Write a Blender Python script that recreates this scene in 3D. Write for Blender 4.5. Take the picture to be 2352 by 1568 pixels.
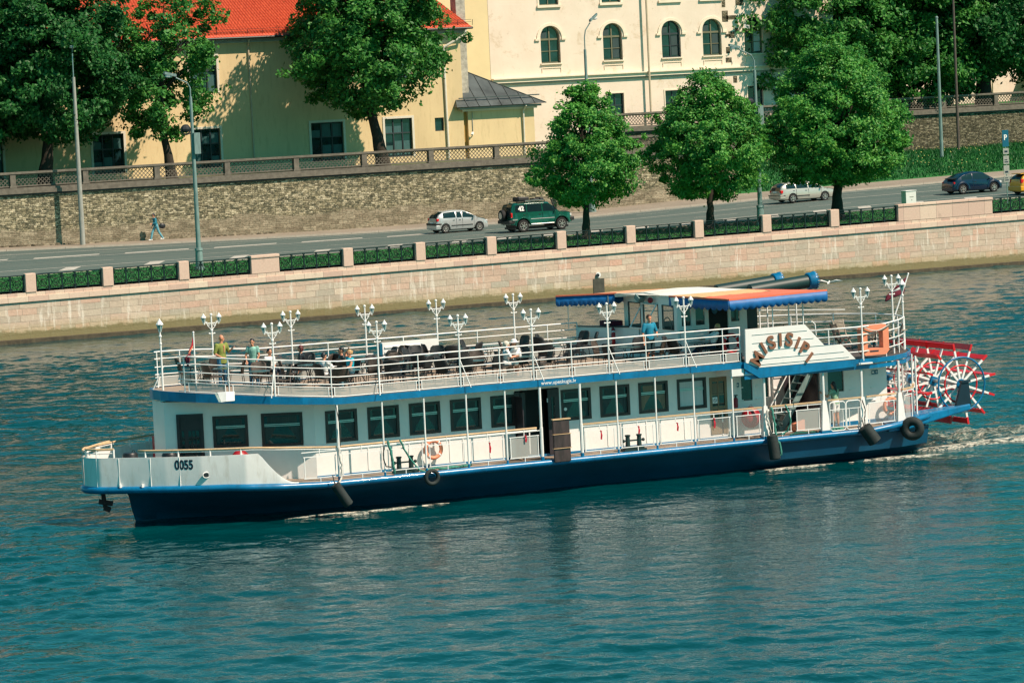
import bpy, bmesh, math, random
import numpy as np
from mathutils import Vector, Matrix, Euler
random.seed(7)
rng = np.random.default_rng(11)
for o in list(bpy.data.objects): bpy.data.objects.remove(o)
sc = bpy.context.scene
COL = sc.collection
PI = math.pi
R = math.radians

# ---------------------------------------------------------------- camera
F_PX, W_PX = 8300.0, 2352.0
PITCH = math.atan(659 / F_PX); YAW = R(-24.5); ROLL = -0.047
cam_d = bpy.data.cameras.new('camera'); cam = bpy.data.objects.new('camera', cam_d); COL.objects.link(cam)
cam_d.sensor_width = 36.0; cam_d.lens = F_PX / W_PX * 36.0
cam_d.clip_start = 1.0; cam_d.clip_end = 3000.0
cam.matrix_world = (Matrix.Translation((0, 0, 15)) @ Matrix.Rotation(YAW, 4, 'Z')
                    @ Matrix.Rotation(PI / 2 - PITCH, 4, 'X') @ Matrix.Rotation(ROLL, 4, 'Z'))
sc.camera = cam
cam_d.dof.use_dof = False

# ---------------------------------------------------------------- light
SUN = Vector((0.50, -0.69, 1.0)).normalized()
SUN_EL = math.asin(SUN.z); SUN_AZ = math.atan2(SUN.x, SUN.y)
w = bpy.data.worlds.new('World'); sc.world = w; w.use_nodes = True
nt = w.node_tree; bg = nt.nodes['Background']
sky = nt.nodes.new('ShaderNodeTexSky'); sky.sky_type = 'NISHITA'; sky.sun_disc = False
sky.sun_elevation = SUN_EL; sky.sun_rotation = SUN_AZ; sky.ozone_density = 4.0; sky.air_density = 1.0; sky.dust_density = 0.4
tint = nt.nodes.new('ShaderNodeMixRGB'); tint.blend_type = 'MULTIPLY'; tint.inputs[0].default_value = 1.0
tint.inputs[2].default_value = (0.24, 0.84, 0.64, 1)
nt.links.new(sky.outputs[0], tint.inputs[1]); nt.links.new(tint.outputs[0], bg.inputs[0])
bg.inputs[1].default_value = 0.115
sd = bpy.data.lights.new('sun', 'SUN'); sd.energy = 5.0; sd.angle = R(0.5); sd.color = (1.0, 0.80, 0.64)
so = bpy.data.objects.new('sun', sd); COL.objects.link(so); so.location = (80, 60, 80)
so.rotation_euler = (-SUN).to_track_quat('-Z', 'Y').to_euler()
sc.view_settings.view_transform = 'Standard'; sc.view_settings.look = 'None'
sc.view_settings.exposure = 0.42; sc.view_settings.gamma = 1.0
sc.render.engine = 'CYCLES'
sc.cycles.filter_width = 1.4; sc.cycles.max_bounces = 8; sc.cycles.transparent_max_bounces = 16

# ---------------------------------------------------------------- materials
def lin(h):
    if isinstance(h, str):
        h = h.lstrip('#'); v = [int(h[i:i + 2], 16) / 255 for i in (0, 2, 4)]
        return tuple(x / 12.92 if x <= 0.04045 else ((x + 0.055) / 1.055) ** 2.4 for x in v)
    return tuple(h)

class NT:
    def __init__(s, name):
        s.m = bpy.data.materials.new(name); s.m.use_nodes = True; s.t = s.m.node_tree
        s.b = s.t.nodes['Principled BSDF']
    def n(s, typ, **kw):
        nd = s.t.nodes.new('ShaderNode' + typ)
        for k, v in kw.items():
            if k.startswith('i_'): nd.inputs[int(k[2:])].default_value = v
            else: setattr(nd, k, v)
        return nd
    def l(s, a, b): s.t.links.new(a, b)
    def pos(s, scale=(1, 1, 1)):
        g = s.n('NewGeometry'); m = s.n('Mapping'); m.inputs['Scale'].default_value = scale
        s.l(g.outputs['Position'], m.inputs[0]); return m.outputs[0]
    def noise(s, vec, scale, detail=3.0, rough=0.55, dist=0.0):
        nd = s.n('TexNoise'); nd.inputs['Scale'].default_value = scale; nd.inputs['Detail'].default_value = detail
        nd.inputs['Roughness'].default_value = rough; nd.inputs['Distortion'].default_value = dist
        s.l(vec, nd.inputs['Vector']); return nd.outputs['Fac']
    def ramp(s, fac, stops):
        r = s.n('ValToRGB'); e = r.color_ramp.elements
        while len(e) < len(stops): e.new(0.5)
        for el, (p, c) in zip(e, stops):
            el.position = p; c = lin(c); el.color = (c[0], c[1], c[2], 1)
        s.l(fac, r.inputs[0]); return r.outputs[0]
    def mix(s, fac, a, b, mode='MIX'):
        m = s.n('MixRGB', blend_type=mode)
        for i, v in ((0, fac), (1, a), (2, b)):
            if isinstance(v, (int, float)): m.inputs[i].default_value = v
            elif isinstance(v, (tuple, str)):
                c = lin(v); m.inputs[i].default_value = (c[0], c[1], c[2], 1)
            else: s.l(v, m.inputs[i])
        return m.outputs[0]
    def math(s, op, a, b=0.0, clamp=False):
        m = s.n('Math', operation=op, use_clamp=clamp)
        for i, v in ((0, a), (1, b)):
            if isinstance(v, (int, float)): m.inputs[i].default_value = v
            else: s.l(v, m.inputs[i])
        return m.outputs[0]
    def bump(s, h, strength=0.3, dist=0.02):
        b = s.n('Bump'); b.inputs['Strength'].default_value = strength; b.inputs['Distance'].default_value = dist
        s.l(h, b.inputs['Height']); s.l(b.outputs[0], s.b.inputs['Normal'])
    def col(s, c):
        if isinstance(c, (tuple, str)):
            c = lin(c); s.b.inputs['Base Color'].default_value = (c[0], c[1], c[2], 1)
        else: s.l(c, s.b.inputs['Base Color'])
    def set(s, rough=None, metal=None, spec=None, coat=None):
        if rough is not None: s.b.inputs['Roughness'].default_value = rough
        if metal is not None: s.b.inputs['Metallic'].default_value = metal
        if spec is not None: s.b.inputs['Specular IOR Level'].default_value = spec
        if coat is not None: s.b.inputs['Coat Weight'].default_value = coat; s.b.inputs['Coat Roughness'].default_value = 0.05
        return s

M = {}
def paint(name, c, rough=0.45, var=0.12, scale=3.0, metal=0.0, coat=None, bump=0.0, dirt=None, stretch=(1, 1, 1)):
    t = NT(name); v = t.pos(stretch); c = lin(c)
    f = t.noise(v, scale, 5.0, 0.6)
    a = tuple(x * (1 - var) for x in c); b = tuple(min(1, x * (1 + var)) for x in c)
    cc = t.ramp(f, [(0.3, a), (0.7, b)])
    if dirt:
        f2 = t.noise(t.pos((stretch[0] * 2.5, stretch[1] * 2.5, 0.5)), 1.7, 6.0, 0.7)
        cc = t.mix(t.ramp(f2, [(0.52, (0, 0, 0)), (0.75, (0.6, 0.6, 0.6))]), cc, dirt)
    t.col(cc); t.set(rough, metal, coat=coat)
    if bump: t.bump(t.noise(v, scale * 2.5, 4.0), bump, 0.03)
    M[name] = t.m; return t.m

paint('white_paint', (0.80, 0.79, 0.77), 0.42, 0.04, 2.0, bump=0.05)
paint('white_hull', (0.80, 0.79, 0.77), 0.38, 0.05, 0.8, dirt=(0.50, 0.44, 0.36), bump=0.25)
paint('white_tube', (0.82, 0.81, 0.79), 0.4, 0.05, 6.0)
paint('rail_wood', '#c9aa84', 0.6, 0.25, 8.0, stretch=(0.3, 3, 3))
paint('trim_blue', (0.001, 0.15, 0.33), 0.35, 0.2, 2.2, bump=0.2, coat=0.2, dirt=(0.01, 0.07, 0.15))
paint('hull_navy', (0.0, 0.018, 0.035), 0.5, 0.2, 3)
paint('hull_blue', (0.0, 0.07, 0.145), 0.5, 0.3, 0.8, bump=0.12, dirt=(0.0, 0.07, 0.11), stretch=(0.4, 1, 1))
paint('deck_wood', (0.30, 0.235, 0.18), 0.75, 0.25, 2.5, stretch=(0.3, 4, 1))
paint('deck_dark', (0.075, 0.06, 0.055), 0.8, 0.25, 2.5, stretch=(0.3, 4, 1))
paint('frame_brown', (0.035, 0.018, 0.02), 0.4, 0.2, 3)
paint('door_dark', (0.03, 0.022, 0.028), 0.45, 0.25, 4)
paint('door_wood', (0.23, 0.16, 0.09), 0.5, 0.2, 5, stretch=(3, 3, 0.5))
paint('black', (0.012, 0.014, 0.018), 0.45, 0.3, 3)
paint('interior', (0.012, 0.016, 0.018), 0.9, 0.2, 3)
paint('rubber', (0.014, 0.022, 0.022), 0.75, 0.35, 4, bump=0.3)
paint('iron', (0.012, 0.035, 0.034), 0.5, 0.25, 3)
paint('rope_green', (0.05, 0.24, 0.19), 0.9, 0.5, 18, bump=0.6)
paint('rope_dark', (0.05, 0.06, 0.055), 0.9, 0.4, 14)
paint('rope_white', (0.55, 0.53, 0.48), 0.9, 0.2, 14)
paint('red_cloth', (0.45, 0.01, 0.03), 0.85, 0.2, 8)
paint('maroon', (0.13, 0.006, 0.025), 0.8, 0.2, 6)
paint('flag_white', (0.62, 0.62, 0.62), 0.85, 0.06, 6)
paint('red_paint', (0.62, 0.012, 0.018), 0.32, 0.1, 3)
paint('red_dark', (0.30, 0.006, 0.015), 0.4, 0.15, 3)
paint('orange', (0.80, 0.27, 0.15), 0.5, 0.08, 3, bump=0.08)
paint('canopy_red', (0.78, 0.17, 0.09), 0.6, 0.08, 2, bump=0.2)
paint('canopy_orange', (0.76, 0.36, 0.20), 0.6, 0.08, 2, bump=0.2)
paint('canopy_yellow', (0.68, 0.44, 0.21), 0.6, 0.08, 2, bump=0.2)
paint('canopy_blue', (0.002, 0.12, 0.36), 0.55, 0.15, 5, bump=0.1)
paint('canopy_white', (0.74, 0.72, 0.66), 0.6, 0.08, 2, bump=0.2)
paint('funnel_black', (0.004, 0.03, 0.03), 0.5, 0.2, 1)
paint('wicker', (0.016, 0.02, 0.023), 0.6, 0.5, 30, bump=0.3)
paint('wicker_brown', (0.06, 0.045, 0.035), 0.6, 0.5, 30, bump=0.3)
paint('table_top', (0.05, 0.10, 0.10), 0.25, 0.2, 3)
paint('steel', (0.45, 0.46, 0.46), 0.35, 0.1, 4, metal=0.8)
paint('weathered_wood', (0.36, 0.30, 0.24), 0.75, 0.25, 5, stretch=(1, 1, 4))
paint('letter_brown', (0.24, 0.105, 0.06), 0.5, 0.12, 6)
paint('ink', (0.008, 0.02, 0.04), 0.5, 0.05)
paint('teal_sign', (0.004, 0.10, 0.17), 0.4, 0.05)
paint('lantern_glass', (0.10, 0.30, 0.30), 0.12, 0.15, 20)
paint('tarp_brown', (0.055, 0.035, 0.035), 0.4, 0.45, 2.5, bump=0.3, stretch=(2, 2, 0.5))
paint('cabinet', (0.72, 0.72, 0.70), 0.5, 0.05, 3)
paint('pole_teal', (0.17, 0.25, 0.24), 0.5, 0.25, 2.5, stretch=(3, 3, 0.6))
paint('pole_concrete', (0.30, 0.31, 0.28), 0.8, 0.2, 3, stretch=(3, 3, 0.8))
paint('pole_brown', (0.09, 0.07, 0.06), 0.8, 0.2, 3)
paint('iron_fence', (0.004, 0.012, 0.012), 0.4, 0.2, 3)
paint('road_white', (0.46, 0.44, 0.39), 0.7, 0.2, 4)
paint('kerb', (0.40, 0.35, 0.29), 0.85, 0.12, 3)
paint('downspout', (0.50, 0.42, 0.30), 0.5, 0.1, 2)
paint('gutter_and_shadow_black', (0.02, 0.022, 0.02), 0.5, 0.2, 2)
paint('win_white', (0.66, 0.62, 0.52), 0.6, 0.08, 4)
paint('win_olive', (0.16, 0.15, 0.09), 0.55, 0.15, 4)
paint('win_dark', (0.03, 0.04, 0.045), 0.5, 0.15, 4)
paint('curtain', (0.035, 0.065, 0.065), 0.9, 0.2, 6, stretch=(6, 6, 0.3))
paint('curtain_tan', (0.20, 0.17, 0.12), 0.9, 0.2, 6, stretch=(6, 6, 0.3))
paint('curtain_white', (0.55, 0.60, 0.60), 0.8, 0.1, 6, stretch=(6, 6, 0.3))
paint('zinc', (0.085, 0.10, 0.10), 0.45, 0.35, 0.9, metal=0.3)
paint('yellow_plaster', (0.68, 0.53, 0.30), 0.9, 0.09, 0.4, bump=0.1, dirt=(0.46, 0.35, 0.18), stretch=(1, 1, .5))
paint('yellow_shaded', (0.42, 0.26, 0.07), 0.9, 0.06, 0.6)
paint('pale_yellow', (0.74, 0.60, 0.34), 0.9, 0.05, 0.6)
paint('cream_trim', (0.80, 0.69, 0.54), 0.85, 0.06, 2)
paint('grey_trim', (0.30, 0.31, 0.28), 0.8, 0.12, 2)
paint('quoin', (0.40, 0.38, 0.32), 0.85, 0.35, 3.5)
paint('bark', (0.035, 0.028, 0.02), 0.95, 0.5, 7, stretch=(3, 3, 0.7), bump=0.8)
paint('skin', (0.55, 0.25, 0.15), 0.55, 0.06, 9)
paint('skin_pink', (0.62, 0.26, 0.15), 0.5, 0.06, 9)
paint('tyre', (0.012, 0.013, 0.014), 0.8, 0.2, 6)
paint('alloy', (0.62, 0.60, 0.56), 0.3, 0.05, 6, metal=0.7)
paint('car_glass', (0.008, 0.022, 0.026), 0.06, 0.1, 2)
paint('tail_red', (0.60, 0.008, 0.012), 0.2, 0.05)
paint('lamp_clear', (0.6, 0.6, 0.6), 0.15, 0.05)
paint('car_silver', (0.50, 0.53, 0.53), 0.28, 0.04, 1, metal=0.35, coat=0.8)
paint('car_champagne', (0.52, 0.49, 0.43), 0.28, 0.04, 1, metal=0.35, coat=0.8)
paint('car_green', (0.003, 0.075, 0.05), 0.25, 0.1, 1, coat=0.9)
paint('car_navy', (0.0, 0.010, 0.035), 0.25, 0.1, 1, coat=0.6)
paint('car_yellow', (0.72, 0.33, 0.01), 0.3, 0.05, 1, coat=0.8)
paint('car_trim', (0.02, 0.022, 0.024), 0.55, 0.1, 3)
paint('gull_white', (0.75, 0.74, 0.70), 0.8, 0.1, 9)
paint('soil', (0.09, 0.07, 0.045), 0.95, 0.3, 2)

def glass_dark(name, c, rough=0.06):
    t = NT(name); v = t.pos(); f = t.noise(v, 1.3, 3)
    c = lin(c); t.col(t.ramp(f, [(0.35, tuple(x * 0.6 for x in c)), (0.7, tuple(x * 1.6 for x in c))])); t.set(rough, 0, 0.7)
    M[name] = t.m
paint('sheer', (0.035, 0.11, 0.11), 0.7, 0.3, 5, stretch=(5, 5, 0.4))
glass_dark('pane', (0.006, 0.035, 0.036))
glass_dark('pane_house', (0.008, 0.028, 0.032))

def mesh_panel(name, c, alpha):          # perforated grey screen
    t = NT(name); c = lin(c); t.col(c); t.set(0.6)
    tr = t.n('BsdfTransparent'); mx = t.n('MixShader'); mx.inputs[0].default_value = alpha
    out = [n for n in t.t.nodes if n.type == 'OUTPUT_MATERIAL'][0]
    t.l(tr.outputs[0], mx.inputs[1]); t.l(t.b.outputs[0], mx.inputs[2]); t.l(mx.outputs[0], out.inputs[0]); M[name] = t.m
mesh_panel('screen', (0.50, 0.50, 0.47), 0.62)
mesh_panel('screen_light', (0.42, 0.42, 0.40), 0.28)
mesh_panel('clear_glass', (0.05, 0.09, 0.09), 0.35)

def leaf_mat(name, c1, c2, c3):
    t = NT(name); v = t.pos()
    f = t.noise(v, 0.45, 3); f2 = t.noise(v, 4.0, 2)
    a = t.ramp(f, [(0.36, c1), (0.64, c2)]); a = t.mix(t.ramp(f2, [(0.45, (0, 0, 0)), (0.75, (0.8, 0.8, 0.8))]), a, c3)
    t.col(a); t.set(0.5, 0, 0.3)
    tl = t.n('BsdfTranslucent'); t.l(a, tl.inputs[0]); mx = t.n('MixShader'); mx.inputs[0].default_value = 0.3
    out = [n for n in t.t.nodes if n.type == 'OUTPUT_MATERIAL'][0]
    t.l(t.b.outputs[0], mx.inputs[1]); t.l(tl.outputs[0], mx.inputs[2]); t.l(mx.outputs[0], out.inputs[0]); M[name] = t.m
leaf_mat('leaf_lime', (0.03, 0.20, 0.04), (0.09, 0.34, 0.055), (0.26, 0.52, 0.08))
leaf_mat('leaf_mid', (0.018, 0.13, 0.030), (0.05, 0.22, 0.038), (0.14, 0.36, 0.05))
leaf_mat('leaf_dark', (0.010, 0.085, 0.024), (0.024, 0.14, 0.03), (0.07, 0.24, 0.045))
leaf_mat('grass', (0.008, 0.085, 0.022), (0.016, 0.12, 0.028), (0.04, 0.17, 0.035))

def ground_mat(name, c1, c2, rough=0.9, sc1=0.25, sc2=9.0, patch=None, stretch=(1, 1, 1)):
    t = NT(name); v = t.pos(stretch)
    a = t.ramp(t.noise(v, sc1, 5), [(0.35, c1), (0.65, c2)])
    if patch: a = t.mix(t.ramp(t.noise(v, sc1 * 2.7, 6, 0.65), [(0.55, (0, 0, 0)), (0.68, (0.7, 0.7, 0.7))]), a, patch)
    g = t.noise(v, sc2, 4); a = t.mix(0.35, a, t.ramp(g, [(0.3, (0.25, 0.25, 0.25)), (0.7, (1, 1, 1))]), 'MULTIPLY')
    if name == 'asphalt':
        st = t.noise(t.pos((0.03, 2.2, 1)), 1.0, 4, 0.6); a = t.mix(t.ramp(st, [(0.45, (0, 0, 0)), (0.62, (0.55, 0.55, 0.55))]), a, (0.15, 0.165, 0.145))
        pt = t.n('TexBrick'); pt.inputs['Scale'].default_value = 1.0; pt.inputs['Brick Width'].default_value = 17.0; pt.inputs['Row Height'].default_value = 3.7; pt.inputs['Mortar Size'].default_value = 0.03
        t.l(t.pos(), pt.inputs['Vector']); a = t.mix(t.math('MULTIPLY', pt.outputs['Fac'], 0.45), a, (0.05, 0.06, 0.055))
    t.col(a); t.set(rough, 0, 0.3); t.bump(g, 0.25, 0.02); M[name] = t.m
ground_mat('asphalt', (0.080, 0.125, 0.115), (0.10, 0.145, 0.13), 0.8, 0.15, 12, patch=(0.07, 0.105, 0.10), stretch=(0.25, 1, 1))
ground_mat('pavement', (0.28, 0.24, 0.19), (0.34, 0.29, 0.23), 0.9, 0.4, 8, patch=(0.22, 0.19, 0.15))
ground_mat('lawn', (0.016, 0.14, 0.03), (0.028, 0.18, 0.035), 0.95, 0.5, 14, patch=(0.04, 0.12, 0.02))
ground_mat('terrace', (0.16, 0.15, 0.10), (0.08, 0.13, 0.04), 0.95, 0.3, 6)

def granite():
    t = NT('granite_blocks'); g = t.n('NewGeometry'); sx = t.n('SeparateXYZ'); t.l(g.outputs['Position'], sx.inputs[0])
    # courses follow the gentle climb of the quay
    zz = t.math('SUBTRACT', sx.outputs[2], t.math('MULTIPLY', sx.outputs[0], 0.0085))
    cb = t.n('CombineXYZ'); t.l(sx.outputs[0], cb.inputs[0]); t.l(zz, cb.inputs[1])
    dn = t.noise(t.pos((0.6, 0.6, 0.6)), 1.0, 2)
    vv = t.n('VectorMath', operation='ADD'); t.l(cb.outputs[0], vv.inputs[0])
    c2 = t.n('CombineXYZ'); t.l(t.math('MULTIPLY', dn, 0.12), c2.inputs[1]); t.l(c2.outputs[0], vv.inputs[1])
    br = t.n('TexBrick'); br.offset = 0.43; br.offset_frequency = 2; br.squash = 0.72; br.squash_frequency = 3
    br.inputs['Scale'].default_value = 1.0; br.inputs['Mortar Size'].default_value = 0.013
    br.inputs['Brick Width'].default_value = 1.2; br.inputs['Row Height'].default_value = 0.37
    br.inputs['Color1'].default_value = (0, 0, 0, 1); br.inputs['Color2'].default_value = (1, 1, 1, 1); br.inputs['Mortar'].default_value = (0.5, 0.5, 0.5, 1)
    br.inputs['Mortar Smooth'].default_value = 0.3
    t.l(vv.outputs[0], br.inputs['Vector'])
    base = t.ramp(br.outputs['Color'], [(0.0, (0.46, 0.38, 0.30)), (0.3, (0.62, 0.48, 0.37)), (0.6, (0.66, 0.40, 0.30)), (0.8, (0.44, 0.40, 0.32)), (1.0, (0.72, 0.57, 0.44))])
    big = t.noise(t.pos((0.12, 1, 0.2)), 1.0, 3)
    base = t.mix(t.ramp(big, [(0.40, (0, 0, 0)), (0.62, (0.45, 0.45, 0.45))]), base, (0.56, 0.46, 0.36))
    base = t.mix(0.5, base, t.ramp(t.noise(t.pos(), 7.0, 6, 0.7), [(0.3, (0.72, 0.70, 0.68)), (0.7, (1.1, 1.1, 1.1))]), 'MULTIPLY')
    # mortar
    base = t.mix(t.math('MULTIPLY', br.outputs['Fac'], 0.75), base, (0.26, 0.22, 0.17))
    # white runs of lime
    st = t.noise(t.pos((3.2, 1, 0.45)), 1.0, 6, 0.7)
    base = t.mix(t.ramp(st, [(0.55, (0, 0, 0)), (0.66, (0.75, 0.75, 0.75))]), base, (0.80, 0.72, 0.62))
    # algae and tide marks near the water
    hz = t.math('ADD', sx.outputs[2], t.math('MULTIPLY', t.noise(t.pos((1.8, 1, 4.0)), 1.0, 7, 0.8), 0.8))
    mr = t.n('MapRange'); mr.inputs[1].default_value = 1.12; mr.inputs[2].default_value = 0.98; t.l(hz, mr.inputs[0])
    base = t.mix(t.math('MULTIPLY', mr.outputs[0], 0.9), base, (0.085, 0.075, 0.045))
    mr2 = t.n('MapRange'); mr2.inputs[1].default_value = 1.6; mr2.inputs[2].default_value = 1.1; t.l(hz, mr2.inputs[0])
    base = t.mix(t.math('MULTIPLY', mr2.outputs[0], 0.4), base, (0.36, 0.31, 0.13))
    t.col(base); t.set(0.85, 0, 0.3)
    t.bump(t.math('ADD', t.math('MULTIPLY', br.outputs['Fac'], -1.0), t.noise(t.pos(), 6, 5)), 0.5, 0.04); M['granite_blocks'] = t.m
granite()
def granite_plain(name, ww, c=1.0):
    t = NT(name); g = t.n('NewGeometry'); sx = t.n('SeparateXYZ'); t.l(g.outputs['Position'], sx.inputs[0])
    cb = t.n('CombineXYZ'); t.l(sx.outputs[0], cb.inputs[0]); cb.inputs[1].default_value = 25.0
    br = t.n('TexBrick'); br.offset = 0.0; br.squash = 0.8; br.squash_frequency = 2
    br.inputs['Scale'].default_value = 1.0; br.inputs['Mortar Size'].default_value = 0.012; br.inputs['Brick Width'].default_value = ww; br.inputs['Row Height'].default_value = 50
    br.inputs['Color1'].default_value = (0, 0, 0, 1); br.inputs['Color2'].default_value = (1, 1, 1, 1)
    t.l(cb.outputs[0], br.inputs['Vector'])
    base = t.ramp(br.outputs['Color'], [(0.0, (0.60 * c, 0.42 * c, 0.34 * c)), (0.5, (0.70 * c, 0.52 * c, 0.41 * c)), (1.0, (0.74 * c, 0.60 * c, 0.47 * c))])
    base = t.mix(0.5, base, t.ramp(t.noise(t.pos(), 9.0, 6, 0.7), [(0.3, (0.72, 0.70, 0.68)), (0.7, (1.05, 1.05, 1.05))]), 'MULTIPLY')
    base = t.mix(t.ramp(t.noise(t.pos((1, 1, 0.6)), 2.2, 5), [(0.62, (0, 0, 0)), (0.8, (0.4, 0.4, 0.4))]), base, (0.22, 0.17, 0.13))
    base = t.mix(t.math('MULTIPLY', br.outputs['Fac'], 0.7), base, (0.2, 0.16, 0.13))
    t.col(base); t.set(0.8, 0, 0.3); t.bump(t.noise(t.pos(), 14, 4), 0.2, 0.02); M[name] = t.m
granite_plain('granite_coping', 1.5); granite_plain('granite_pillar', 400, 1.05); granite_plain('granite_course', 0.7, 0.95)

def rubble(name, dark=1.0):
    t = NT(name); g = t.n('NewGeometry'); sx = t.n('SeparateXYZ'); t.l(g.outputs['Position'], sx.inputs[0])
    cb = t.n('CombineXYZ'); t.l(t.math('ADD', sx.outputs[0], sx.outputs[1]), cb.inputs[0]); t.l(sx.outputs[2], cb.inputs[1])
    dv = t.n('TexNoise'); dv.inputs['Scale'].default_value = 1.6; dv.inputs['Detail'].default_value = 3; t.l(t.pos(), dv.inputs['Vector'])
    sub = t.n('VectorMath', operation='SUBTRACT'); t.l(dv.outputs['Color'], sub.inputs[0]); sub.inputs[1].default_value = (0.5, 0.5, 0.5)
    scl = t.n('VectorMath', operation='SCALE'); t.l(sub.outputs[0], scl.inputs[0]); scl.inputs['Scale'].default_value = 0.16
    vv = t.n('VectorMath', operation='ADD'); t.l(cb.outputs[0], vv.inputs[0]); t.l(scl.outputs[0], vv.inputs[1])
    def brick(w_, h_, m_):
        br = t.n('TexBrick'); br.offset = 0.45; br.squash = 0.6; br.squash_frequency = 2
        br.inputs['Scale'].default_value = 1.0; br.inputs['Mortar Size'].default_value = m_; br.inputs['Mortar Smooth'].default_value = 0.5
        br.inputs['Brick Width'].default_value = w_; br.inputs['Row Height'].default_value = h_
        br.inputs['Color1'].default_value = (0, 0, 0, 1); br.inputs['Color2'].default_value = (1, 1, 1, 1)
        t.l(vv.outputs[0], br.inputs['Vector']); return br
    b1 = brick(0.42, 0.125, 0.012); b2 = brick(1.0, 0.30, 0.012)
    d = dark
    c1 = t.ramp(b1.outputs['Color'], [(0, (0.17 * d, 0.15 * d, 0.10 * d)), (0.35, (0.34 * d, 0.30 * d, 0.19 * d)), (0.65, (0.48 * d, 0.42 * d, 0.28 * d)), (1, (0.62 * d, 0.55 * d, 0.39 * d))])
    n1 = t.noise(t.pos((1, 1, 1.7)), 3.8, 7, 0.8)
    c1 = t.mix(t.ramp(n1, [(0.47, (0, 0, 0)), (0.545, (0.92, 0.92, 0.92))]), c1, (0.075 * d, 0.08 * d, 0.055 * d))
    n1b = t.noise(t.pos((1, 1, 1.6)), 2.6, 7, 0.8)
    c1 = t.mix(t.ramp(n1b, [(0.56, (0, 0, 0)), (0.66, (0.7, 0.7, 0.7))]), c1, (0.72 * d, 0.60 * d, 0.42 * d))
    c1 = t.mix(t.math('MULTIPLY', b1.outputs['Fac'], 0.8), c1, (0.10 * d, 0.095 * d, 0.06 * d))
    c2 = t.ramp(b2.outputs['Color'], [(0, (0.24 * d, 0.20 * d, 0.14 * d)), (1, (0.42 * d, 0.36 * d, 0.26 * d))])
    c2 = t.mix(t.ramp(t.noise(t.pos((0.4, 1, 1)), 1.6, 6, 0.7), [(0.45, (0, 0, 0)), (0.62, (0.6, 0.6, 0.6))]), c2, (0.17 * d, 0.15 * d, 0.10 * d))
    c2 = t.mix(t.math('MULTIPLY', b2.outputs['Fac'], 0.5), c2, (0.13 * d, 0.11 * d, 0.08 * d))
    edge = t.math('ADD', sx.outputs[2], t.math('MULTIPLY', t.noise(t.pos((0.5, 1, 0.5)), 1.0, 4, 0.6), 1.4))
    mr = t.n('MapRange'); mr.inputs[1].default_value = 5.15; mr.inputs[2].default_value = 5.4; t.l(edge, mr.inputs[0])
    c = t.mix(mr.outputs[0], c2, c1); c = t.mix(0.75, c, t.ramp(t.noise(t.pos((1, 1, 2.2)), 5.0, 5, 0.8), [(0.38, (0.30, 0.32, 0.30)), (0.56, (1, 1, 1))]), 'MULTIPLY')
    t.col(c); t.set(0.92, 0, 0.2)
    hgt = t.math('ADD', t.math('MULTIPLY', n1, -1.0), t.math('MULTIPLY', b1.outputs['Fac'], -0.6))
    t.bump(hgt, 0.9, 0.08); M[name] = t.m
rubble('rubble', 1.2); rubble('rubble_dark', 0.6)  # darker copy: tree shade of the far right wall put into its colour

def cream():
    t = NT('cream_plaster'); v = t.pos()
    a = t.ramp(t.noise(v, 0.5, 5), [(0.3, (0.74, 0.62, 0.50)), (0.7, (0.82, 0.70, 0.58))])
    a = t.mix(t.ramp(t.noise(v, 0.55, 8, 0.76, 0.6), [(0.56, (0, 0, 0)), (0.66, (0.85, 0.85, 0.85))]), a, (0.62, 0.49, 0.35))
    a = t.mix(t.ramp(t.noise(v, 1.7, 7, 0.8, 0.3), [(0.62, (0, 0, 0)), (0.68, (0.8, 0.8, 0.8))]), a, (0.50, 0.40, 0.28))
    a = t.mix(t.ramp(t.noise(t.pos((2.5, 2.5, 0.35)), 1.0, 6, 0.7), [(0.60, (0, 0, 0)), (0.78, (0.5, 0.5, 0.5))]), a, (0.60, 0.48, 0.33))
    t.col(a); t.set(0.9, 0, 0.2); t.bump(t.noise(v, 3, 5), 0.25, 0.03); M['cream_plaster'] = t.m
cream()
def tiles():
    t = NT('roof_tiles'); v = t.pos(); f = t.noise(v, 6, 3); f2 = t.noise(v, 0.7, 4)
    a = t.ramp(f, [(0.3, (0.52, 0.055, 0.018)), (0.7, (0.76, 0.11, 0.04))])
    a = t.mix(t.ramp(f2, [(0.5, (0, 0, 0)), (0.75, (0.35, 0.35, 0.35))]), a, (0.5, 0.04, 0.012))
    t.col(a); t.set(0.6); M['roof_tiles'] = t.m
tiles()

def water():
    t = NT('water'); g = t.n('NewGeometry')
    def wv(scale, rot, det, dist=0.0, rough=0.55):
        m = t.n('Mapping'); m.inputs['Scale'].default_value = scale; m.inputs['Rotation'].default_value = (0, 0, rot)
        t.l(g.outputs['Position'], m.inputs[0]); return t.noise(m.outputs[0], 1.0, det, rough, dist)
    b = wv((3.4, 3.0, 1), R(24.5), 3, 0.4, 0.55); big = wv((0.06, 0.09, 1), R(-20), 3)
    calm = t.math('ADD', 0.3, t.math('MULTIPLY', big, 1.4))
    bp = t.n('Bump'); bp.inputs['Distance'].default_value = 1.0; t.l(t.math('MULTIPLY', t.math('MULTIPLY', b, 0.032), calm), bp.inputs['Height']); bp.inputs['Strength'].default_value = 1.0
    t.l(bp.outputs[0], t.b.inputs['Normal'])
    t.col((0.0, 0.046, 0.052)); t.set(0.03, 0, 0.42); t.b.inputs['IOR'].default_value = 1.33
    M['water'] = t.m
water()
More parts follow.
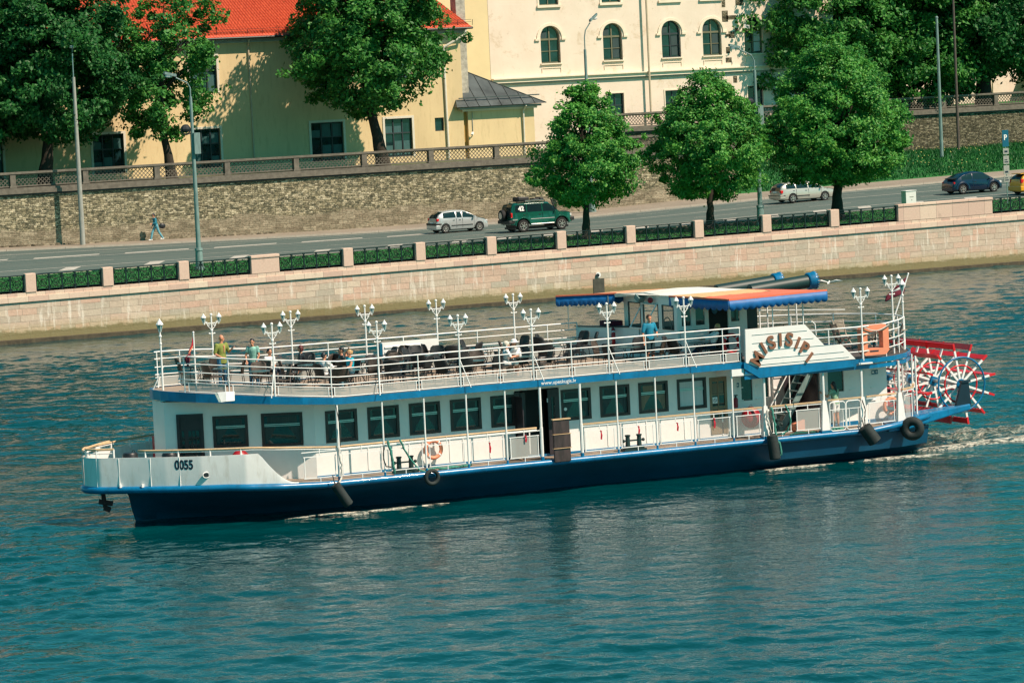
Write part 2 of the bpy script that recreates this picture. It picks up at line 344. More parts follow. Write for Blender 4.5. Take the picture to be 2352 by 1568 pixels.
def foam():
    t = NT('foam'); f = t.noise(t.pos((1, 1.6, 1)), 5.0, 6, 0.7)
    t.col(t.ramp(f, [(0.42, (0.05, 0.12, 0.10)), (0.62, (0.60, 0.56, 0.46))])); t.set(0.6, 0, 0.3)
    t.bump(f, 0.5, 0.05)
    al = t.ramp(t.noise(t.pos((0.55, 1.7, 1)), 2.2, 7, 0.75), [(0.46, (0, 0, 0)), (0.62, (1, 1, 1))])
    t.l(al, t.b.inputs['Alpha']); M['foam'] = t.m
foam()
def foam2():
    t = NT('foam_solid'); f = t.noise(t.pos((1, 1.5, 1)), 7.0, 7, 0.75)
    t.col(t.ramp(f, [(0.38, (0.16, 0.22, 0.19)), (0.60, (0.72, 0.66, 0.56))])); t.set(0.6, 0, 0.3); t.bump(f, 0.6, 0.04)
    t.l(t.ramp(t.noise(t.pos((0.7, 2.2, 1)), 3.2, 7, 0.8), [(0.42, (0, 0, 0)), (0.56, (1, 1, 1))]), t.b.inputs['Alpha']); M['foam_solid'] = t.m
foam2()

# ---------------------------------------------------------------- mesh helpers
def tag(o, label=None, cat=None, group=None, kind=None):
    if label: o['label'] = label
    if cat: o['category'] = cat
    if group: o['group'] = group
    if kind: o['kind'] = kind
    return o

class MB:
    def __init__(s): s.v = []; s.f = []; s.mi = []; s.mats = []; s.cur = 0
    def mat(s, m):
        if isinstance(m, str): m = M[m]
        if m not in s.mats: s.mats.append(m)
        s.cur = s.mats.index(m); return s
    def add(s, vs, fs):
        n = len(s.v); s.v += [tuple(v) for v in vs]
        for f in fs: s.f.append(tuple(i + n for i in f)); s.mi.append(s.cur)
        return s
    def box(s, x0, x1, y0, y1, z0, z1):
        return s.add([(x0, y0, z0), (x1, y0, z0), (x1, y1, z0), (x0, y1, z0), (x0, y0, z1), (x1, y0, z1), (x1, y1, z1), (x0, y1, z1)],
                     [(0, 3, 2, 1), (4, 5, 6, 7), (0, 1, 5, 4), (1, 2, 6, 5), (2, 3, 7, 6), (3, 0, 4, 7)])
    def bar(s, p, q, w, h=None, up=(0, 0, 1)):
        h = h or w; p = Vector(p); q = Vector(q); d = (q - p)
        if d.length < 1e-6: return s
        d.normalize(); u = Vector(up)
        if abs(d.dot(u)) > 0.98: u = Vector((1, 0, 0))
        a = d.cross(u).normalized() * (w / 2); b = a.cross(d).normalized() * (h / 2)
        vs = [p - a - b, p + a - b, p + a + b, p - a + b, q - a - b, q + a - b, q + a + b, q - a + b]
        return s.add(vs, [(0, 1, 2, 3), (7, 6, 5, 4), (0, 4, 5, 1), (1, 5, 6, 2), (2, 6, 7, 3), (3, 7, 4, 0)])
    def tube(s, pts, r, n=8, cap=True, closed=False):
        pts = [Vector(p) for p in pts]; N = len(pts)
        rr = r if isinstance(r, (list, tuple)) else [r] * N
        rings = []; prev = None
        for i, p in enumerate(pts):
            if closed: d = pts[(i + 1) % N] - pts[i - 1]
            else: d = pts[min(i + 1, N - 1)] - pts[max(i - 1, 0)]
            if d.length < 1e-9: d = Vector((0, 0, 1))
            d.normalize()
            if prev is None:
                u = Vector((0, 0, 1)) if abs(d.z) < 0.9 else Vector((1, 0, 0))
            else: u = prev
            a = (u - d * u.dot(d))
            if a.length < 1e-6: a = d.orthogonal()
            a.normalize(); prev = a; b = d.cross(a)
            rings.append([p + (a * math.cos(t) + b * math.sin(t)) * rr[i] for t in [2 * PI * k / n for k in range(n)]])
        vs = [v for rg in rings for v in rg]; fs = []
        for i in range(N if closed else N - 1):
            j = (i + 1) % N
            for k in range(n):
                k2 = (k + 1) % n; fs.append((i * n + k, i * n + k2, j * n + k2, j * n + k))
        if cap and not closed:
            fs.append(tuple(range(n - 1, -1, -1))); fs.append(tuple((N - 1) * n + k for k in range(n)))
        return s.add(vs, fs)
    def lathe(s, prof, c=(0, 0, 0), n=12, axis='z'):
        vs = []; fs = []
        for r, z in prof:
            for k in range(n):
                t = 2 * PI * k / n; x, y = r * math.cos(t), r * math.sin(t)
                p = (x, y, z) if axis == 'z' else ((x, z, y) if axis == 'y' else (z, x, y))
                vs.append((c[0] + p[0], c[1] + p[1], c[2] + p[2]))
        m = len(prof)
        for i in range(m - 1):
            for k in range(n):
                k2 = (k + 1) % n; fs.append((i * n + k, i * n + k2, (i + 1) * n + k2, (i + 1) * n + k))
        fs.append(tuple(range(n - 1, -1, -1))); fs.append(tuple((m - 1) * n + k for k in range(n)))
        return s.add(vs, fs)
    def ball(s, c, r, n=8, m=6):
        r = r if isinstance(r, (list, tuple)) else (r, r, r)
        vs = []; fs = []
        for i in range(1, m):
            ph = PI * i / m
            for k in range(n):
                t = 2 * PI * k / n; vs.append((c[0] + r[0] * math.sin(ph) * math.cos(t), c[1] + r[1] * math.sin(ph) * math.sin(t), c[2] + r[2] * math.cos(ph)))
        a = len(vs); vs.append((c[0], c[1], c[2] + r[2])); b = len(vs); vs.append((c[0], c[1], c[2] - r[2]))
        for k in range(n):
            k2 = (k + 1) % n; fs.append((a, k, k2)); fs.append((b, (m - 2) * n + k2, (m - 2) * n + k))
            for i in range(m - 2): fs.append((i * n + k, (i + 1) * n + k, (i + 1) * n + k2, i * n + k2))
        return s.add(vs, fs)
    def torus(s, c, R0, r, axis='y', n=28, m=8, ry=None):
        pts = []
        for k in range(n):
            t = 2 * PI * k / n; x, y = R0 * math.cos(t), (ry or R0) * math.sin(t)
            p = {'y': (x, 0, y), 'z': (x, y, 0), 'x': (0, x, y)}[axis]; pts.append((c[0] + p[0], c[1] + p[1], c[2] + p[2]))
        return s.tube(pts, r, m, closed=True)
    def prism(s, poly, vec):                 # poly: 3-D loop, extruded by vec
        n = len(poly); v = [Vector(p) for p in poly]; vec = Vector(vec)
        return s.add(v + [p + vec for p in v], [tuple(range(n - 1, -1, -1)), tuple(range(n, 2 * n))] + [(i, (i + 1) % n, n + (i + 1) % n, n + i) for i in range(n)])
    def quad(s, a, b, c, d): return s.add([a, b, c, d], [(0, 1, 2, 3)])
    def panel(s, a, b, c, d, nrm, th):       # thick quad
        return s.prism([a, b, c, d], Vector(nrm) * th)
    def build(s, name, m=None, parent=None, smooth=False, world=True, origin=None, bevel=0):
        me = bpy.data.meshes.new(name)
        if m is not None: s.mats = [M[m] if isinstance(m, str) else m]; s.mi = [0] * len(s.f)
        off = Vector((0, 0, 0))
        if parent is not None and world:
            q = parent
            while q is not None: off += q.location; q = q.parent
        elif parent is None and s.v:
            if origin is not None: off = Vector(origin)
            else:
                a = np.array(s.v); off = Vector(((a[:, 0].min() + a[:, 0].max()) / 2, (a[:, 1].min() + a[:, 1].max()) / 2, a[:, 2].min()))
        me.from_pydata([tuple(Vector(v) - off) for v in s.v], [], s.f)
        for mm in s.mats: me.materials.append(mm)
        me.polygons.foreach_set('material_index', s.mi)
        bm = bmesh.new(); bm.from_mesh(me); bmesh.ops.recalc_face_normals(bm, faces=bm.faces); bm.to_mesh(me); bm.free()
        if smooth: me.polygons.foreach_set('use_smooth', [True] * len(me.polygons))
        o = bpy.data.objects.new(name, me); COL.objects.link(o)
        if parent is not None: o.parent = parent
        else: o.location = off
        if smooth and smooth != 2:
            try: me.set_sharp_from_angle(angle=R(38))
            except Exception: pass
        if bevel:
            b = o.modifiers.new('bevel', 'BEVEL'); b.width = bevel; b.segments = 2; b.limit_method = 'ANGLE'
        return o

def thing(name, label, cat, loc=(0, 0, 0), rz=0.0, group=None):
    o = bpy.data.objects.new(name, None); COL.objects.link(o); o.empty_display_size = 0.3
    o.location = loc; o.rotation_euler = (0, 0, rz); return tag(o, label, cat, group)
def dup(root, loc, rz=None, label=None, group=None):
    def cp(o, par):
        c = o.copy(); COL.objects.link(c); c.parent = par
        for ch in list(o.children): cp(ch, c)
        return c
    r = cp(root, None); r.location = loc
    if rz is not None: r.rotation_euler = (0, 0, rz)
    if label: r['label'] = label
    if group: r['group'] = group
    return r
def text_obj(name, txt, size, m, parent, mat4, bold=0.0, depth=0.006, world=True):
    cu = bpy.data.curves.new(name, 'FONT'); cu.body = txt; cu.size = size; cu.offset = bold; cu.extrude = depth
    cu.align_x = 'CENTER'; cu.align_y = 'CENTER'
    tmp = bpy.data.objects.new(name, cu); COL.objects.link(tmp)
    dg = bpy.context.evaluated_depsgraph_get(); me = bpy.data.meshes.new_from_object(tmp.evaluated_get(dg))
    COL.objects.unlink(tmp); bpy.data.objects.remove(tmp)
    off = Vector((0, 0, 0)); q = parent
    while q is not None and world: off += q.location; q = q.parent
    me.transform(Matrix.Translation(-off) @ mat4); me.materials.clear(); me.materials.append(M[m] if isinstance(m, str) else m)
    me.name = name
    o = bpy.data.objects.new(name, me); COL.objects.link(o); o.parent = parent; return o
def facing(loc, rot=0.0, nrm_y=-1):         # text standing upright, read from -Y
    return Matrix.Translation(loc) @ Matrix.Rotation(PI / 2, 4, 'X') @ Matrix.Rotation(rot, 4, 'Z')

# ================================================================ SETTING
def zq(x): return 2.3 + 0.0085 * (x - 60)                 # underside of the quay coping
def zn(x): return 2.85 + 0.0085 * (x - 60)
def zf(x): return float(np.interp(x, [40, 58, 70, 79, 95, 111, 127, 152, 175, 200], [3.9, 3.6, 3.43, 3.27, 3.08, 3.14, 3.72, 4.15, 4.4, 4.6]))
def G(x, y):
    t = min(max((y - 200) / 37.5, 0), 1.0); return zn(x) * (1 - t) + zf(x) * t
def kerbY(x): return float(np.interp(x, [40, 70, 93, 124, 150, 200], [236, 234.7, 232.2, 231.0, 232.6, 233]))
def struct(o): o['kind'] = 'structure'; return o

# the river: wind waves as real geometry where the photo looks, a calm sheet farther out
def river():
    sp = .14; xs = np.arange(16, 140, sp); ys = np.arange(64, 197.42, sp); X, Y = np.meshgrid(xs, ys, indexing='ij')
    d = X * .4147 + Y * .910; s_ = X * .910 - Y * .4147; keep = (d > 78) & (np.abs(s_) < .152 * d + 2.5)
    Z = np.zeros_like(X); wr = np.random.default_rng(5); N = 84
    for i in range(N):
        L = .46 * (4.2 / .46) ** (i / N); th = R(-24.5) + wr.normal(PI / 2, .75); k = 2 * PI / L; sl = .112 / math.sqrt(N / 2) * (1.15 if L < 1.6 else .8)
        Z += sl / k * np.sin(k * (X * math.cos(th) + Y * math.sin(th)) + wr.uniform(0, 2 * PI))
    for L, th, a in ((9, 1.9, .012), (13, 1.2, .014), (21, 2.3, .02), (7, .9, .010)): Z += a * np.sin(2 * PI / L * (X * math.cos(th) + Y * math.sin(th)))
    mod = .75 + .28 * np.sin(X * .11 + 1.7 * np.sin(Y * .05)) + .22 * np.sin(Y * .17 + X * .06 + 1.3 * np.sin(X * .09)); lee = 1 - .45 * np.exp(-((Y - 107) / 13) ** 2) / (1 + np.exp(-(X - 36) * .8)) / (1 + np.exp((X - 74) * .4))
    Z *= np.clip(mod, .35, 1.3) * lee
    idx = -np.ones(X.shape, int); idx[keep] = np.arange(keep.sum()); V = np.stack([X[keep], Y[keep], Z[keep]], 1)
    q = keep[:-1, :-1] & keep[1:, :-1] & keep[1:, 1:] & keep[:-1, 1:]; F = np.stack([idx[:-1, :-1][q], idx[1:, :-1][q], idx[1:, 1:][q], idx[:-1, 1:][q]], 1)
    n0 = len(V); V = np.concatenate([V, [[-300, -80, -.14], [600, -80, -.14], [600, 197.45, -.14], [-300, 197.45, -.14]]]); F = np.concatenate([F, [[n0, n0 + 1, n0 + 2, n0 + 3]]])
    me = bpy.data.meshes.new('river_water'); me.vertices.add(len(V)); me.vertices.foreach_set('co', V.ravel()); me.loops.add(len(F) * 4); me.loops.foreach_set('vertex_index', F.ravel())
    me.polygons.add(len(F)); me.polygons.foreach_set('loop_start', np.arange(len(F)) * 4); me.update(calc_edges=True); me.polygons.foreach_set('use_smooth', [True] * len(F)); me.materials.append(M['water'])
    o = bpy.data.objects.new('river_water', me); COL.objects.link(o); return o
struct(river())
b = MB(); b.mat('soil'); b.quad((-300, -80, -2.5), (600, -80, -2.5), (600, 700, -2.5), (-300, 700, -2.5)); struct(b.build('riverbed'))

def strip(name, m, ya, yb, x0, x1, dz=0.0, step=2.0, ny=8, zfun=G):
    b = MB(); b.mat(m); xs = np.arange(x0, x1 + 0.01, step); vs = []; fs = []
    for x in xs:
        a = ya(x) if callable(ya) else ya; c = yb(x) if callable(yb) else yb
        for j in range(ny + 1):
            y = a + (c - a) * j / ny; vs.append((x, y, zfun(x, y) + dz))
    for i in range(len(xs) - 1):
        for j in range(ny): k = i * (ny + 1) + j; fs.append((k, k + ny + 1, k + ny + 2, k + 1))
    b.add(vs, fs); return b.build(name)
struct(strip('road', 'asphalt', 209.2, kerbY, 10, 230))
struct(strip('grass_verge', 'lawn', 197.9, 209.0, 10, 230, 0.08))
struct(strip('pavement', 'pavement', lambda x: kerbY(x) + 0.15, 237.7, 10, 230, 0.12))
b = MB(); b.mat('kerb')
for x in np.arange(10, 229, 2.0):
    for yy0, yy1 in ((209.0, 209.0), (kerbY(x), kerbY(x + 2))):
        z0, z1 = G(x, yy0), G(x + 2, yy1)
        b.add([(x, yy0, z0 - .2), (x + 1.98, yy1, z1 - .2), (x + 1.98, yy1 + .2, z1 - .2), (x, yy0 + .2, z0 - .2),
               (x, yy0, z0 + .125), (x + 1.98, yy1, z1 + .125), (x + 1.98, yy1 + .2, z1 + .125), (x, yy0 + .2, z0 + .125)],
              [(0, 3, 2, 1), (4, 5, 6, 7), (0, 1, 5, 4), (1, 2, 6, 5), (2, 3, 7, 6), (3, 0, 4, 7)])
struct(b.build('kerb'))
# painted road markings
b = MB(); b.mat('road_white')
def mark(x0, x1, y0, y1, w_=0.12, sk=0.0):
    n = max(1, int((x1 - x0) / 2)); vs = []; fs = []
    for i in range(n + 1):
        x = x0 + (x1 - x0) * i / n; y = y0 + (y1 - y0) * i / n
        vs += [(x, y, G(x, y) + .006), (x + sk, y + w_, G(x + sk, y + w_) + .006)]
    for i in range(n): fs.append((2 * i, 2 * i + 2, 2 * i + 3, 2 * i + 1))
    b.add(vs, fs)
mark(40, 200, 215.0, 215.0, .22)                         # near edge line
for x in [61, 66.5, 72, 77.6, 83.2, 88.2, 92.8, 96.0, 99.2, 102.6, 106.0, 109.3, 112.6, 115.8, 119.5, 123.0, 127.2, 131.5]:
    mark(x, x + 1.0, 212.3, 212.3, 2.5, 1.3)             # slanted blocks of the parking lane
for x in np.arange(42, 200, 9.0): mark(x, x + 3.4, 219.2, 219.2, .13)
mark(40, 200, 224.3, 224.3, .2)
for x in np.arange(44, 98, 6.2): mark(x, x + 4.6, 224.9, 225.4, .9, .4)
for x in np.arange(40, 200, 8.0): mark(x + 2, x + 4.6, 228.0, 228.0, .12)
mark(40, 200, 230.3, 230.6, .2)
struct(b.build('road_markings'))
# terraces behind the retaining walls and the grass slope
b = MB(); b.mat('terrace'); b.quad((10, 238.2, 7.32), (127.4, 238.2, 7.32), (127.4, 300, 7.32), (10, 300, 7.32)); struct(b.build('terrace_ground'))
b = MB(); b.mat('lawn'); b.quad((127.4, 261.1, 8.5), (260, 261.1, 8.5), (260, 340, 8.5), (127.4, 340, 8.5)); struct(b.build('upper_ground'))
b = MB(); b.mat('soil'); b.quad((-200, 300, 7.2), (500, 300, 7.2), (500, 700, 7.2), (-200, 700, 7.2)); struct(b.build('far_ground'))
def zslope(x, y):
    t = min(max((y - 237.6) / 23.0, 0), 1); return (zf(x) + .1) * (1 - t) + (5.35 + max(0, x - 160) * .02) * t + 0.25 * math.sin(t * PI) + .12 * math.sin(x * .7) * math.sin(t * PI)
struct(strip('grass_slope', 'lawn', 237.65, 260.8, 127.2, 229.2, 0.0, 2.0, 12, zslope))
def grass_tufts(name, label, n, xr, yr, zfun, hmin, hmax, flowers=0.0):
    x = rng.uniform(*xr, n); y = rng.uniform(*yr, n); z = np.array([zfun(a, c) for a, c in zip(x, y)]); h = rng.uniform(hmin, hmax, n)
    ang = rng.uniform(0, PI, n); wd = rng.uniform(.03, .09, n); lean = rng.uniform(-.5, .5, (n, 2)) * h[:, None]
    p = np.stack([x, y, z - .03], 1); d = np.stack([np.cos(ang) * wd, np.sin(ang) * wd, 0 * ang], 1)
    top = p + np.stack([lean[:, 0], lean[:, 1], h], 1)
    vs = np.stack([p - d, p + d, top], 1).reshape(-1, 3); me = bpy.data.meshes.new(name)
    me.vertices.add(n * 3); me.vertices.foreach_set('co', vs.ravel()); me.loops.add(n * 3); me.loops.foreach_set('vertex_index', np.arange(n * 3))
    me.polygons.add(n); me.polygons.foreach_set('loop_start', np.arange(n) * 3); me.update(calc_edges=True); me.materials.append(M['grass'])
    o = bpy.data.objects.new(name, me); COL.objects.link(o); return tag(o, label, 'grass', kind='stuff')
grass_tufts('grass', 'long green grass on the slope below the far stone wall', 46000, (127.3, 200), (238, 260.4), zslope, .10, .34)
grass_tufts('grass', 'short green grass of the verge behind the quay railing', 22000, (56, 136), (198, 209), lambda x, y: G(x, y) + .08, .05, .14)
n = 420; b = MB(); b.mat(paint('dandelion', (0.42, 0.40, 0.12), 0.8)); 
for i in range(n):
    x = random.uniform(128, 185); y = random.uniform(238.5, 261); z = zslope(x, y) + random.uniform(.2, .42); s_ = random.uniform(.03, .055)
    b.add([(x - s_, y, z), (x, y - s_, z - s_ * .5), (x + s_, y, z), (x, y, z + s_)], [(0, 1, 2), (0, 2, 3), (0, 3, 1), (1, 3, 2)])
tag(b.build('dandelion_flowers'), 'yellow and white wild flowers scattered over the grass slope', 'flowers', kind='stuff')

# ---------------------------------------------------------------- quay wall and railing
qw = thing('quay_wall', 'long pink and grey granite embankment wall rising from the river', 'wall', (95, 197.5, 0))
def seg(b, x0, x1, y0, y1, za, zb, f0=zq):      # sloped box following the quay
    a0, a1 = f0(x0), f0(x1)
    zl = (lambda a, k: k if k < 0 and False else a + k)
    b.add([(x0, y0, a0 + za), (x1, y0, a1 + za), (x1, y1, a1 + za), (x0, y1, a0 + za), (x0, y0, a0 + zb), (x1, y0, a1 + zb), (x1, y1, a1 + zb), (x0, y1, a0 + zb)],
          [(0, 3, 2, 1), (4, 5, 6, 7), (0, 1, 5, 4), (1, 2, 6, 5), (2, 3, 7, 6), (3, 0, 4, 7)])
b = MB(); b.mat('granite_blocks')
b.add([(0, 197.5, -1.5), (230, 197.5, -1.5), (230, 198.2, -1.5), (0, 198.2, -1.5), (0, 197.5, zq(0)), (230, 197.5, zq(230)), (230, 198.2, zq(230)), (0, 198.2, zq(0))],
      [(0, 3, 2, 1), (4, 5, 6, 7), (0, 1, 5, 4), (1, 2, 6, 5), (2, 3, 7, 6), (3, 0, 4, 7)]); b.build('wall_face', None, qw)
b = MB(); b.mat('granite_coping'); seg(b, 0, 230, 197.40, 198.25, 0.001, .33); b.build('coping', None, qw, bevel=.02)
b = MB(); b.mat('granite_course'); seg(b, 0, 230, 197.47, 197.95, .333, .52); b.build('kerb_course', None, qw)
b = MB(); b.mat(paint('ledge_stone', (0.07, 0.055, 0.035), 0.85, 0.4, 2.5, dirt=(0.16, 0.13, 0.07), bump=0.5)); b.box(0, 230, 197.0, 197.5, -1.5, .22); b.build('water_ledge', None, qw)
b = MB(); b.mat('black'); b.lathe([(0.11, 197.40), (0.11, 197.52)], (95.9, 0, 1.36), 12, 'y'); b.mat('white_paint'); b.lathe([(0.17, 197.44), (0.17, 197.52)], (95.96, 0, 1.38), 12, 'y'); b.build('drain_outlet', None, qw)
b = MB(); b.mat(paint('runoff', (0.06, 0.06, 0.045), 0.7, 0.3, 4)); b.box(95.6, 96.35, 197.47, 197.5, .2, 1.16); b.build('drain_stain', None, qw)

rl = thing('quay_railing', 'dark green cast iron railing between pink granite pillars along the quay', 'railing', (95, 197.7, zq(95) + .52))
piers = [(x - .31, x + .31) for x in (36.8, 41.5, 46.2, 50.9, 55.6, 60.2, 64.8, 69.4)] + [(73.55, 75.3)] + \
        [(x - .31, x + .31) for x in (79.65, 84.3, 88.95, 93.6, 98.3, 103.0, 107.75, 112.6)] + [(117.2, 124.2)] + \
        [(x - .31, x + .31) for x in (128.9, 133.6, 138.3, 143.0, 147.7)]
for a, c in piers:
    b = MB(); b.mat('granite_pillar' if c - a < 3 else 'granite_coping')
    if c - a < 1: seg(b, a, c, 197.42, 197.92, .523, 1.60)
    else:
        seg(b, a, c, 197.45, 197.9, .523, 1.42); seg(b, a - .02, c + .02, 197.40, 197.95, 1.423, 1.60)
    b.build('granite_pillar', None, rl, bevel=.035)
for (a0, a1), (c0, c1) in zip(piers[:-1], piers[1:]):
    x0, x1 = a1 + .02, c0 - .02; L = x1 - x0; n = max(3, round(L / .78)); b = MB(); b.mat('iron_fence'); Y = 197.68
    def Z(x, k): return zq(x) + k
    for k, r_ in ((1.50, .05), (1.36, .035), (.66, .045)): b.bar((x0, Y, Z(x0, k)), (x1, Y, Z(x1, k)), .07 if r_ > .04 else .05, r_)
    for i in range(n + 1):
        x = x0 + .05 + (L - .1) * i / n; b.bar((x, Y, Z(x, .53)), (x, Y, Z(x, 1.48)), .075, .075); b.box(x - .06, x + .06, Y - .06, Y + .06, Z(x, 1.42), Z(x, 1.5))
    for i in range(n):
        xa = x0 + .05 + (L - .1) * i / n; xb = x0 + .05 + (L - .1) * (i + 1) / n; xm = (xa + xb) / 2; w_ = xb - xa
        b.torus((xm, Y, Z(xm, 1.0)), .17, .020, 'y', 14, 4); b.torus((xm, Y, Z(xm, 1.0)), .09, .016, 'y', 10, 4); b.bar((xm - .13, Y, Z(xm, 1.0)), (xm + .13, Y, Z(xm, 1.0)), .02)
        for e, sg in ((xa, 1), (xb, -1)):
            b.tube([(e + sg * .17 * math.sin(PI * t / 8), Y, Z(xm, .66) + .70 * t / 8) for t in range(9)], .022, 4)
        b.tube([(xa + w_ * t / 8, Y, Z(xm, 1.36) - .16 * math.sin(PI * t / 8)) for t in range(9)], .020, 4)
        b.tube([(xa + w_ * t / 8, Y, Z(xm, .66) + .16 * math.sin(PI * t / 8)) for t in range(9)], .020, 4)
    b.build('iron_panel', None, rl)

# ---------------------------------------------------------------- retaining walls with balustrades
paint('bal_stone', (0.145, 0.13, 0.105), 0.9, 0.3, 3, dirt=(0.10, 0.09, 0.07), bump=0.2)
def retaining(name, label, x0, x1, Y, z0, ztop, mat_, ends=False):
    t = thing(name, label, 'wall', ((x0 + x1) / 2, Y, z0))
    b = MB(); b.mat(mat_); b.box(x0, x1, Y, Y + .7, z0, ztop)
    if ends: b.box(x1 - .7, x1, Y + .7, 260.5, z0, ztop)
    b.build('stone_face', None, t)
    b = MB(); b.mat('bal_stone'); b.box(x0, x1 + .1, Y - .22, Y + .8, ztop, ztop + .26); b.box(x0, x1, Y - .12, Y + .6, ztop + .262, ztop + .40)
    b.build('cornice', None, t)
    b = MB(); b.mat('gutter_and_shadow_black'); b.box(x0, x1, Y - .07, Y - .002, ztop - .13, ztop - .003); b.build('shadow_band', None, t); return t  # black strip painting in the shadow line under the cornice
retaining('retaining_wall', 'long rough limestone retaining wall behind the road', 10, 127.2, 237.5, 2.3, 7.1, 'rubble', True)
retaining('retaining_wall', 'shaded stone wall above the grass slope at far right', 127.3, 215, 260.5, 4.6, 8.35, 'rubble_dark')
def balustrade(label, x0, x1, Y, zb, step=5.17, start=71.6):
    t = thing('balustrade', label, 'balustrade', ((x0 + x1) / 2, Y, zb))
    b = MB(); b.mat('bal_stone'); b.box(x0, x1, Y + .02, Y + .48, zb + .92, zb + 1.06); b.build('hand_rail', None, t)
    xs = [start + step * k for k in range(-14, 30) if x0 <= start + step * k <= x1]
    for x in xs:
        b = MB(); b.mat('bal_stone'); b.box(x - .19, x + .19, Y + .06, Y + .44, zb, zb + .918); b.box(x - .25, x + .25, Y + .03, Y + .47, zb, zb + .12); b.build('stone_post', None, t)
    L = step - .40; b = MB(); b.mat('bal_stone')
    n = 17; hh = .78
    for i in range(-4, n + 1):
        for sg in (1, -1):
            xa = i * L / n; xb = xa + hh
            a, c, za, zb_ = xa, xb, 0.0, hh
            if a < 0: za = -a; a = 0
            if c > L: zb_ = hh - (c - L); c = L
            if c - a < .05: continue
            if sg < 0: za, zb_ = hh - za, hh - zb_
            b.bar((a, .25, za), (c, .25, zb_), .04, .034, up=(0, 1, 0))
    b.box(0, L, .18, .32, -.04, .04); b.box(0, L, .18, .32, hh - .03, hh + .05)
    proto = None
    for x in xs[:-1]:
        if proto is None: proto = b.build('lattice_panel', None, t, world=False); o = proto
        else: o = proto.copy(); COL.objects.link(o); o.parent = t
        o.location = Vector((x + .20, Y, zb + .09)) - t.location
    return t
balustrade('pierced stone balustrade with lattice panels on top of the road wall', 55, 127, 237.5, 7.52)
balustrade('short shaded lattice balustrade on the far right wall under dark trees', 127.6, 200, 260.5, 8.77)
# fallen stones at the foot of the wall
for i, (x, s_) in enumerate([(70 + k * .55 + random.uniform(-.2, .2), random.uniform(.08, .2)) for k in range(14)] + [(84.6 + k * .5, random.uniform(.07, .16)) for k in range(12)]):
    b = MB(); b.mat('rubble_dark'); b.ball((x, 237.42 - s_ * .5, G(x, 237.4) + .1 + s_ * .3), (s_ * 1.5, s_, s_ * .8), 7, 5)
    vs = [tuple(c + random.uniform(-.02, .02) for c in v) for v in b.v]; b.v = vs
    tag(b.build('loose_stone'), 'loose rubble stone lying at the foot of the road wall', 'stone', 'loose stones along the wall foot')

# ---------------------------------------------------------------- buildings
def wall_holes(b, x0, x1, z0, z1, Y, holes, dep=.25, arch=None):
    xs = sorted({x0, x1} | {h[0] for h in holes} | {h[1] for h in holes}); zs = sorted({z0, z1} | {h[2] for h in holes} | {h[3] for h in holes})
    for i in range(len(xs) - 1):
        for j in range(len(zs) - 1):
            xm, zm = (xs[i] + xs[i + 1]) / 2, (zs[j] + zs[j + 1]) / 2
            if any(h[0] < xm < h[1] and h[2] < zm < h[3] for h in holes): continue
            b.quad((xs[i], Y, zs[j]), (xs[i + 1], Y, zs[j]), (xs[i + 1], Y, zs[j + 1]), (xs[i], Y, zs[j + 1]))
    for h in holes:
        a, c, e, g = h[:4]; arched = len(h) > 4 and h[4]
        if arched:
            r = (c - a) / 2; xm = (a + c) / 2; zs_ = g - r; pts = [(xm + r * math.cos(PI * k / 12), zs_ + r * math.sin(PI * k / 12)) for k in range(13)]
            for k in range(12):
                p, q = pts[k], pts[k + 1]; cx = c if k < 6 else a
                b.add([(p[0], Y, p[1]), (q[0], Y, q[1]), (cx, Y, g)], [(0, 1, 2)])
                b.quad((p[0], Y, p[1]), (q[0], Y, q[1]), (q[0], Y + dep, q[1]), (p[0], Y + dep, p[1]))
            top = zs_
        else:
            top = g; b.quad((a, Y, g), (c, Y, g), (c, Y + dep, g), (a, Y + dep, g))
        b.quad((a, Y, e), (c, Y, e), (c, Y + dep, e), (a, Y + dep, e))
        b.quad((a, Y, e), (a, Y, top), (a, Y + dep, top), (a, Y + dep, e)); b.quad((c, Y, e), (c, Y, top), (c, Y + dep, top), (c, Y + dep, e))

def rect_window(parent, x0, x1, z0, z1, Y, fm, cols=3, rows=(.62,), dep=.2, trim=None, trim_w=.17, curtain=None, pane='pane_house'):
    b = MB(); b.mat(fm); t_ = .07
    b.box(x0, x1, Y + dep - .05, Y + dep, z0, z0 + t_); b.box(x0, x1, Y + dep - .05, Y + dep, z1 - t_, z1)
    b.box(x0, x0 + t_, Y + dep - .05, Y + dep, z0 + t_, z1 - t_); b.box(x1 - t_, x1, Y + dep - .05, Y + dep, z0 + t_, z1 - t_)
    for i in range(1, cols): xx = x0 + (x1 - x0) * i / cols; b.box(xx - .035, xx + .035, Y + dep - .06, Y + dep - .002, z0 + t_, z1 - t_)
    for r_ in rows: zz = z0 + (z1 - z0) * r_; b.box(x0 + t_, x1 - t_, Y + dep - .065, Y + dep - .004, zz - .04, zz + .04)
    f = b.build('window', None, parent)
    b = MB(); b.mat(pane); b.box(x0, x1, Y + dep + .01, Y + dep + .02, z0, z1); b.build('pane', None, f)
    if trim:
        b = MB(); b.mat(trim); w_ = trim_w
        b.box(x0 - w_, x1 + w_, Y - .05, Y + .004, z1, z1 + w_); b.box(x0 - w_, x0, Y - .05, Y + .004, z0, z1); b.box(x1, x1 + w_, Y - .05, Y + .004, z0, z1); b.build('trim', None, f)
    return f

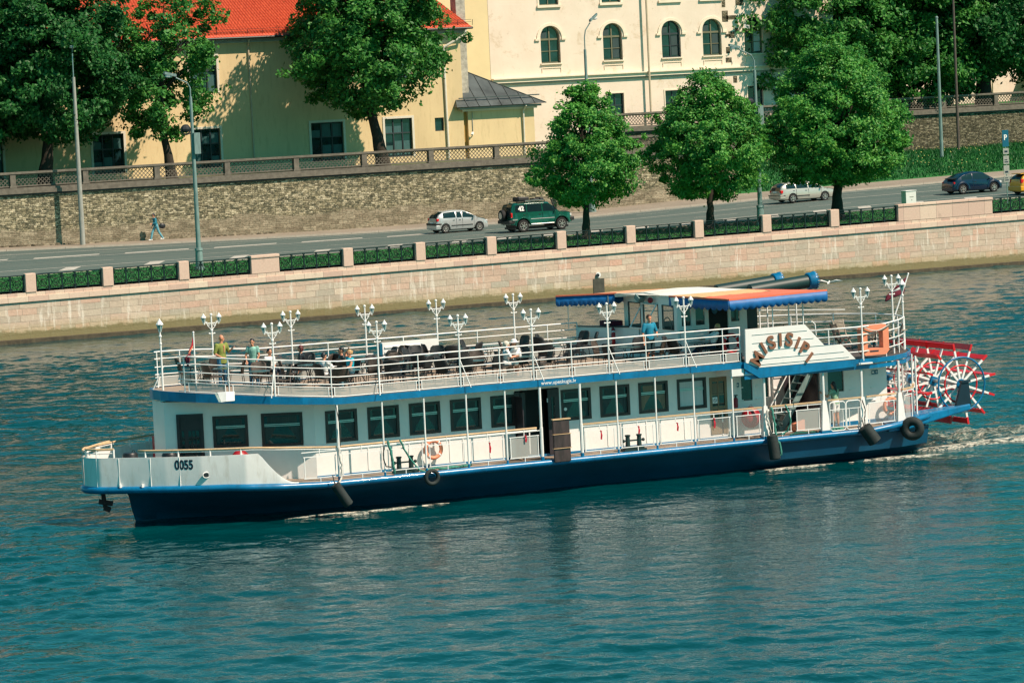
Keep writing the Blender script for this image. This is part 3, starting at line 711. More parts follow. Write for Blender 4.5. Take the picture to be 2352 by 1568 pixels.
# yellow building -------------------------------------------------
yb = thing('yellow_building', 'long yellow plastered building with a red tiled hipped roof', 'building', (90, 255, 7.32))
WX = [(72.0, 74.4), (81.12, 83.45), (88.75, 90.85), (98.0, 100.55), (103.9, 106.1)]
holes = [(a, c, 7.75, 10.62) for a, c in WX] + [(a, c, 13.2, 15.85) for a, c in WX] + [(107.98, 108.72, 9.5, 10.5)]
b = MB(); b.mat('yellow_plaster'); wall_holes(b, 55, 110.35, 7.3, 16.75, 249, holes, .2)
b.quad((110.35, 249, 7.3), (110.35, 262, 7.3), (110.35, 262, 16.75), (110.35, 249, 16.75)); b.quad((55, 249, 7.3), (55, 262, 7.3), (55, 262, 16.75), (55, 249, 16.75))
b.build('wall', None, yb)
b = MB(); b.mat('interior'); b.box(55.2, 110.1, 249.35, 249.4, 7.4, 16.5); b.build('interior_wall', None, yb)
for i, (a, c) in enumerate(WX):
    rect_window(yb, a, c, 7.76, 10.61, 249, 'win_dark', 3, (.62,), trim='win_white'); rect_window(yb, a, c, 13.21, 15.84, 249, 'win_dark', 3, (.62,), trim='win_white')
    
    for zz0, zz1, k in ((7.9, 9.2, 0), (9.5, 10.5, 1), (13.35, 14.8, 0)):
        for j in range(3):
            if (i + j + k) % 4 == 3: continue
            b = MB(); b.mat('sheer'); u0 = a + (c - a) * j / 3 + .08; u1 = a + (c - a) * (j + 1) / 3 - .08; b.box(u0, u1, 249.196, 249.2085, zz0, zz0 + (zz1 - zz0) * random.choice((.55, .8, 1.0))); b.build('curtain', None, yb)

rect_window(yb, 107.99, 108.71, 9.51, 10.49, 249, 'win_dark', 1, ())
b = MB(); b.mat('grey_trim'); b.box(54.8, 110.55, 248.72, 249.0, 16.752, 16.95); b.box(54.7, 110.7, 248.5, 249.0, 16.953, 17.06); b.build('cornice', None, yb)
b = MB(); b.mat('gutter_and_shadow_black'); b.tube([(54.5, 248.32, 17.1), (111.1, 248.32, 17.1)], .09, 8); b.tube([(111.1, 248.32, 17.1), (111.1, 262, 17.1)], .09, 8); b.box(54.6, 111.02, 248.35, 248.6, 17.062, 17.13); b.build('gutter', None, yb)
def tiled(b, p0, p1, e0, e1, n_rows, wave=.03, pitch=.24):       # roof plane as real pantile waves
    p0, p1, e0, e1 = map(Vector, (p0, p1, e0, e1)); L = (e1 - e0).length; nx = int(L / pitch) * 4; nrm = (e1 - e0).cross(p0 - e0).normalized()
    if nrm.z < 0: nrm = -nrm
    vs = []; fs = []
    for j in range(n_rows * 2 + 1):
        v = (j // 2 + (j % 2)) / n_rows if j else 0
        v = ((j + 1) // 2) / n_rows; lift = .045 if j % 2 == 0 else 0.0
        a = e0.lerp(p0, v); c = e1.lerp(p1, v)
        for i in range(nx + 1):
            u = i / nx; vs.append(a.lerp(c, u) + nrm * (wave * math.sin(u * L / pitch * 2 * PI) + lift))
    for j in range(n_rows * 2):
        for i in range(nx): k = j * (nx + 1) + i; fs.append((k, k + 1, k + nx + 2, k + nx + 1))
    b.add(vs, fs)
b = MB(); b.mat('roof_tiles'); tiled(b, (80, 255.2, 24.2), (104.9, 255.2, 24.2), (80, 248.3, 17.15), (111.1, 248.3, 17.15), 30)
b.add([(55, 255.2, 24.2), (80, 255.2, 24.2), (80, 248.3, 17.15), (55, 248.3, 17.15)], [(0, 1, 2, 3)])
b.add([(111.1, 248.3, 17.14), (111.1, 262.1, 17.14), (104.9, 255.2, 24.2)], [(0, 1, 2)]); b.add([(55, 262.1, 17.14), (111.1, 262.1, 17.14), (104.9, 255.2, 24.2), (55, 255.2, 24.2)], [(0, 1, 2, 3)])
b.build('roof', None, yb, smooth=2)
b = MB(); b.mat('gutter_and_shadow_black')
for x in np.arange(86, 111.2, 1.2): b.bar((x, 248.5, 17.3), (x, 248.42, 17.72), .03)
for k in (.25, .42): b.bar((84, 248.44, 17.3 + k), (111.1, 248.44, 17.3 + k), .025)
b.build('snow_guard', None, yb)
b = MB(); b.mat('downspout'); b.tube([(93.3, 248.45, 17.0), (93.3, 248.6, 16.7), (93.36, 248.9, 16.45), (93.4, 248.9, 7.4)], .07, 8); b.build('downspout', None, yb)
b = MB(); b.mat('win_white'); b.tube([(110.6, 248.4, 17.0), (110.5, 248.4, 16.6), (108.95, 248.85, 15.75), (108.9, 248.9, 15.5), (108.95, 248.9, 7.4)], .10, 8); b.build('downspout', None, yb)
b = MB(); b.mat('quoin'); b.box(110.4, 111.15, 249.6, 250.6, 7.3, 24); b.build('stone_pier', None, yb)
# annex --------------------------------------------------------------
an = thing('annex_building', 'small pale yellow annex with a grey sheet metal hipped roof', 'building', (113.2, 251.5, 7.32))
b = MB(); b.mat('yellow_plaster'); b.box(110.7, 116.2, 249.0, 254.5, 7.3, 10.85); b.build('wall', None, an)
b = MB(); b.mat('yellow_shaded'); b.box(110.35, 110.695, 249.25, 254.5, 7.3, 10.85); b.build('shaded_side', None, an)  # shade of the left face put into a darker yellow
b = MB(); b.mat('cream_trim'); b.box(110.2, 116.4, 248.8, 254.6, 10.852, 11.0); b.mat('grey_trim'); b.box(109.9, 116.65, 248.55, 254.6, 11.003, 11.16); b.build('cornice', None, an)
b = MB(); b.mat('zinc'); E0 = [(109.55, 248.3, 11.2), (116.95, 248.3, 11.2), (116.95, 255, 11.2), (109.55, 255, 11.2)]; ap = (110.75, 252.2, 14.35); ap2 = (111.0, 255, 14.35)
b.add(E0 + [ap, ap2], [(0, 1, 4), (1, 2, 5, 4), (0, 4, 5, 3), (0, 3, 2, 1)])
b.build('roof', None, an)
b = MB(); b.mat('zinc')
for k in range(1, 8):
    t_ = k / 8; p = Vector(E0[0]).lerp(Vector(E0[1]), t_); q = Vector(ap).lerp(Vector(E0[1]), max(0, (p.x - ap[0]) / (E0[1][0] - ap[0])) if p.x > ap[0] else 0)
    if p.x <= ap[0]: q = Vector(E0[0]).lerp(Vector(ap), (p.x - E0[0][0]) / (ap[0] - E0[0][0]))
    b.bar(p + Vector((0, 0, .03)), Vector((p.x, q.y, q.z + .03)), .05, .05)
b.bar((109.9, 248.75, 11.85), (116.6, 248.75, 11.85), .05, .09); b.bar(Vector(E0[1]) + Vector((0, 0, .02)), Vector(ap) + Vector((0, 0, .03)), .08); b.build('roof_seams', None, an)
b = MB(); b.mat('win_white'); b.tube([(115.3, 248.4, 11.1), (115.25, 248.85, 10.7), (115.25, 248.92, 7.4)], .07, 8); b.build('downspout', None, an)
b = MB(); b.mat('white_paint'); b.bar((110.95, 248.75, 9.25), (110.75, 248.5, 9.1), .14, .12); b.bar((111.0, 248.98, 9.0), (110.9, 248.7, 9.15), .05); b.mat('grey_trim'); b.bar((111.05, 248.96, 9.1), (111.05, 248.96, 10.8), .04); b.build('security_camera', None, an)
# cream building --------------------------------------------------------
cb_ = thing('cream_building', 'tall cream plastered building with a row of arched windows', 'building', (138, 270, 7.32))
CX = [124.0, 129.55, 134.85, 138.6, 142.45, 147.2]
holes = []
for x in CX: holes += [(x - .86, x + .86, 14.12, 17.08, True), (x - .85, x + .85, 18.75, 21.6)]
LW = [129.6, 134.8, 142.4]
for x in LW: holes.append((x - .72, x + .72, 9.3, 11.45))
b = MB(); b.mat('cream_plaster'); wall_holes(b, 118.65, 150, 7.3, 25, 262, holes, .3); b.quad((150, 262, 7.3), (150, 285, 7.3), (150, 285, 25), (150, 262, 25)); b.build('wall', None, cb_)
b = MB(); b.mat('pale_yellow'); b.quad((111, 262.02, 7.3), (118.65, 262.02, 7.3), (118.65, 262.02, 25), (111, 262.02, 25)); b.build('yellow_wall_section', None, cb_)
b = MB(); b.mat('zinc'); b.box(110.9, 150.3, 261.6, 285, 25.0, 25.3); b.build('roof', None, cb_)
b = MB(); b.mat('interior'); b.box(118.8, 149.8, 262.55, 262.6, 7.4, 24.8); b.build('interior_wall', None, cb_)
for i, x in enumerate(CX):
    fm = 'win_olive' if i in (0, 1, 3, 4) else 'win_dark'; Yw = 262.22
    b = MB(); b.mat(fm); r = .86
    arc = [(x + r * math.cos(PI * k / 12), 16.22 + r * math.sin(PI * k / 12)) for k in range(13)]; arc2 = [(x + (r - .1) * math.cos(PI * k / 12), 16.22 + (r - .1) * math.sin(PI * k / 12)) for k in range(13)]
    for k in range(12): b.prism([(arc[k][0], Yw, arc[k][1]), (arc[k + 1][0], Yw, arc[k + 1][1]), (arc2[k + 1][0], Yw, arc2[k + 1][1]), (arc2[k][0], Yw, arc2[k][1])], (0, .06, 0))
    b.box(x - .86, x - .76, Yw, Yw + .06, 14.22, 16.22); b.box(x + .76, x + .86, Yw, Yw + .06, 14.22, 16.22); b.box(x - .86, x + .86, Yw, Yw + .06, 14.12, 14.22)
    b.box(x - .76, x + .76, Yw - .01, Yw + .05, 15.95, 16.1); b.box(x - .05, x + .05, Yw - .012, Yw + .05, 14.22, 16.98); b.box(x - .76, x + .76, Yw + .002, Yw + .04, 15.05, 15.11)
    f = b.build('window', None, cb_)
    b = MB(); b.mat('pane_house'); b.box(x - .85, x + .85, Yw + .07, Yw + .08, 14.15, 17.05); b.build('pane', None, f)
    b = MB(); b.mat('curtain' if i != 4 else 'curtain_white')
    if i in (1, 2, 3, 4): b.box(x + .12, x + .7, Yw + .05, Yw + .065, 14.3, 15.9)
    b.box(x - .7, x - .2, Yw + .05, Yw + .065, 16.12, 16.7); b.build('curtain', None, f)
    b = MB(); b.mat('cream_trim')
    for k in range(16):
        a0, a1 = PI * k / 16, PI * (k + 1) / 16
        b.prism([(x + 1.0 * math.cos(a0), 261.92, 16.1 + 1.0 * math.sin(a0)), (x + 1.0 * math.cos(a1), 261.92, 16.1 + 1.0 * math.sin(a1)), (x + 1.2 * math.cos(a1), 261.92, 16.1 + 1.2 * math.sin(a1)), (x + 1.2 * math.cos(a0), 261.92, 16.1 + 1.2 * math.sin(a0))], (0, .075, 0))
    for sg in (-1, 1): b.box(x + sg * 1.16 - .2, x + sg * 1.16 + .2, 261.86, 261.995, 15.94, 16.1)
    b.build('arch_moulding', None, f); b = MB(); b.mat('cream_trim'); b.box(x - .95, x + .95, 261.84, 262.3, 14.02, 14.12); b.build('sill', None, f); b = MB(); b.mat('cream_trim'); b.box(x - .82, x + .82, 261.94, 261.995, 13.72, 13.76); b.box(x - .86, x - .82, 261.94, 261.995, 13.4, 13.76); b.box(x + .82, x + .86, 261.94, 261.995, 13.4, 13.76)
    b.build('apron_moulding', None, f)
    f = rect_window(cb_, x - .85, x + .85, 18.75, 21.6, 262, 'win_olive', 2, (.6,), .22, 'cream_trim', .16)
    b = MB(); b.mat('cream_trim'); b.box(x - 1.05, x + 1.05, 261.84, 262.1, 18.55, 18.75); b.build('sill', None, f)
for x in LW:
    f = rect_window(cb_, x - .72, x + .72, 9.3, 11.45, 262, 'win_dark', 2, (.55,), .22, 'cream_trim', .1)
b = MB(); b.mat('cream_trim'); b.box(118.7, 150, 261.75, 262, 12.72, 13.0); b.box(118.7, 150, 261.6, 262, 13.003, 13.1); b.mat('grey_trim'); b.box(118.7, 150, 261.85, 262, 12.6, 12.718); b.build('string_course', None, cb_)
b = MB(); b.mat('downspout'); b.tube([(132.5, 261.55, 25), (132.5, 261.55, 7.5)], .09, 8); b.build('downspout', None, cb_)
b = MB(); b.mat('rubble_dark')
for x, z, w_, h_ in [(139.9, 17.3, .3, .5), (140.5, 17.15, .5, .18), (140.44, 15.75, .3, .3), (140.05, 15.7, .22, .12), (140.05, 14.5, .2, .28), (140.08, 13.7, .3, .22), (140.9, 16.1, .2, .2), (141.3, 18.4, .4, .3), (139.8, 18.4, .18, .4), (140.6, 12.1, .2, .3)]:
    b = MB(); b.mat('rubble_dark'); b.box(x - w_, x + w_ * .8, 261.985, 261.998, z - h_, z + h_ * .8); b.build('bare_brick_patch', None, cb_)
# far right building --------------------------------------------------------
rb = thing('ochre_building', 'pale ochre building with shuttered openings behind dark trees at far right', 'building', (190, 290, 8.5))
holes = [(178.3, 179.8, 8.6, 10.9), (184, 185.6, 12.3, 14.4), (176.0, 177.4, 15.2, 17.0)]
b = MB(); b.mat('cream_plaster'); wall_holes(b, 166, 215, 8.4, 22, 285, holes, .25); b.build('wall', None, rb)
b = MB(); b.mat('cream_trim'); b.box(178.3, 179.8, 285.1, 285.2, 8.6, 10.9)
for k in range(8): b.box(178.45, 179.65, 285.06, 285.1, 9.9 + k * .12, 9.96 + k * .12)
b.build('shutter_door', None, rb)
rect_window(rb, 184, 185.6, 12.3, 14.4, 285, 'win_dark', 2, (.6,), .2, 'cream_trim'); rect_window(rb, 176.0, 177.4, 15.2, 17.0, 285, 'win_dark', 2, (.6,), .2, 'cream_trim')
b = MB(); b.mat('zinc'); b.box(165.8, 215, 284.4, 300, 22, 22.3); b.build('roof', None, rb)
b = MB(); b.mat('pale_yellow'); b.box(183.5, 192, 277.0, 284.9, 8.5, 11.3); b.mat('black'); b.box(185.0, 186.2, 276.95, 277.0, 8.6, 10.8); b.mat('zinc'); b.box(183.0, 192.4, 276.2, 285, 11.3, 11.5); b.build('porch', None, rb)

# ================================================================ TREES
def leaf_mesh(name, P, size, mat_, parent, c0):
    n = len(P); nr = P - c0; nr /= np.linalg.norm(nr, axis=1)[:, None] + 1e-6
    nr = nr * .55 + rng.normal(0, .6, (n, 3)) + np.array([0, 0, .45]); nr /= np.linalg.norm(nr, axis=1)[:, None]
    a = np.cross(nr, rng.normal(0, 1, (n, 3))); a /= np.linalg.norm(a, axis=1)[:, None]; c = np.cross(nr, a)
    s = size * rng.uniform(.6, 1.35, n)[:, None]; fold = nr * s * .22
    vs = np.stack([P - a * s, P - c * s * .62 - fold, P + a * s, P + c * s * .62 - fold], 1).reshape(-1, 3)
    me = bpy.data.meshes.new(name); me.vertices.add(n * 4); me.vertices.foreach_set('co', vs.ravel())
    idx = (np.arange(n)[:, None] * 4 + np.array([0, 1, 2, 0, 2, 3])[None]).ravel()
    me.loops.add(n * 6); me.loops.foreach_set('vertex_index', idx); me.polygons.add(n * 2); me.polygons.foreach_set('loop_start', np.arange(n * 2) * 3)
    me.update(calc_edges=True); me.materials.append(M[mat_]); o = bpy.data.objects.new(name, me); COL.objects.link(o); o.parent = parent; return o
def tree(label, loc, top, prof, rad, trunk_r, lean=(0, 0), mat_='leaf_lime', n=22000, leaf=.12, clumps=150, clump_r=.75, group=None, fork=None, cx=0.0, name='lime_tree', gaps=0.0, squash=1.0, bump=.12):
    """prof: list of (height above ground, radius factor) of the crown outline; a trunk, limbs and leaf clumps."""
    t = thing(name, label, 'tree', loc, 0, group)
    H = top; hs = [p[0] for p in prof]; rs = [p[1] * rad for p in prof]; hb = hs[0]
    fork = fork or hb + .8
    b = MB(); b.mat('bark'); base = Vector((0, 0, -.3)); pts = [base]; m = 7
    for i in range(1, m + 1):
        h = fork * i / m; pts.append(Vector((lean[0] * h / fork + random.uniform(-.05, .05), lean[1] * h / fork + random.uniform(-.05, .05), h)))
    b.tube(pts, [trunk_r * (1.35 - .55 * min(1, i * 1.6 / m)) if i else trunk_r * 1.55 for i in range(m + 1)], 10)
    b.tube([pts[-1], pts[-1] + Vector((cx * .4, 0, (H - fork) * .4)), pts[-1] + Vector((cx * .8, .1, (H - fork) * .8))], [trunk_r * .8, trunk_r * .5, trunk_r * .1], 8)
    cl = []
    for k in range(clumps):
        for _ in range(60):
            h = random.uniform(hb, H); rr = float(np.interp(h, hs, rs))
            if random.random() < (rr / max(rs)) ** 1.2: break
        u = random.random() ** .40 * .95; th = random.uniform(0, 2 * PI); bumpy = 1 + bump * (math.sin(th * 3 + h * 1.3) + .6 * math.sin(th * 5 - h * 2.1))
        cxx = cx * (h - hb) / max(1, H - hb)
        cl.append(Vector((lean[0] + cxx + rr * u * bumpy * math.cos(th), lean[1] + rr * u * bumpy * math.sin(th) * squash, h)))
    limbs = sorted(cl, key=lambda c: random.random())[:26]
    for c in limbs:
        s = pts[-1] + Vector((0, 0, max(-1.0, min((c.z - fork) * .45, H * .4)))) if c.z > fork else pts[-2] + Vector((0, 0, .2))
        mid = s.lerp(c, .5) + Vector((0, 0, .25)); b.tube([s, mid, s.lerp(c, .95)], [trunk_r * .32, trunk_r * .2, .02], 5)
    b.build('trunk', None, t, smooth=True, world=False)
    P = []
    per = n // clumps
    for j_ in range(len(cl) // 7):                      # ragged twigs beyond the outline
        c = random.choice(cl); o_ = Vector((c.x - lean[0], c.y - lean[1], 0)); o_ = o_.normalized() if o_.length > .1 else Vector((0, 0, 1)); cl.append(c + o_ * clump_r * random.uniform(.7, 1.3) + Vector((0, 0, random.uniform(-.3, .5))))
    for j_, c in enumerate(cl):
        r = clump_r * random.uniform(.55, 1.2) * (.5 if j_ >= clumps else 1); k = int(per * random.uniform(.6, 1.4) * (1 if random.random() > gaps else .25) * (.35 if j_ >= clumps else 1))
        d = rng.normal(0, 1, (k, 3)); d /= np.linalg.norm(d, axis=1)[:, None]; rad_ = r * rng.uniform(.2, 1, k) ** .5 * (1 + .35 * rng.exponential(.6, k) * (rng.random(k) < .3))
        q = np.array(c)[None] + d * rad_[:, None] * np.array([1.1, 1.1, .78])
        P.append(q)
    P = np.concatenate(P); c0 = np.array([lean[0], lean[1], (hb + H) / 2 - .5])
    leaf_mesh('crown', P, leaf, mat_, t, c0); return t
LP = [(0, .22), (.5, .55), (1.5, .92), (2.8, 1.0), (4.4, .86), (6.0, .60), (7.4, .34), (8.3, .10)]
def prof(h0, h1, base=LP): k = (h1 - h0) / base[-1][0]; return [(h0 + p[0] * k, p[1]) for p in base]
lg = 'young lime trees along the quay'
tree('leftmost small lime tree on the quay beside the dark green car', (98.2, 203.5, G(98, 203.5) + .08), 10.1, prof(1.95, 10.0), 3.6, .24, (.1, 0), 'leaf_lime', 50000, .10, 360, .50, lg, 2.6, bump=.07, gaps=.28)
tree('middle lime tree on the quay, left of the teal lamp with a box', (106.9, 203.5, G(107, 203.5)), 10.3, prof(2.0, 10.2), 4.3, .25, (.2, 0), 'leaf_lime', 64000, .10, 440, .52, lg, 2.5, bump=.07, gaps=.22)
tree('tallest and widest lime tree on the quay, right of the silver estate car', (116.25, 203.5, G(116, 203.5)), 11.8, prof(2.5, 11.8, [(0, .4), (.5, .8), (1.8, 1.0), (3.4, 1.0), (5.2, .84), (6.8, .6), (8.0, .38), (9.0, .12)]), 4.9, .36, (.15, 0), 'leaf_lime', 92000, .105, 600, .58, lg, 2.7, bump=.06, gaps=.12)
ROUND = [(0, .3), (1, .72), (2.5, .95), (4.5, 1.0), (6.5, .97), (8.5, .85), (10, .6), (11, .25)]
tg = 'old chestnut trees on the terrace'
tree('large dark chestnut tree in front of the yellow wall, right of the downspout', (100.75, 242.0, 7.32), 15.5, prof(4.2, 15.6, ROUND), 5.6, .42, (-1.0, 0), 'leaf_mid', 56000, .16, 330, .95, tg, 5.2, 0, 'chestnut_tree')
tree('slender airy chestnut tree with a curved trunk behind the lamp with a box', (84.6, 242.0, 7.32), 14.5, prof(2.9, 14.4, ROUND), 4.1, .33, (-.7, 0), 'leaf_mid', 21000, .15, 190, .72, tg, 4.0, 1.0, 'chestnut_tree', .35)
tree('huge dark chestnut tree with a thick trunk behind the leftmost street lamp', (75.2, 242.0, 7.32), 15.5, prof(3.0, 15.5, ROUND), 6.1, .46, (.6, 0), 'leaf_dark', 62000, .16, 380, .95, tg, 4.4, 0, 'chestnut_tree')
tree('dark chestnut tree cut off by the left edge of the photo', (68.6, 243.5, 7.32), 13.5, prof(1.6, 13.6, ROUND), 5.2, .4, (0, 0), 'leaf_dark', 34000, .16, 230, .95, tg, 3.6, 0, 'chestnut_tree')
rg = 'old dark trees on the high ground at right'
tree('broad dark tree on the high ground just right of the arched windows', (149.5, 265.5, 8.4), 19, prof(-1.2, 18.5, ROUND), 8.4, .5, (0, 0), 'leaf_mid', 120000, .19, 620, 1.2, rg, 4.0, 0, 'maple_tree')
tree('broad dark tree on the high ground left of the two thin poles', (158.6, 266.5, 8.4), 19, prof(-1.0, 18.5, ROUND), 7.6, .5, (0, 0), 'leaf_mid', 100000, .19, 560, 1.2, rg, 4.0, 0, 'maple_tree')
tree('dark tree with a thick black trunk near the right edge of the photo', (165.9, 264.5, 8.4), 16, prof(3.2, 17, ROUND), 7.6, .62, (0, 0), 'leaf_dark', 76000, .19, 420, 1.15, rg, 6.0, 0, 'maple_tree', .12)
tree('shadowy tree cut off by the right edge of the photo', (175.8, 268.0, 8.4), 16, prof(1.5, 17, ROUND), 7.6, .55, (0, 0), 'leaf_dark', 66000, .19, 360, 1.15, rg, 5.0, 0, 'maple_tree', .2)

# ================================================================ STREET LAMPS, POLES, SIGNS
def lamp(label, loc, h_pole, arm, mat_, base='sleeve', head=True, r=.10, box=False, lean=0.0, cat='street lamp'):
    t = thing('street_lamp', label, cat, loc, 0, 'street lamps along the road')
    b = MB(); b.mat(mat_)
    if base == 'sleeve':
        b.tube([(0, 0, -.1), (0, 0, .15), (0, 0, .16), (0, 0, 1.15), (0, 0, 1.16), (0, 0, 1.3), (0, 0, 1.31), (0, 0, h_pole)], [.30, .30, .25, .21, .25, .23, r * 1.35, r * .8], 12)
    else: b.tube([(0, 0, -.1), (0, 0, h_pole)], [r * 1.25, r * .75], 12)
    b.build('pole', None, t, smooth=True, world=False)
    if head:
        ax, az = arm; b = MB(); b.mat(mat_ if base == 'sleeve' else 'steel')
        pts = [(0, 0, h_pole - .1), (0, 0, h_pole + az * .45), (ax * .18, 0, h_pole + az * .72), (ax * .9, 0, h_pole + az)]; b.tube(pts, .045, 8); b.build('arm', None, t, world=False)
        b = MB(); b.mat('pole_teal'); e = Vector(pts[-1]); d = Vector((ax, 0, az * .25)).normalized()
        b.prism([e + Vector((0, -.16, .06)), e + d * .75 + Vector((0, -.12, .02)), e + d * .75 + Vector((0, .12, .02)), e + Vector((0, .16, .06))], (0, 0, .16))
        b.mat('lamp_clear'); b.ball(tuple(e + d * .45 + Vector((0, 0, .0))), (.26, .12, .11), 8, 6); b.build('lamp_head', None, t, world=False)
    if box:
        b = MB(); b.mat('pole_teal'); b.box(-.02, .36, -.32, .0, box - .7, box + .55); b.build('switch_box', None, t, world=False)
        b = MB(); b.mat('black'); b.torus((-.42, 0, box + .75), .28, .05, 'y', 14, 6); b.ball((-.42, 0, box + .8), (.30, .2, .22)); b.bar((-.3, 0, box + .5), (0, 0, box + .5), .05); b.build('loudspeaker', None, t, world=False)
    return t
lamp('tall slim grey lamp post standing at the far pavement, leftmost of all', (75.75, 235.9, G(75.7, 236) + .12), 11.4, (.02, 1.6), 'pole_concrete', 'plain', True, .15)
lamp('teal grey street lamp with a fat base and a box, on the quay at left', (72.45, 203.3, G(72.4, 203.3) + .08), 10.3, (-.95, 1.15), 'pole_teal', 'sleeve', True, .11, 7.6)
lamp('street lamp rising behind the leftmost small lime tree', (113.95, 235.0, G(114, 235) + .12), 11.7, (.55, 1.9), 'pole_teal', 'sleeve', True, .12)
lamp('teal street lamp with a box between the middle and tallest lime trees', (110.5, 203.3, G(110.5, 203.3) + .08), 9.9, (-1.15, 1.35), 'pole_teal', 'sleeve', True, .115, 7.1)
b = MB(); b.mat('pole_teal'); b.tube([(152.65, 250, zslope(152, 250) - .2), (152.65, 250, 16.3)], [.15, .10], 10); b.ball((152.65, 250, 16.3), .13)
tag(b.build('flag_pole'), 'tall thin pale pole standing on the grass slope', 'pole')
b = MB(); b.mat('pole_brown'); b.tube([(157.95, 256, zslope(158, 256) - .2), (157.95, 256, 20)], [.13, .09], 10)
tag(b.build('wooden_pole'), 'tall thin dark brown pole near the far right wall', 'pole')
# parking sign
t = thing('parking_sign', 'blue parking sign with three small plates on a thin post', 'traffic sign', (129.75, 204.4, G(129.7, 204.4)))
b = MB(); b.mat('steel'); b.tube([(129.75, 204.4, G(129.7, 204.4)), (129.75, 204.4, 8.3)], .035, 8); b.build('post', None, t)
b = MB(); b.mat('teal_sign'); b.box(129.48, 129.96, 204.33, 204.36, 7.35, 8.45); f = b.build('sign_plate', None, t)
text_obj('letter', 'P', .5, 'white_tube', f, facing((129.7, 204.32, 7.95)), .01)
for k, (z0, z1) in enumerate([(6.85, 7.25), (6.2, 6.75), (5.5, 6.12), (5.0, 5.42)]):
    b = MB(); b.mat('pole_concrete'); b.box(129.50, 129.94, 204.33, 204.36, z0, z1); b.mat('ink')
    if k in (1, 3): b.box(129.58, 129.86, 204.325, 204.33, z0 + .1, z0 + .17); b.box(129.58, 129.8, 204.325, 204.33, z0 + .24, z0 + .3)
    else: b.box(129.6, 129.84, 204.325, 204.33, z0 + .12, z0 + .24)
    b.build('info_plate', None, t)
t = thing('utility_cabinet', 'white street cabinet standing behind the wide granite pier', 'cabinet', (122.1, 204.3, G(122, 204.3)))
b = MB(); b.mat('cabinet'); z = G(122, 204.3); b.box(121.72, 122.5, 204.0, 204.6, z, 4.85); b.box(121.69, 122.53, 203.96, 204.64, 4.853, 4.9); b.build('cabinet_body', None, t, bevel=.02)
b = MB(); b.mat('grey_trim'); b.box(122.0, 122.3, 203.99, 204.0, 4.45, 4.5); b.box(122.1, 122.2, 203.99, 204.0, 4.25, 4.3); b.build('sticker', None, t)
t = thing('utility_cabinet', 'small white cabinet on legs on the grass slope under the trees', 'cabinet', (142.2, 244.0, zslope(142, 244)))
b = MB(); b.mat('cabinet'); z = zslope(142, 244); b.box(141.95, 142.5, 243.8, 244.2, z + .2, z + 1.15); b.bar((142.0, 244, z - .1), (142.0, 244, z + .2), .06); b.bar((142.42, 244, z - .1), (142.42, 244, z + .2), .06); b.build('cabinet_body', None, t)
b = MB(); b.mat('ink'); b.box(142.1, 142.35, 243.79, 243.8, z + .8, z + 1.0); b.build('graffiti', None, t)

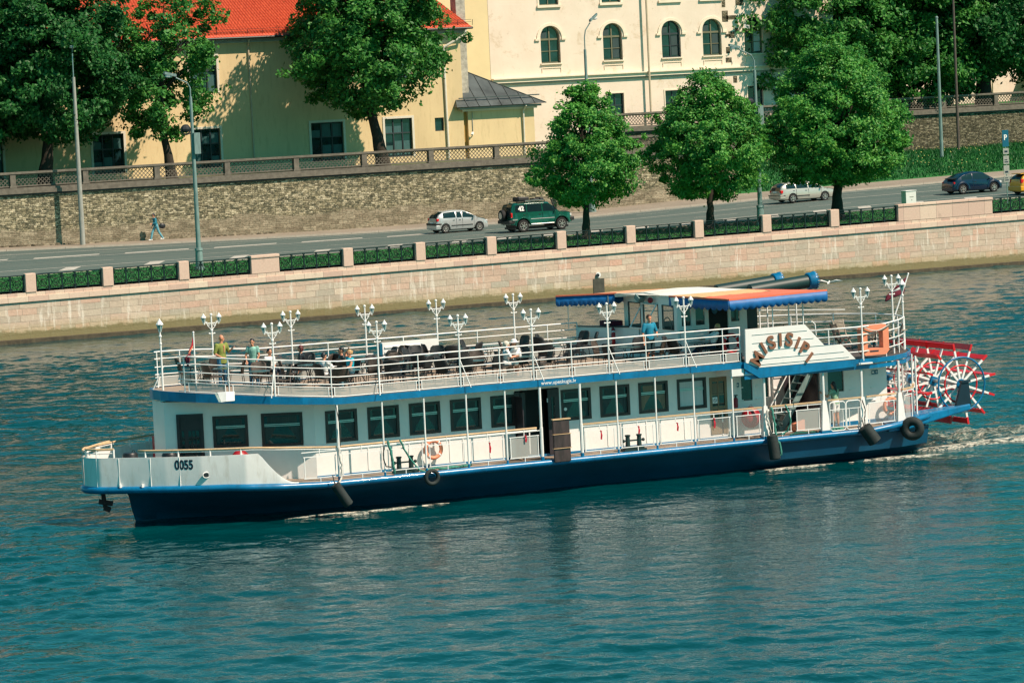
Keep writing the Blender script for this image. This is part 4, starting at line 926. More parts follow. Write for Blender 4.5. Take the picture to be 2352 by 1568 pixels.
# ================================================================ CARS
def car(label, cat_name, loc, rz, L, W, xs, belt, roof, wr, axles, body_mat, glass_x, pillars, wheel_mat='alloy', arch=1.12, sill=.24, roofw=.74, spokes=6, rear_lamp=None, flare=False):
    """Lofted body: xs = stations; belt/roof heights; glass between belt and roof over glass_x."""
    t = thing(cat_name, label, 'car', loc, rz)
    xi = sorted(set(np.round(np.concatenate([np.linspace(xs[0], xs[-1], 46), [a + wr * arch * math.cos(k * PI / 8) for a in axles for k in range(9)]]), 4)))
    fb = lambda x: float(np.interp(x, xs, belt)); fr = lambda x: float(np.interp(x, xs, roof))
    def low(x):
        z = sill
        for a in axles:
            d = abs(x - a)
            if d <= wr * arch + 1e-4: z = max(z, wr + math.sqrt(max(0, (wr * arch) ** 2 - d * d)))
        return z
    def hw(x):                                   # plan half width
        e0 = (x - xs[0]) / .55; e1 = (xs[-1] - x) / .7; k = min(1, max(0, e0), max(0, e1)); return W / 2 * (.80 + .20 * math.sqrt(max(0, 1 - (1 - k) ** 2)))
    def section(x):
        h = hw(x); zb, zr, zl = fb(x), fr(x), low(x); g = zr - zb
        mid = min(zb - .02, max(zl + .02, .52)); rw = h * (1 - (1 - roofw) * min(1, g / .45)) if g > .02 else h * .93
        return [(h * .94, zl), (h * .985, max(zl, sill + .12) + .0), (h, mid), (h * .985, (mid + zb) / 2), (h * .955, zb), (h * .955 + (rw - h * .955) * .5, zb + g * .5), (rw, zb + g * .9), (rw * .86, zr), (0, zr + .035)]
    S = [section(x) for x in xi]; m = len(S[0]); vs = []; fs = []
    for x, s in zip(xi, S):
        for y, z in s: vs.append((x, -y, z))
        for y, z in reversed(s[:-1]): vs.append((x, y, z))
    w_ = 2 * m - 1
    for i in range(len(xi) - 1):
        for j in range(w_ - 1): k = i * w_ + j; fs.append((k, k + 1, k + w_ + 1, k + w_))
        fs.append((i * w_ + w_ - 1, i * w_, (i + 1) * w_, (i + 1) * w_ + w_ - 1))
    fs.append(tuple(range(w_))); fs.append(tuple(range((len(xi) - 1) * w_, len(xi) * w_)))
    b = MB(); b.mat(body_mat); b.add(vs, fs); body = b.build('body', None, t, smooth=True, world=False)
    def side(x, v, sg, off=.008):
        h = section(x); zb, zr = fb(x), fr(x); z = zb + (zr - zb) * v; y = np.interp(v, [0, .5, .9, 1], [h[4][0], h[5][0], h[6][0], h[7][0]]); return (x, sg * (y + off), z)
    for sg in (-1, 1):
        gx0, gx1 = glass_x; cuts = [gx0] + list(pillars) + [gx1]
        for k in range(len(cuts) - 1):
            a, c = cuts[k] + .04, cuts[k + 1] - .04; N = 8; b = MB(); b.mat('car_glass')
            vs = []; fs = []
            for i in range(N + 1):
                x = a + (c - a) * i / N; vmax = .84
                gz = fr(x) - fb(x)
                if gz < .12: vmax = .5
                vs += [side(x, .10, sg), side(x, .5, sg), side(x, vmax, sg)]
            for i in range(N): fs += [(3 * i, 3 * i + 3, 3 * i + 4, 3 * i + 1), (3 * i + 1, 3 * i + 4, 3 * i + 5, 3 * i + 2)]
            b.add(vs, fs); b.build('side_window', None, t, world=False)
    # wheels
    for a in axles:
        for sg in (-1, 1):
            y0 = sg * (W / 2 - .10); b = MB(); b.mat('tyre'); ww = .20 if not flare else .27
            b.lathe([(wr * .62, -ww / 2), (wr * .93, -ww / 2), (wr, -ww / 3), (wr, ww / 3), (wr * .93, ww / 2), (wr * .62, ww / 2)], (a, y0, wr), 22, 'y'); wh = b.build('wheel', None, t, smooth=True, world=False)
            b = MB(); b.mat('black'); b.lathe([(wr * .63, -.02), (wr * .63, .02)], (a, y0 + sg * .06, wr), 20, 'y'); b.mat(wheel_mat); yy = y0 + sg * (ww / 2 - .01)
            b.torus((a, yy, wr), wr * .60, .018, 'y', 22, 5); b.ball((a, yy, wr), (.07, .03, .07))
            for s in range(spokes): th = 2 * PI * s / spokes + .3; b.bar((a, yy, wr), (a + wr * .6 * math.cos(th), yy, wr + wr * .6 * math.sin(th)), .035, .085 if spokes < 7 else .05, up=(0, 1, 0))
            b.build('rim', None, wh, world=False)
        b = MB(); b.mat('black'); b.box(a - wr, a + wr, -W / 2 + .22, W / 2 - .22, .22, wr + .25); b.build('wheel_well', None, t, world=False)
    b = MB(); b.mat('black'); b.box(xs[0] + .25, xs[-1] - .3, -W / 2 + .15, W / 2 - .15, .18, .3); b.build('underbody', None, t, world=False)
    # front and rear glass
    for nm, xa, xb in (('rear_window', glass_x[0] - .42, glass_x[0] + .06), ('windscreen', glass_x[1] - .62, glass_x[1] + .18)):
        b = MB(); b.mat('car_glass'); vs = []; fs = []; N = 6
        for i in range(N + 1):
            x = xa + (xb - xa) * i / N; s = section(x); zt = s[8][1] + .012; wv = s[7][0] * .95
            if nm == 'rear_window' and fr(x) - fb(x) < .05: pass
            vs += [(x, -wv, s[7][1] + .012), (x, 0, zt), (x, wv, s[7][1] + .012)]
        for i in range(N): fs += [(3 * i, 3 * i + 1, 3 * i + 4, 3 * i + 3), (3 * i + 1, 3 * i + 2, 3 * i + 5, 3 * i + 4)]
        b.add(vs, fs); b.build(nm, None, t, world=False)
    for sg in (-1, 1):
        b = MB(); b.mat(body_mat); x = glass_x[1] - .18; b.ball((x, sg * (W / 2 + .07), fb(x) + .06), (.07, .10, .06)); b.build('mirror', None, t, world=False, smooth=True)
        for px in [p - .28 for p in pillars[-2:]] if len(pillars) > 1 else [pillars[0] + .12]:
            b = MB(); b.mat('car_trim'); b.box(px, px + .15, sg * (W / 2 - .01) - .012, sg * (W / 2 - .01) + .012, fb(px) - .13, fb(px) - .10); b.build('door_handle', None, t, world=False)
    dl = [p for p in pillars] + [glass_x[1] - .12]
    b = MB(); b.mat('black')
    for sg in (-1, 1):
        for p in dl: b.bar((p, sg * (W / 2 + .001), .36), (p, sg * (W / 2 * .985 - .005), fb(p)), .012, .012)
    b.build('door_seam', None, t, world=False)
    return t, section, fb, fr
def part_box(t, name, m, *a, bevel=0.0):
    b = MB(); b.mat(m); b.box(*a); return b.build(name, None, t, world=False, bevel=bevel)
def lights(t, xr, xf, W, zr0, zr1, zf0, zf1, dr=.22, df=.3, wl=.2):
    for sg in (-1, 1):
        b = MB(); b.mat('tail_red'); b.box(xr, xr + dr, sg * (W / 2 * .80) - wl / 2, sg * (W / 2 * .80) + wl / 2, zr0, zr1); b.build('tail_light', None, t, world=False, bevel=.03)
        b = MB(); b.mat('lamp_clear'); b.box(xf - df, xf, sg * (W / 2 * .80) - wl / 2, sg * (W / 2 * .80) + wl / 2, zf0, zf1); b.build('headlight', None, t, world=False, bevel=.04)
def plate(t, x, z, W=.52):
    b = MB(); b.mat('white_tube'); b.box(x - .012, x, -W / 2, W / 2, z - .055, z + .055); b.build('number_plate', None, t, world=False)

X0, Y0 = 98.9, 225.0
t, sec, fb, fr = car('small silver hatchback car driving behind the dark green off-roader', 'hatchback_car', (X0, Y0, G(X0, Y0) + .01), R(1), 3.9, 1.66,
    [-1.95, -1.90, -1.72, -1.30, -.6, .2, .62, 1.15, 1.62, 1.88, 1.95], [.62, .90, .97, .97, .96, .95, .94, .92, .82, .66, .52], [.64, .93, 1.22, 1.44, 1.50, 1.46, 1.28, .96, .84, .68, .54], .31, (-1.28, 1.25), 'car_silver', (-1.45, .98), (-.45, .0), spokes=7)
lights(t, -1.90, 1.90, 1.66, .80, 1.0, .62, .76); plate(t, -1.95, .70)
for sg in (-1, 1): part_box(t, 'side_moulding', 'car_trim', -.85, .75, sg * .83 - .012, sg * .83 + .012, .46, .52)
part_box(t, 'rear_bumper', 'car_trim', -2.0, -1.55, -.82, .82, .56, .68, bevel=.03); part_box(t, 'rear_bumper_lower', 'car_silver', -1.99, -1.6, -.80, .80, .28, .555, bevel=.04)
part_box(t, 'front_bumper', 'car_trim', 1.75, 1.98, -.6, .6, .40, .50, bevel=.03)

X0, Y0 = 102.1, 219.2; Z0 = G(X0, Y0)
t, sec, fb, fr = car('dark green off-road car with the number 42, roof rack and spare wheel', 'off_road_car', (X0, Y0, Z0 + .01), R(1), 4.75, 1.88,
    [-2.25, -2.22, -2.12, -1.9, -.5, .55, .95, 1.25, 1.95, 2.22, 2.28], [1.0, 1.22, 1.24, 1.25, 1.25, 1.24, 1.22, 1.20, 1.16, 1.05, .9], [1.05, 1.4, 1.80, 1.90, 1.93, 1.90, 1.60, 1.26, 1.19, 1.08, .92], .41, (-1.42, 1.42), 'car_green', (-1.98, 1.10), (-1.1, .05), sill=.50, arch=1.22, roofw=.86, flare=True, spokes=6)
lights(t, -2.26, 2.24, 1.88, .98, 1.30, .86, 1.06, .12, .2, .18)
for a in (-1.42, 1.42):
    for sg in (-1, 1):
        b = MB(); b.mat('car_green'); b.tube([(a + .55 * math.cos(PI * k / 10), sg * .95, .44 + .52 * math.sin(PI * k / 10)) for k in range(11)], .055, 6); b.build('wheel_flare', None, t, world=False)
b = MB(); b.mat('tyre'); b.lathe([(.22, -.12), (.37, -.12), (.40, -.06), (.40, .06), (.37, .12), (.22, .12)], (-2.46, .12, 1.12), 22, 'x'); sp = b.build('spare_wheel', None, t, world=False, smooth=True)
b = MB(); b.mat('alloy'); b.lathe([(.23, -.13), (.23, .1)], (-2.47, .12, 1.12), 18, 'x'); b.build('rim', None, sp, world=False)
b = MB(); b.mat('black')
for y in (-.62, .62): b.bar((-1.6, y, 2.02), (.35, y, 2.02), .05)
for x in (-1.6, -1.1, -.6, -.1, .35): b.bar((x, -.62, 2.02), (x, .62, 2.02), .04); b.bar((x, -.62, 1.86), (x, -.62, 2.02), .04); b.bar((x, .62, 1.86), (x, .62, 2.02), .04)
b.mat('steel'); b.bar((-1.1, -.66, 2.06), (.32, -.66, 2.06), .03, .07); b.build('roof_rack', None, t, world=False)
b = MB(); b.mat('car_trim'); b.box(-1.5, -.7, -.5, .45, 2.05, 2.30); b.build('roof_box', None, t, world=False, bevel=.05)
b = MB(); b.mat('car_trim'); b.box(-.3, .1, -.4, .3, 2.05, 2.16); b.box(.15, .4, -.45, .4, 2.04, 2.2); b.build('roof_luggage', None, t, world=False, bevel=.03)
b = MB(); b.mat('black'); b.tube([(1.25, -.86, 1.2), (.98, -.84, 1.5), (.80, -.82, 1.88), (.80, -.82, 1.98), (.74, -.82, 2.0)], .04, 6); b.ball((.78, -.82, 2.02), (.08, .07, .05)); b.build('snorkel', None, t, world=False)
part_box(t, 'bonnet_guard', 'car_trim', 1.35, 1.95, -.72, .72, 1.19, 1.235, bevel=.02); part_box(t, 'front_bumper', 'car_trim', 2.05, 2.42, -.88, .88, .58, .84, bevel=.05)
part_box(t, 'rear_bumper', 'car_trim', -2.45, -1.95, -.90, .90, .58, .80, bevel=.04); part_box(t, 'bumper_chrome', 'alloy', -2.2, -1.75, -.955, -.93, .80, .88)
for sg in (-1, 1):
    b = MB(); b.mat('steel'); b.tube([(-.85, sg * .97, .50), (.85, sg * .97, .50)], .035, 8); b.build('running_board', None, t, world=False); part_box(t, 'side_moulding', 'lamp_clear', -.85, .9, sg * .945 - .006, sg * .945 + .006, .83, .86)
pt = facing((0, 0, 0)); s_ = sec(-1.5); text_obj('race_number', '42', .42, 'white_tube', t, Matrix.Translation((-1.52, -s_[5][0] - .035, fb(-1.5) + .30)) @ Matrix.Rotation(R(-9), 4, 'X') @ facing((0, 0, 0)), .018, .004, world=False)

X0, Y0 = 125.8, 225.0
t, sec, fb, fr = car('silver beige estate car driving under the lime trees', 'estate_car', (X0, Y0, G(X0, Y0) + .01), R(1), 4.6, 1.72,
    [-2.30, -2.26, -2.15, -1.75, -.9, .2, .75, 1.3, 1.95, 2.22, 2.30], [.62, .86, .93, .95, .94, .93, .92, .90, .80, .66, .55], [.64, .90, 1.15, 1.36, 1.42, 1.42, 1.24, .94, .82, .68, .57], .32, (-1.32, 1.30), 'car_champagne', (-1.85, 1.12), (-1.02, -.02), spokes=6)
lights(t, -2.27, 2.26, 1.72, .68, .90, .56, .72, .22, .3, .24); plate(t, -2.31, .78); part_box(t, 'side_moulding', 'car_trim', -1.0, .05, -.875, -.85, .44, .50)
part_box(t, 'rear_bumper', 'car_champagne', -2.36, -1.85, -.84, .84, .30, .58, bevel=.05); part_box(t, 'bumper_strip', 'car_trim', -2.37, -1.8, -.85, .85, .50, .55)

X0, Y0 = 136.1, 219.0
t, sec, fb, fr = car('rounded dark blue small car with a black rear spoiler', 'beetle_shaped_car', (X0, Y0, G(X0, Y0) + .01), R(1), 4.2, 1.74,
    [-2.08, -2.02, -1.85, -1.55, -1.1, -.5, .1, .6, 1.0, 1.35, 1.75, 2.02, 2.08], [.50, .70, .86, .93, .95, .94, .93, .92, .90, .88, .74, .60, .48], [.52, .73, .92, 1.14, 1.36, 1.49, 1.50, 1.40, 1.18, .93, .78, .62, .50], .34, (-1.28, 1.30), 'car_navy', (-1.38, 1.05), (-.42,), spokes=6)
lights(t, -1.98, 2.0, 1.74, .70, .86, .60, .78, .2, .2, .2)
for a in (-1.28, 1.30):
    for sg in (-1, 1):
        b = MB(); b.mat('car_navy'); b.tube([(a + .50 * math.cos(PI * k / 12), sg * .80, .34 + .46 * math.sin(PI * k / 12)) for k in range(13)], .12, 8); b.build('wing', None, t, world=False, smooth=True)
b = MB(); b.mat('black'); b.prism([(-1.95, -.45, 1.05), (-1.55, -.55, 1.10), (-1.55, .55, 1.10), (-1.95, .45, 1.05)], (0, 0, .05)); b.bar((-1.7, -.4, .9), (-1.75, -.4, 1.06), .05); b.bar((-1.7, .4, .9), (-1.75, .4, 1.06), .05); b.build('spoiler', None, t, world=False)

X0, Y0 = 137.8, 213.0
t, sec, fb, fr = car('yellow orange hatchback entering at the right edge of the photo', 'hatchback_car', (X0, Y0, G(X0, Y0) + .01), R(1), 4.0, 1.7,
    [-1.98, -1.93, -1.75, -1.35, -.6, .2, .65, 1.15, 1.62, 1.88, 1.95], [.62, .90, .97, .98, .97, .95, .94, .90, .80, .66, .52], [.64, .95, 1.24, 1.44, 1.50, 1.45, 1.26, .94, .82, .68, .54], .33, (-1.25, 1.25), 'car_yellow', (-1.45, .98), (-.3,), spokes=5)
lights(t, -1.95, 1.9, 1.7, .82, 1.08, .62, .76); part_box(t, 'rear_spoiler', 'car_yellow', -1.85, -1.45, -.58, .58, 1.43, 1.48, bevel=.02); part_box(t, 'rear_bumper', 'car_yellow', -2.02, -1.6, -.82, .82, .28, .60, bevel=.05)

# ================================================================ PEOPLE
class Body(MB):
    def cap(s, p, q, r1, r2=None, n=10):
        r2 = r1 if r2 is None else r2; p = Vector(p); q = Vector(q); d = q - p; L = max(d.length, 1e-4); d = d / L
        pts = [p - d * r1 * .95, p - d * r1 * .6, p, q, q + d * r2 * .6, q + d * r2 * .95]
        return s.tube(pts, [r1 * .3, r1 * .8, r1, r2, r2 * .8, r2 * .3], n)
    def stack(s, rings, n=14):        # rings: (x,y,z,rx,ry)
        vs = []; fs = []
        for x, y, z, rx, ry in rings:
            for k in range(n): t = 2 * PI * k / n; vs.append((x + rx * math.cos(t), y + ry * math.sin(t), z))
        m = len(rings)
        for i in range(m - 1):
            for k in range(n): k2 = (k + 1) % n; fs.append((i * n + k, i * n + k2, (i + 1) * n + k2, (i + 1) * n + k))
        fs.append(tuple(range(n - 1, -1, -1))); fs.append(tuple((m - 1) * n + k for k in range(n))); return s.add(vs, fs)
    def done(s, name, m, parent, vox=.011, k=1.0, smooth_it=4):
        s.v = [(a * k, c * k, d * k) for a, c, d in s.v]
        o = s.build(name, m, parent, world=False, smooth=2)
        r = o.modifiers.new('remesh', 'REMESH'); r.mode = 'VOXEL'; r.voxel_size = vox; r.use_smooth_shade = True
        if smooth_it: sm = o.modifiers.new('smooth', 'SMOOTH'); sm.factor = .5; sm.iterations = smooth_it
        return o
def hand(b, wr, d, side, curl=.3, nrm=None):
    wr = Vector(wr); d = Vector(d).normalized(); up = Vector(nrm).normalized() if nrm else Vector((0, 1, 0))
    lat = d.cross(up); lat = lat.normalized() if lat.length > .1 else Vector((1, 0, 0)); up = lat.cross(d)
    for o_ in (-.025, -.008, .010, .027): b.cap(wr + lat * o_ * .7, wr + d * .085 + lat * o_, .014, .013, 7)
    for o_, L in ((-.031, .062), (-.011, .076), (.010, .072), (.030, .058)):
        p = wr + d * .088 + lat * o_; q = p + d * L * .5 + up * L * curl * .4; e = q + d * L * .4 * (1 - curl * .6) + up * L * curl * .55
        b.cap(p, q, .0105, .010, 6); b.cap(q, e, .010, .009, 6)
    th = lat * (-side); p = wr + d * .02 + th * .022; q = p + d * .035 + th * .030; b.cap(p, q, .014, .012, 6); b.cap(q, q + d * .032 + th * .006, .011, .010, 6)
def person(label, loc, rz, H=1.75, sit=False, arms=None, shirt='white_paint', trousers='ink', skin='skin', hair=('short', 'black'), sleeve=.85, leg=1.0, torso_lean=(0, 0), head_yaw=0.0, head_tilt=0.0, stride=None, open_shirt=False, shoes='black', fem=False, shoulders=1.0, knees=None, group='passengers on the boat', skirt=None):
    k = H / 1.75; t = thing('person', label, 'person', loc, rz, group)
    if sit: pel = Vector((0, 0, .53)); dz = -.42
    else: pel = Vector((0, 0, .95)); dz = 0.0
    lx, ly = torso_lean; off = lambda z: Vector((lx * (z - .95) / .5, ly * (z - .95) / .5, z + dz))
    ch = off(1.28); nk = off(1.46); hd = off(1.625) + Vector((0, .015, 0)); sw = .185 * shoulders * (0.9 if fem else 1)
    sh = {-1: off(1.415) + Vector((-sw, 0, 0)), 1: off(1.415) + Vector((sw, 0, 0))}
    hipw = .095
    hp = {s_: pel + Vector((s_ * hipw, 0, 0)) for s_ in (-1, 1)}
    if sit:
        kn = {s_: Vector((s_ * .12, .44, .52)) for s_ in (-1, 1)}; an = {s_: Vector((s_ * .12, .42, .09)) for s_ in (-1, 1)}
        if knees: kn, an = knees
    elif stride: kn = {s_: Vector((s_ * .08, stride * s_ * .20 + .05, .52)) for s_ in (-1, 1)}; an = {s_: Vector((s_ * .07, stride * s_ * .36 - (.04 if s_ * stride < 0 else 0), .10 if s_ * stride > 0 else .14)) for s_ in (-1, 1)}
    else: kn = {s_: Vector((s_ * .11, .02, .50)) for s_ in (-1, 1)}; an = {s_: Vector((s_ * .12, -.01, .09)) for s_ in (-1, 1)}
    dflt = {-1: (sh[-1] + Vector((-.06, -.01, -.29)), sh[-1] + Vector((-.07, .06, -.54))), 1: (sh[1] + Vector((.06, -.01, -.29)), sh[1] + Vector((.07, .06, -.54)))}
    if arms:
        for s_ in arms: e, w_ = arms[s_]; dflt[s_] = (sh[s_] + Vector(e), sh[s_] + Vector(w_))
    arm = dflt
    def torso(b, g):
        wa = .135 if not fem else .115
        z0 = pel.z
        b.stack([(pel.x, pel.y, z0 - .10, .10 + g, .09 + g), (pel.x, pel.y, z0 - .04, .155 + g, .115 + g), (pel.x, pel.y, z0 + .04, .16 + g, .12 + g), (*off(1.10)[:], wa + g, .10 + g), (*off(1.22)[:], .15 + g, .11 + g), (*off(1.32)[:], .168 * shoulders + g, .115 + g), (*off(1.40)[:], .165 * shoulders + g, .10 + g), (*off(1.45)[:], .10 + g, .075 + g), (*off(1.475)[:], .055, .05)])
    b = Body(); torso(b, 0)
    b.cap(nk - Vector((0, 0, .04)), hd - Vector((0, 0, .06)), .058, .052)
    cy, sy = math.cos(head_yaw), math.sin(head_yaw); F = Vector((-sy, cy, -head_tilt)); F.normalize(); S_ = Vector((cy, sy, 0))
    b.ball(hd + Vector((0, 0, .02)), (.078, .092, .105), 14, 10); b.cap(hd + F * .045 - Vector((0, 0, .055)), hd + F * .055 - Vector((0, 0, .075)), .048, .036)
    b.cap(hd + F * .088 + Vector((0, 0, .005)), hd + F * .105 - Vector((0, 0, .022)), .010, .015, 7)
    for s_ in (-1, 1):
        b.ball(hd + S_ * s_ * .080 - F * .005, (.014, .02, .032), 7, 6)
        b.cap(sh[s_], arm[s_][0], .055, .042); b.cap(arm[s_][0], arm[s_][1], .041, .027)
        hand(b, arm[s_][1] + (arm[s_][1] - arm[s_][0]).normalized() * .01, arm[s_][1] - arm[s_][0], s_)
        b.cap(hp[s_], kn[s_], .088, .058); b.cap(kn[s_], kn[s_].lerp(an[s_], .35), .056, .060); b.cap(kn[s_].lerp(an[s_], .35), an[s_], .058, .036)
        b.cap(an[s_] - Vector((0, .03, .04)), an[s_] + Vector((0, .13, -.055)), .038, .030)
    body = b.done('body', skin, t, .0105, k, 3)
    b = MB(); b.mat('ink')
    for s_ in (-1, 1): b.ball(Vector((hd + F * .083 + S_ * s_ * .032 + Vector((0, 0, .018))) * k), .0105, 6, 5)
    b.build('eyes', None, body, world=False)
    b = MB(); b.mat('maroon'); b.ball(Vector((hd + F * .093 - Vector((0, 0, .048))) * k), (.020, .008, .006), 6, 4); b.build('mouth', None, body, world=False)
    # shirt
    b = Body(); torso(b, .020)
    for s_ in (-1, 1):
        e, w_ = arm[s_]
        if sleeve <= 1: b.cap(sh[s_], sh[s_].lerp(e, sleeve), .074, .064)
        else: b.cap(sh[s_], e, .072, .060); b.cap(e, e.lerp(w_, sleeve - 1), .058, .045)
    if not sit: b.stack([(0, 0, pel.z - .16, .185, .14), (0, 0, pel.z - .0, .182, .142), (0, 0, pel.z + .1, .17, .13)]) if open_shirt else None
    sobj = b.done('shirt', shirt, t, .014, k, 3)
    if open_shirt:
        b = Body(); b.mat(skin); fz = [off(z) + Vector((0, .128, 0)) for z in (1.38, 1.28, 1.16)]; b.cap(fz[0], fz[1], .035, .03, 8); b.cap(fz[1], fz[2], .03, .018, 8); b.done('bare_chest', skin, t, .012, k, 2)
    for s_ in (-1, 1):
        b = Body(); w_ = .02
    b = Body(); b.stack([(0, 0, pel.z - .12, .12, .11), (0, 0, pel.z - .05, .17, .135), (0, 0, pel.z + .06, .172, .135), (0, 0, pel.z + .11, .155, .12)])
    if skirt: 
        if sit: b.stack([(0, .05, pel.z - .1, .2, .22), (0, .1, pel.z - .02, .22, .26), (0, .05, pel.z + .06, .17, .15)])
    for s_ in (-1, 1):
        if leg <= .5: b.cap(hp[s_], hp[s_].lerp(kn[s_], leg * 2), .105, .095)
        else: b.cap(hp[s_], kn[s_], .104, .075); b.cap(kn[s_], kn[s_].lerp(an[s_], leg * 2 - 1), .074, .062)
    b.done('trousers', trousers, t, .014, k, 2)
    for s_ in (-1, 1):
        b = Body(); b.mat(shoes); b.cap(an[s_] - Vector((0, .05, .045)), an[s_] + Vector((0, .15, -.055)), .050, .040, 8); o = b.done('shoe', shoes, t, .014, k, 2)
    st, hm = hair
    if st != 'bald':
        b = Body()
        if st in ('short', 'bob', 'long', 'curly', 'bun'):
            b.ball(hd + Vector((0, 0, .045)) - F * .018, (.090, .098, .095), 12, 8)
            b.cap(hd - F * .06 + S_ * .03, hd - F * .06 - S_ * .03, .055, .055)
        if st in ('bob', 'curly'):
            for s_ in (-1, 1): b.cap(hd + S_ * s_ * .07 - F * .03 + Vector((0, 0, .03)), hd + S_ * s_ * .075 - F * .04 - Vector((0, 0, .07)), .045, .035)
            b.cap(hd - F * .07 + Vector((0, 0, .02)), hd - F * .07 - Vector((0, 0, .07)), .055, .04)
        if st == 'curly': b.ball(hd + Vector((0, 0, .05)) - F * .03, (.115, .12, .11), 12, 8)
        if st == 'long': b.cap(hd - F * .07, hd - F * .13 - Vector((0, 0, .14)), .055, .045); b.cap(hd - F * .13 - Vector((0, 0, .14)), hd - F * .15 - Vector((0, 0, .32)), .045, .025)
        if st == 'bun': b.ball(hd - F * .11 + Vector((0, 0, .05)), .05, 8, 6)
        b.done('hair', hm, t, .011, k, 2)
        if st == 'hat':
            pass
    if st == 'hat':
        b = MB(); b.mat(hm); c = (hd + Vector((0, 0, .05))) * k; b.lathe([(.16, -.01), (.165, 0), (.105, .03), (.10, .08), (.06, .115), (.01, .12)], tuple(c), 16); b.build('sun_hat', None, t, world=False, smooth=True)
    return t

# ================================================================ DECK FURNITURE
def deck_chair(mat_='wicker'):
    t = thing('wicker_armchair', 'black wicker armchair', 'chair')
    b = MB(); b.mat(mat_); b.prism([(-.25, -.24, .42), (.25, -.24, .42), (.27, .24, .43), (-.27, .24, .43)], (0, 0, .05)); b.build('seat', None, t, world=False, bevel=.015)
    b = MB(); b.mat(mat_); N = 9; vs = []
    for j, (z, y, hwid) in enumerate([(.46, -.22, .22), (.62, -.25, .25), (.80, -.30, .27), (.92, -.34, .25), (.97, -.36, .17)]):
        for i in range(N): a = -1 + 2 * i / (N - 1); vs.append((hwid * a, y + .07 * a * a, z - .02 * a * a))
    fs = [(j * N + i, j * N + i + 1, (j + 1) * N + i + 1, (j + 1) * N + i) for j in range(4) for i in range(N - 1)]
    b.add(vs, fs); o = b.build('backrest', None, t, world=False, smooth=2); sd_ = o.modifiers.new('thick', 'SOLIDIFY'); sd_.thickness = .03
    for s_ in (-1, 1):
        b = MB(); b.mat('black'); b.tube([(s_ * .27, -.22, .70), (s_ * .30, -.05, .67), (s_ * .30, .16, .66), (s_ * .29, .24, .60), (s_ * .28, .25, .44)], .016, 6)
        b.torus((s_ * .29, .16, .59), .045, .008, 'x', 10, 4); b.build('armrest', None, t, world=False)
        for f_ in (-1, 1):
            b = MB(); b.mat('black'); b.tube([(s_ * .25, f_ * .21, .43), (s_ * .28, f_ * .26, 0)], .013, 6); b.build('leg', None, t, world=False)
    return t
def deck_table(sq=False):
    t = thing('bistro_table', 'round dark table', 'table')
    b = MB(); b.mat('table_top'); b.lathe([(.01, .70), (.40, .70), (.415, .712), (.41, .725), (.01, .726)], (0, 0, 0), 26) if not sq else b.box(-.36, .36, -.36, .36, .70, .725); b.build('table_top', None, t, world=False, smooth=True)
    for k in range(4):
        a = PI / 4 + k * PI / 2; b = MB(); b.mat('black'); b.tube([(.22 * math.cos(a), .22 * math.sin(a), .70), (.06 * math.cos(a), .06 * math.sin(a), .40), (.30 * math.cos(a), .30 * math.sin(a), 0)], .013, 6); b.build('leg', None, t, world=False)
    return t
Z_UP = 3.9
def zup(x): return 3.9 + max(0.0, (44.3 - x) * .083)
tables = [(41.7, 117.4), (41.9, 115.6), (42.5, 114.0), (45.2, 117.9), (45.3, 116.4), (45.5, 113.2), (47.9, 118.0), (47.8, 114.5), (51.5, 118.0), (49.9, 112.8), (52.9, 118.1), (51.75, 112.75), (55.8, 117.9), (55.9, 112.9), (58.4, 112.3), (46.9, 116.0), (49.8, 116.3), (54.3, 116.0)]
tdesc = ['nearest the bow flag', 'beside the bald man', 'at the front bow rail', 'beside the red-haired passenger', 'behind the turquoise woman', 'before the turquoise woman', 'under the second far lamp', 'amid the packed chairs', 'under the fourth far lamp', 'at the third near lamp',
         'left of the low white wall', 'beside the white-haired woman', 'against the low white wall', 'left of the teal-shirted man', 'before the reclining passenger', 'nearest the boat centre', 'right of the packed chairs', 'in the aisle by the wheelhouse']
T0 = None
for (x, y), d in zip(tables, tdesc):
    if T0 is None: T0 = deck_table(); T0.location = (x, y, zup(x)); T0['label'] = 'round dark table ' + d; T0['group'] = 'tables on the upper deck'; r = T0
    else: dup(T0, (x, y, zup(x)), random.uniform(0, 1), 'round dark table ' + d, 'tables on the upper deck')
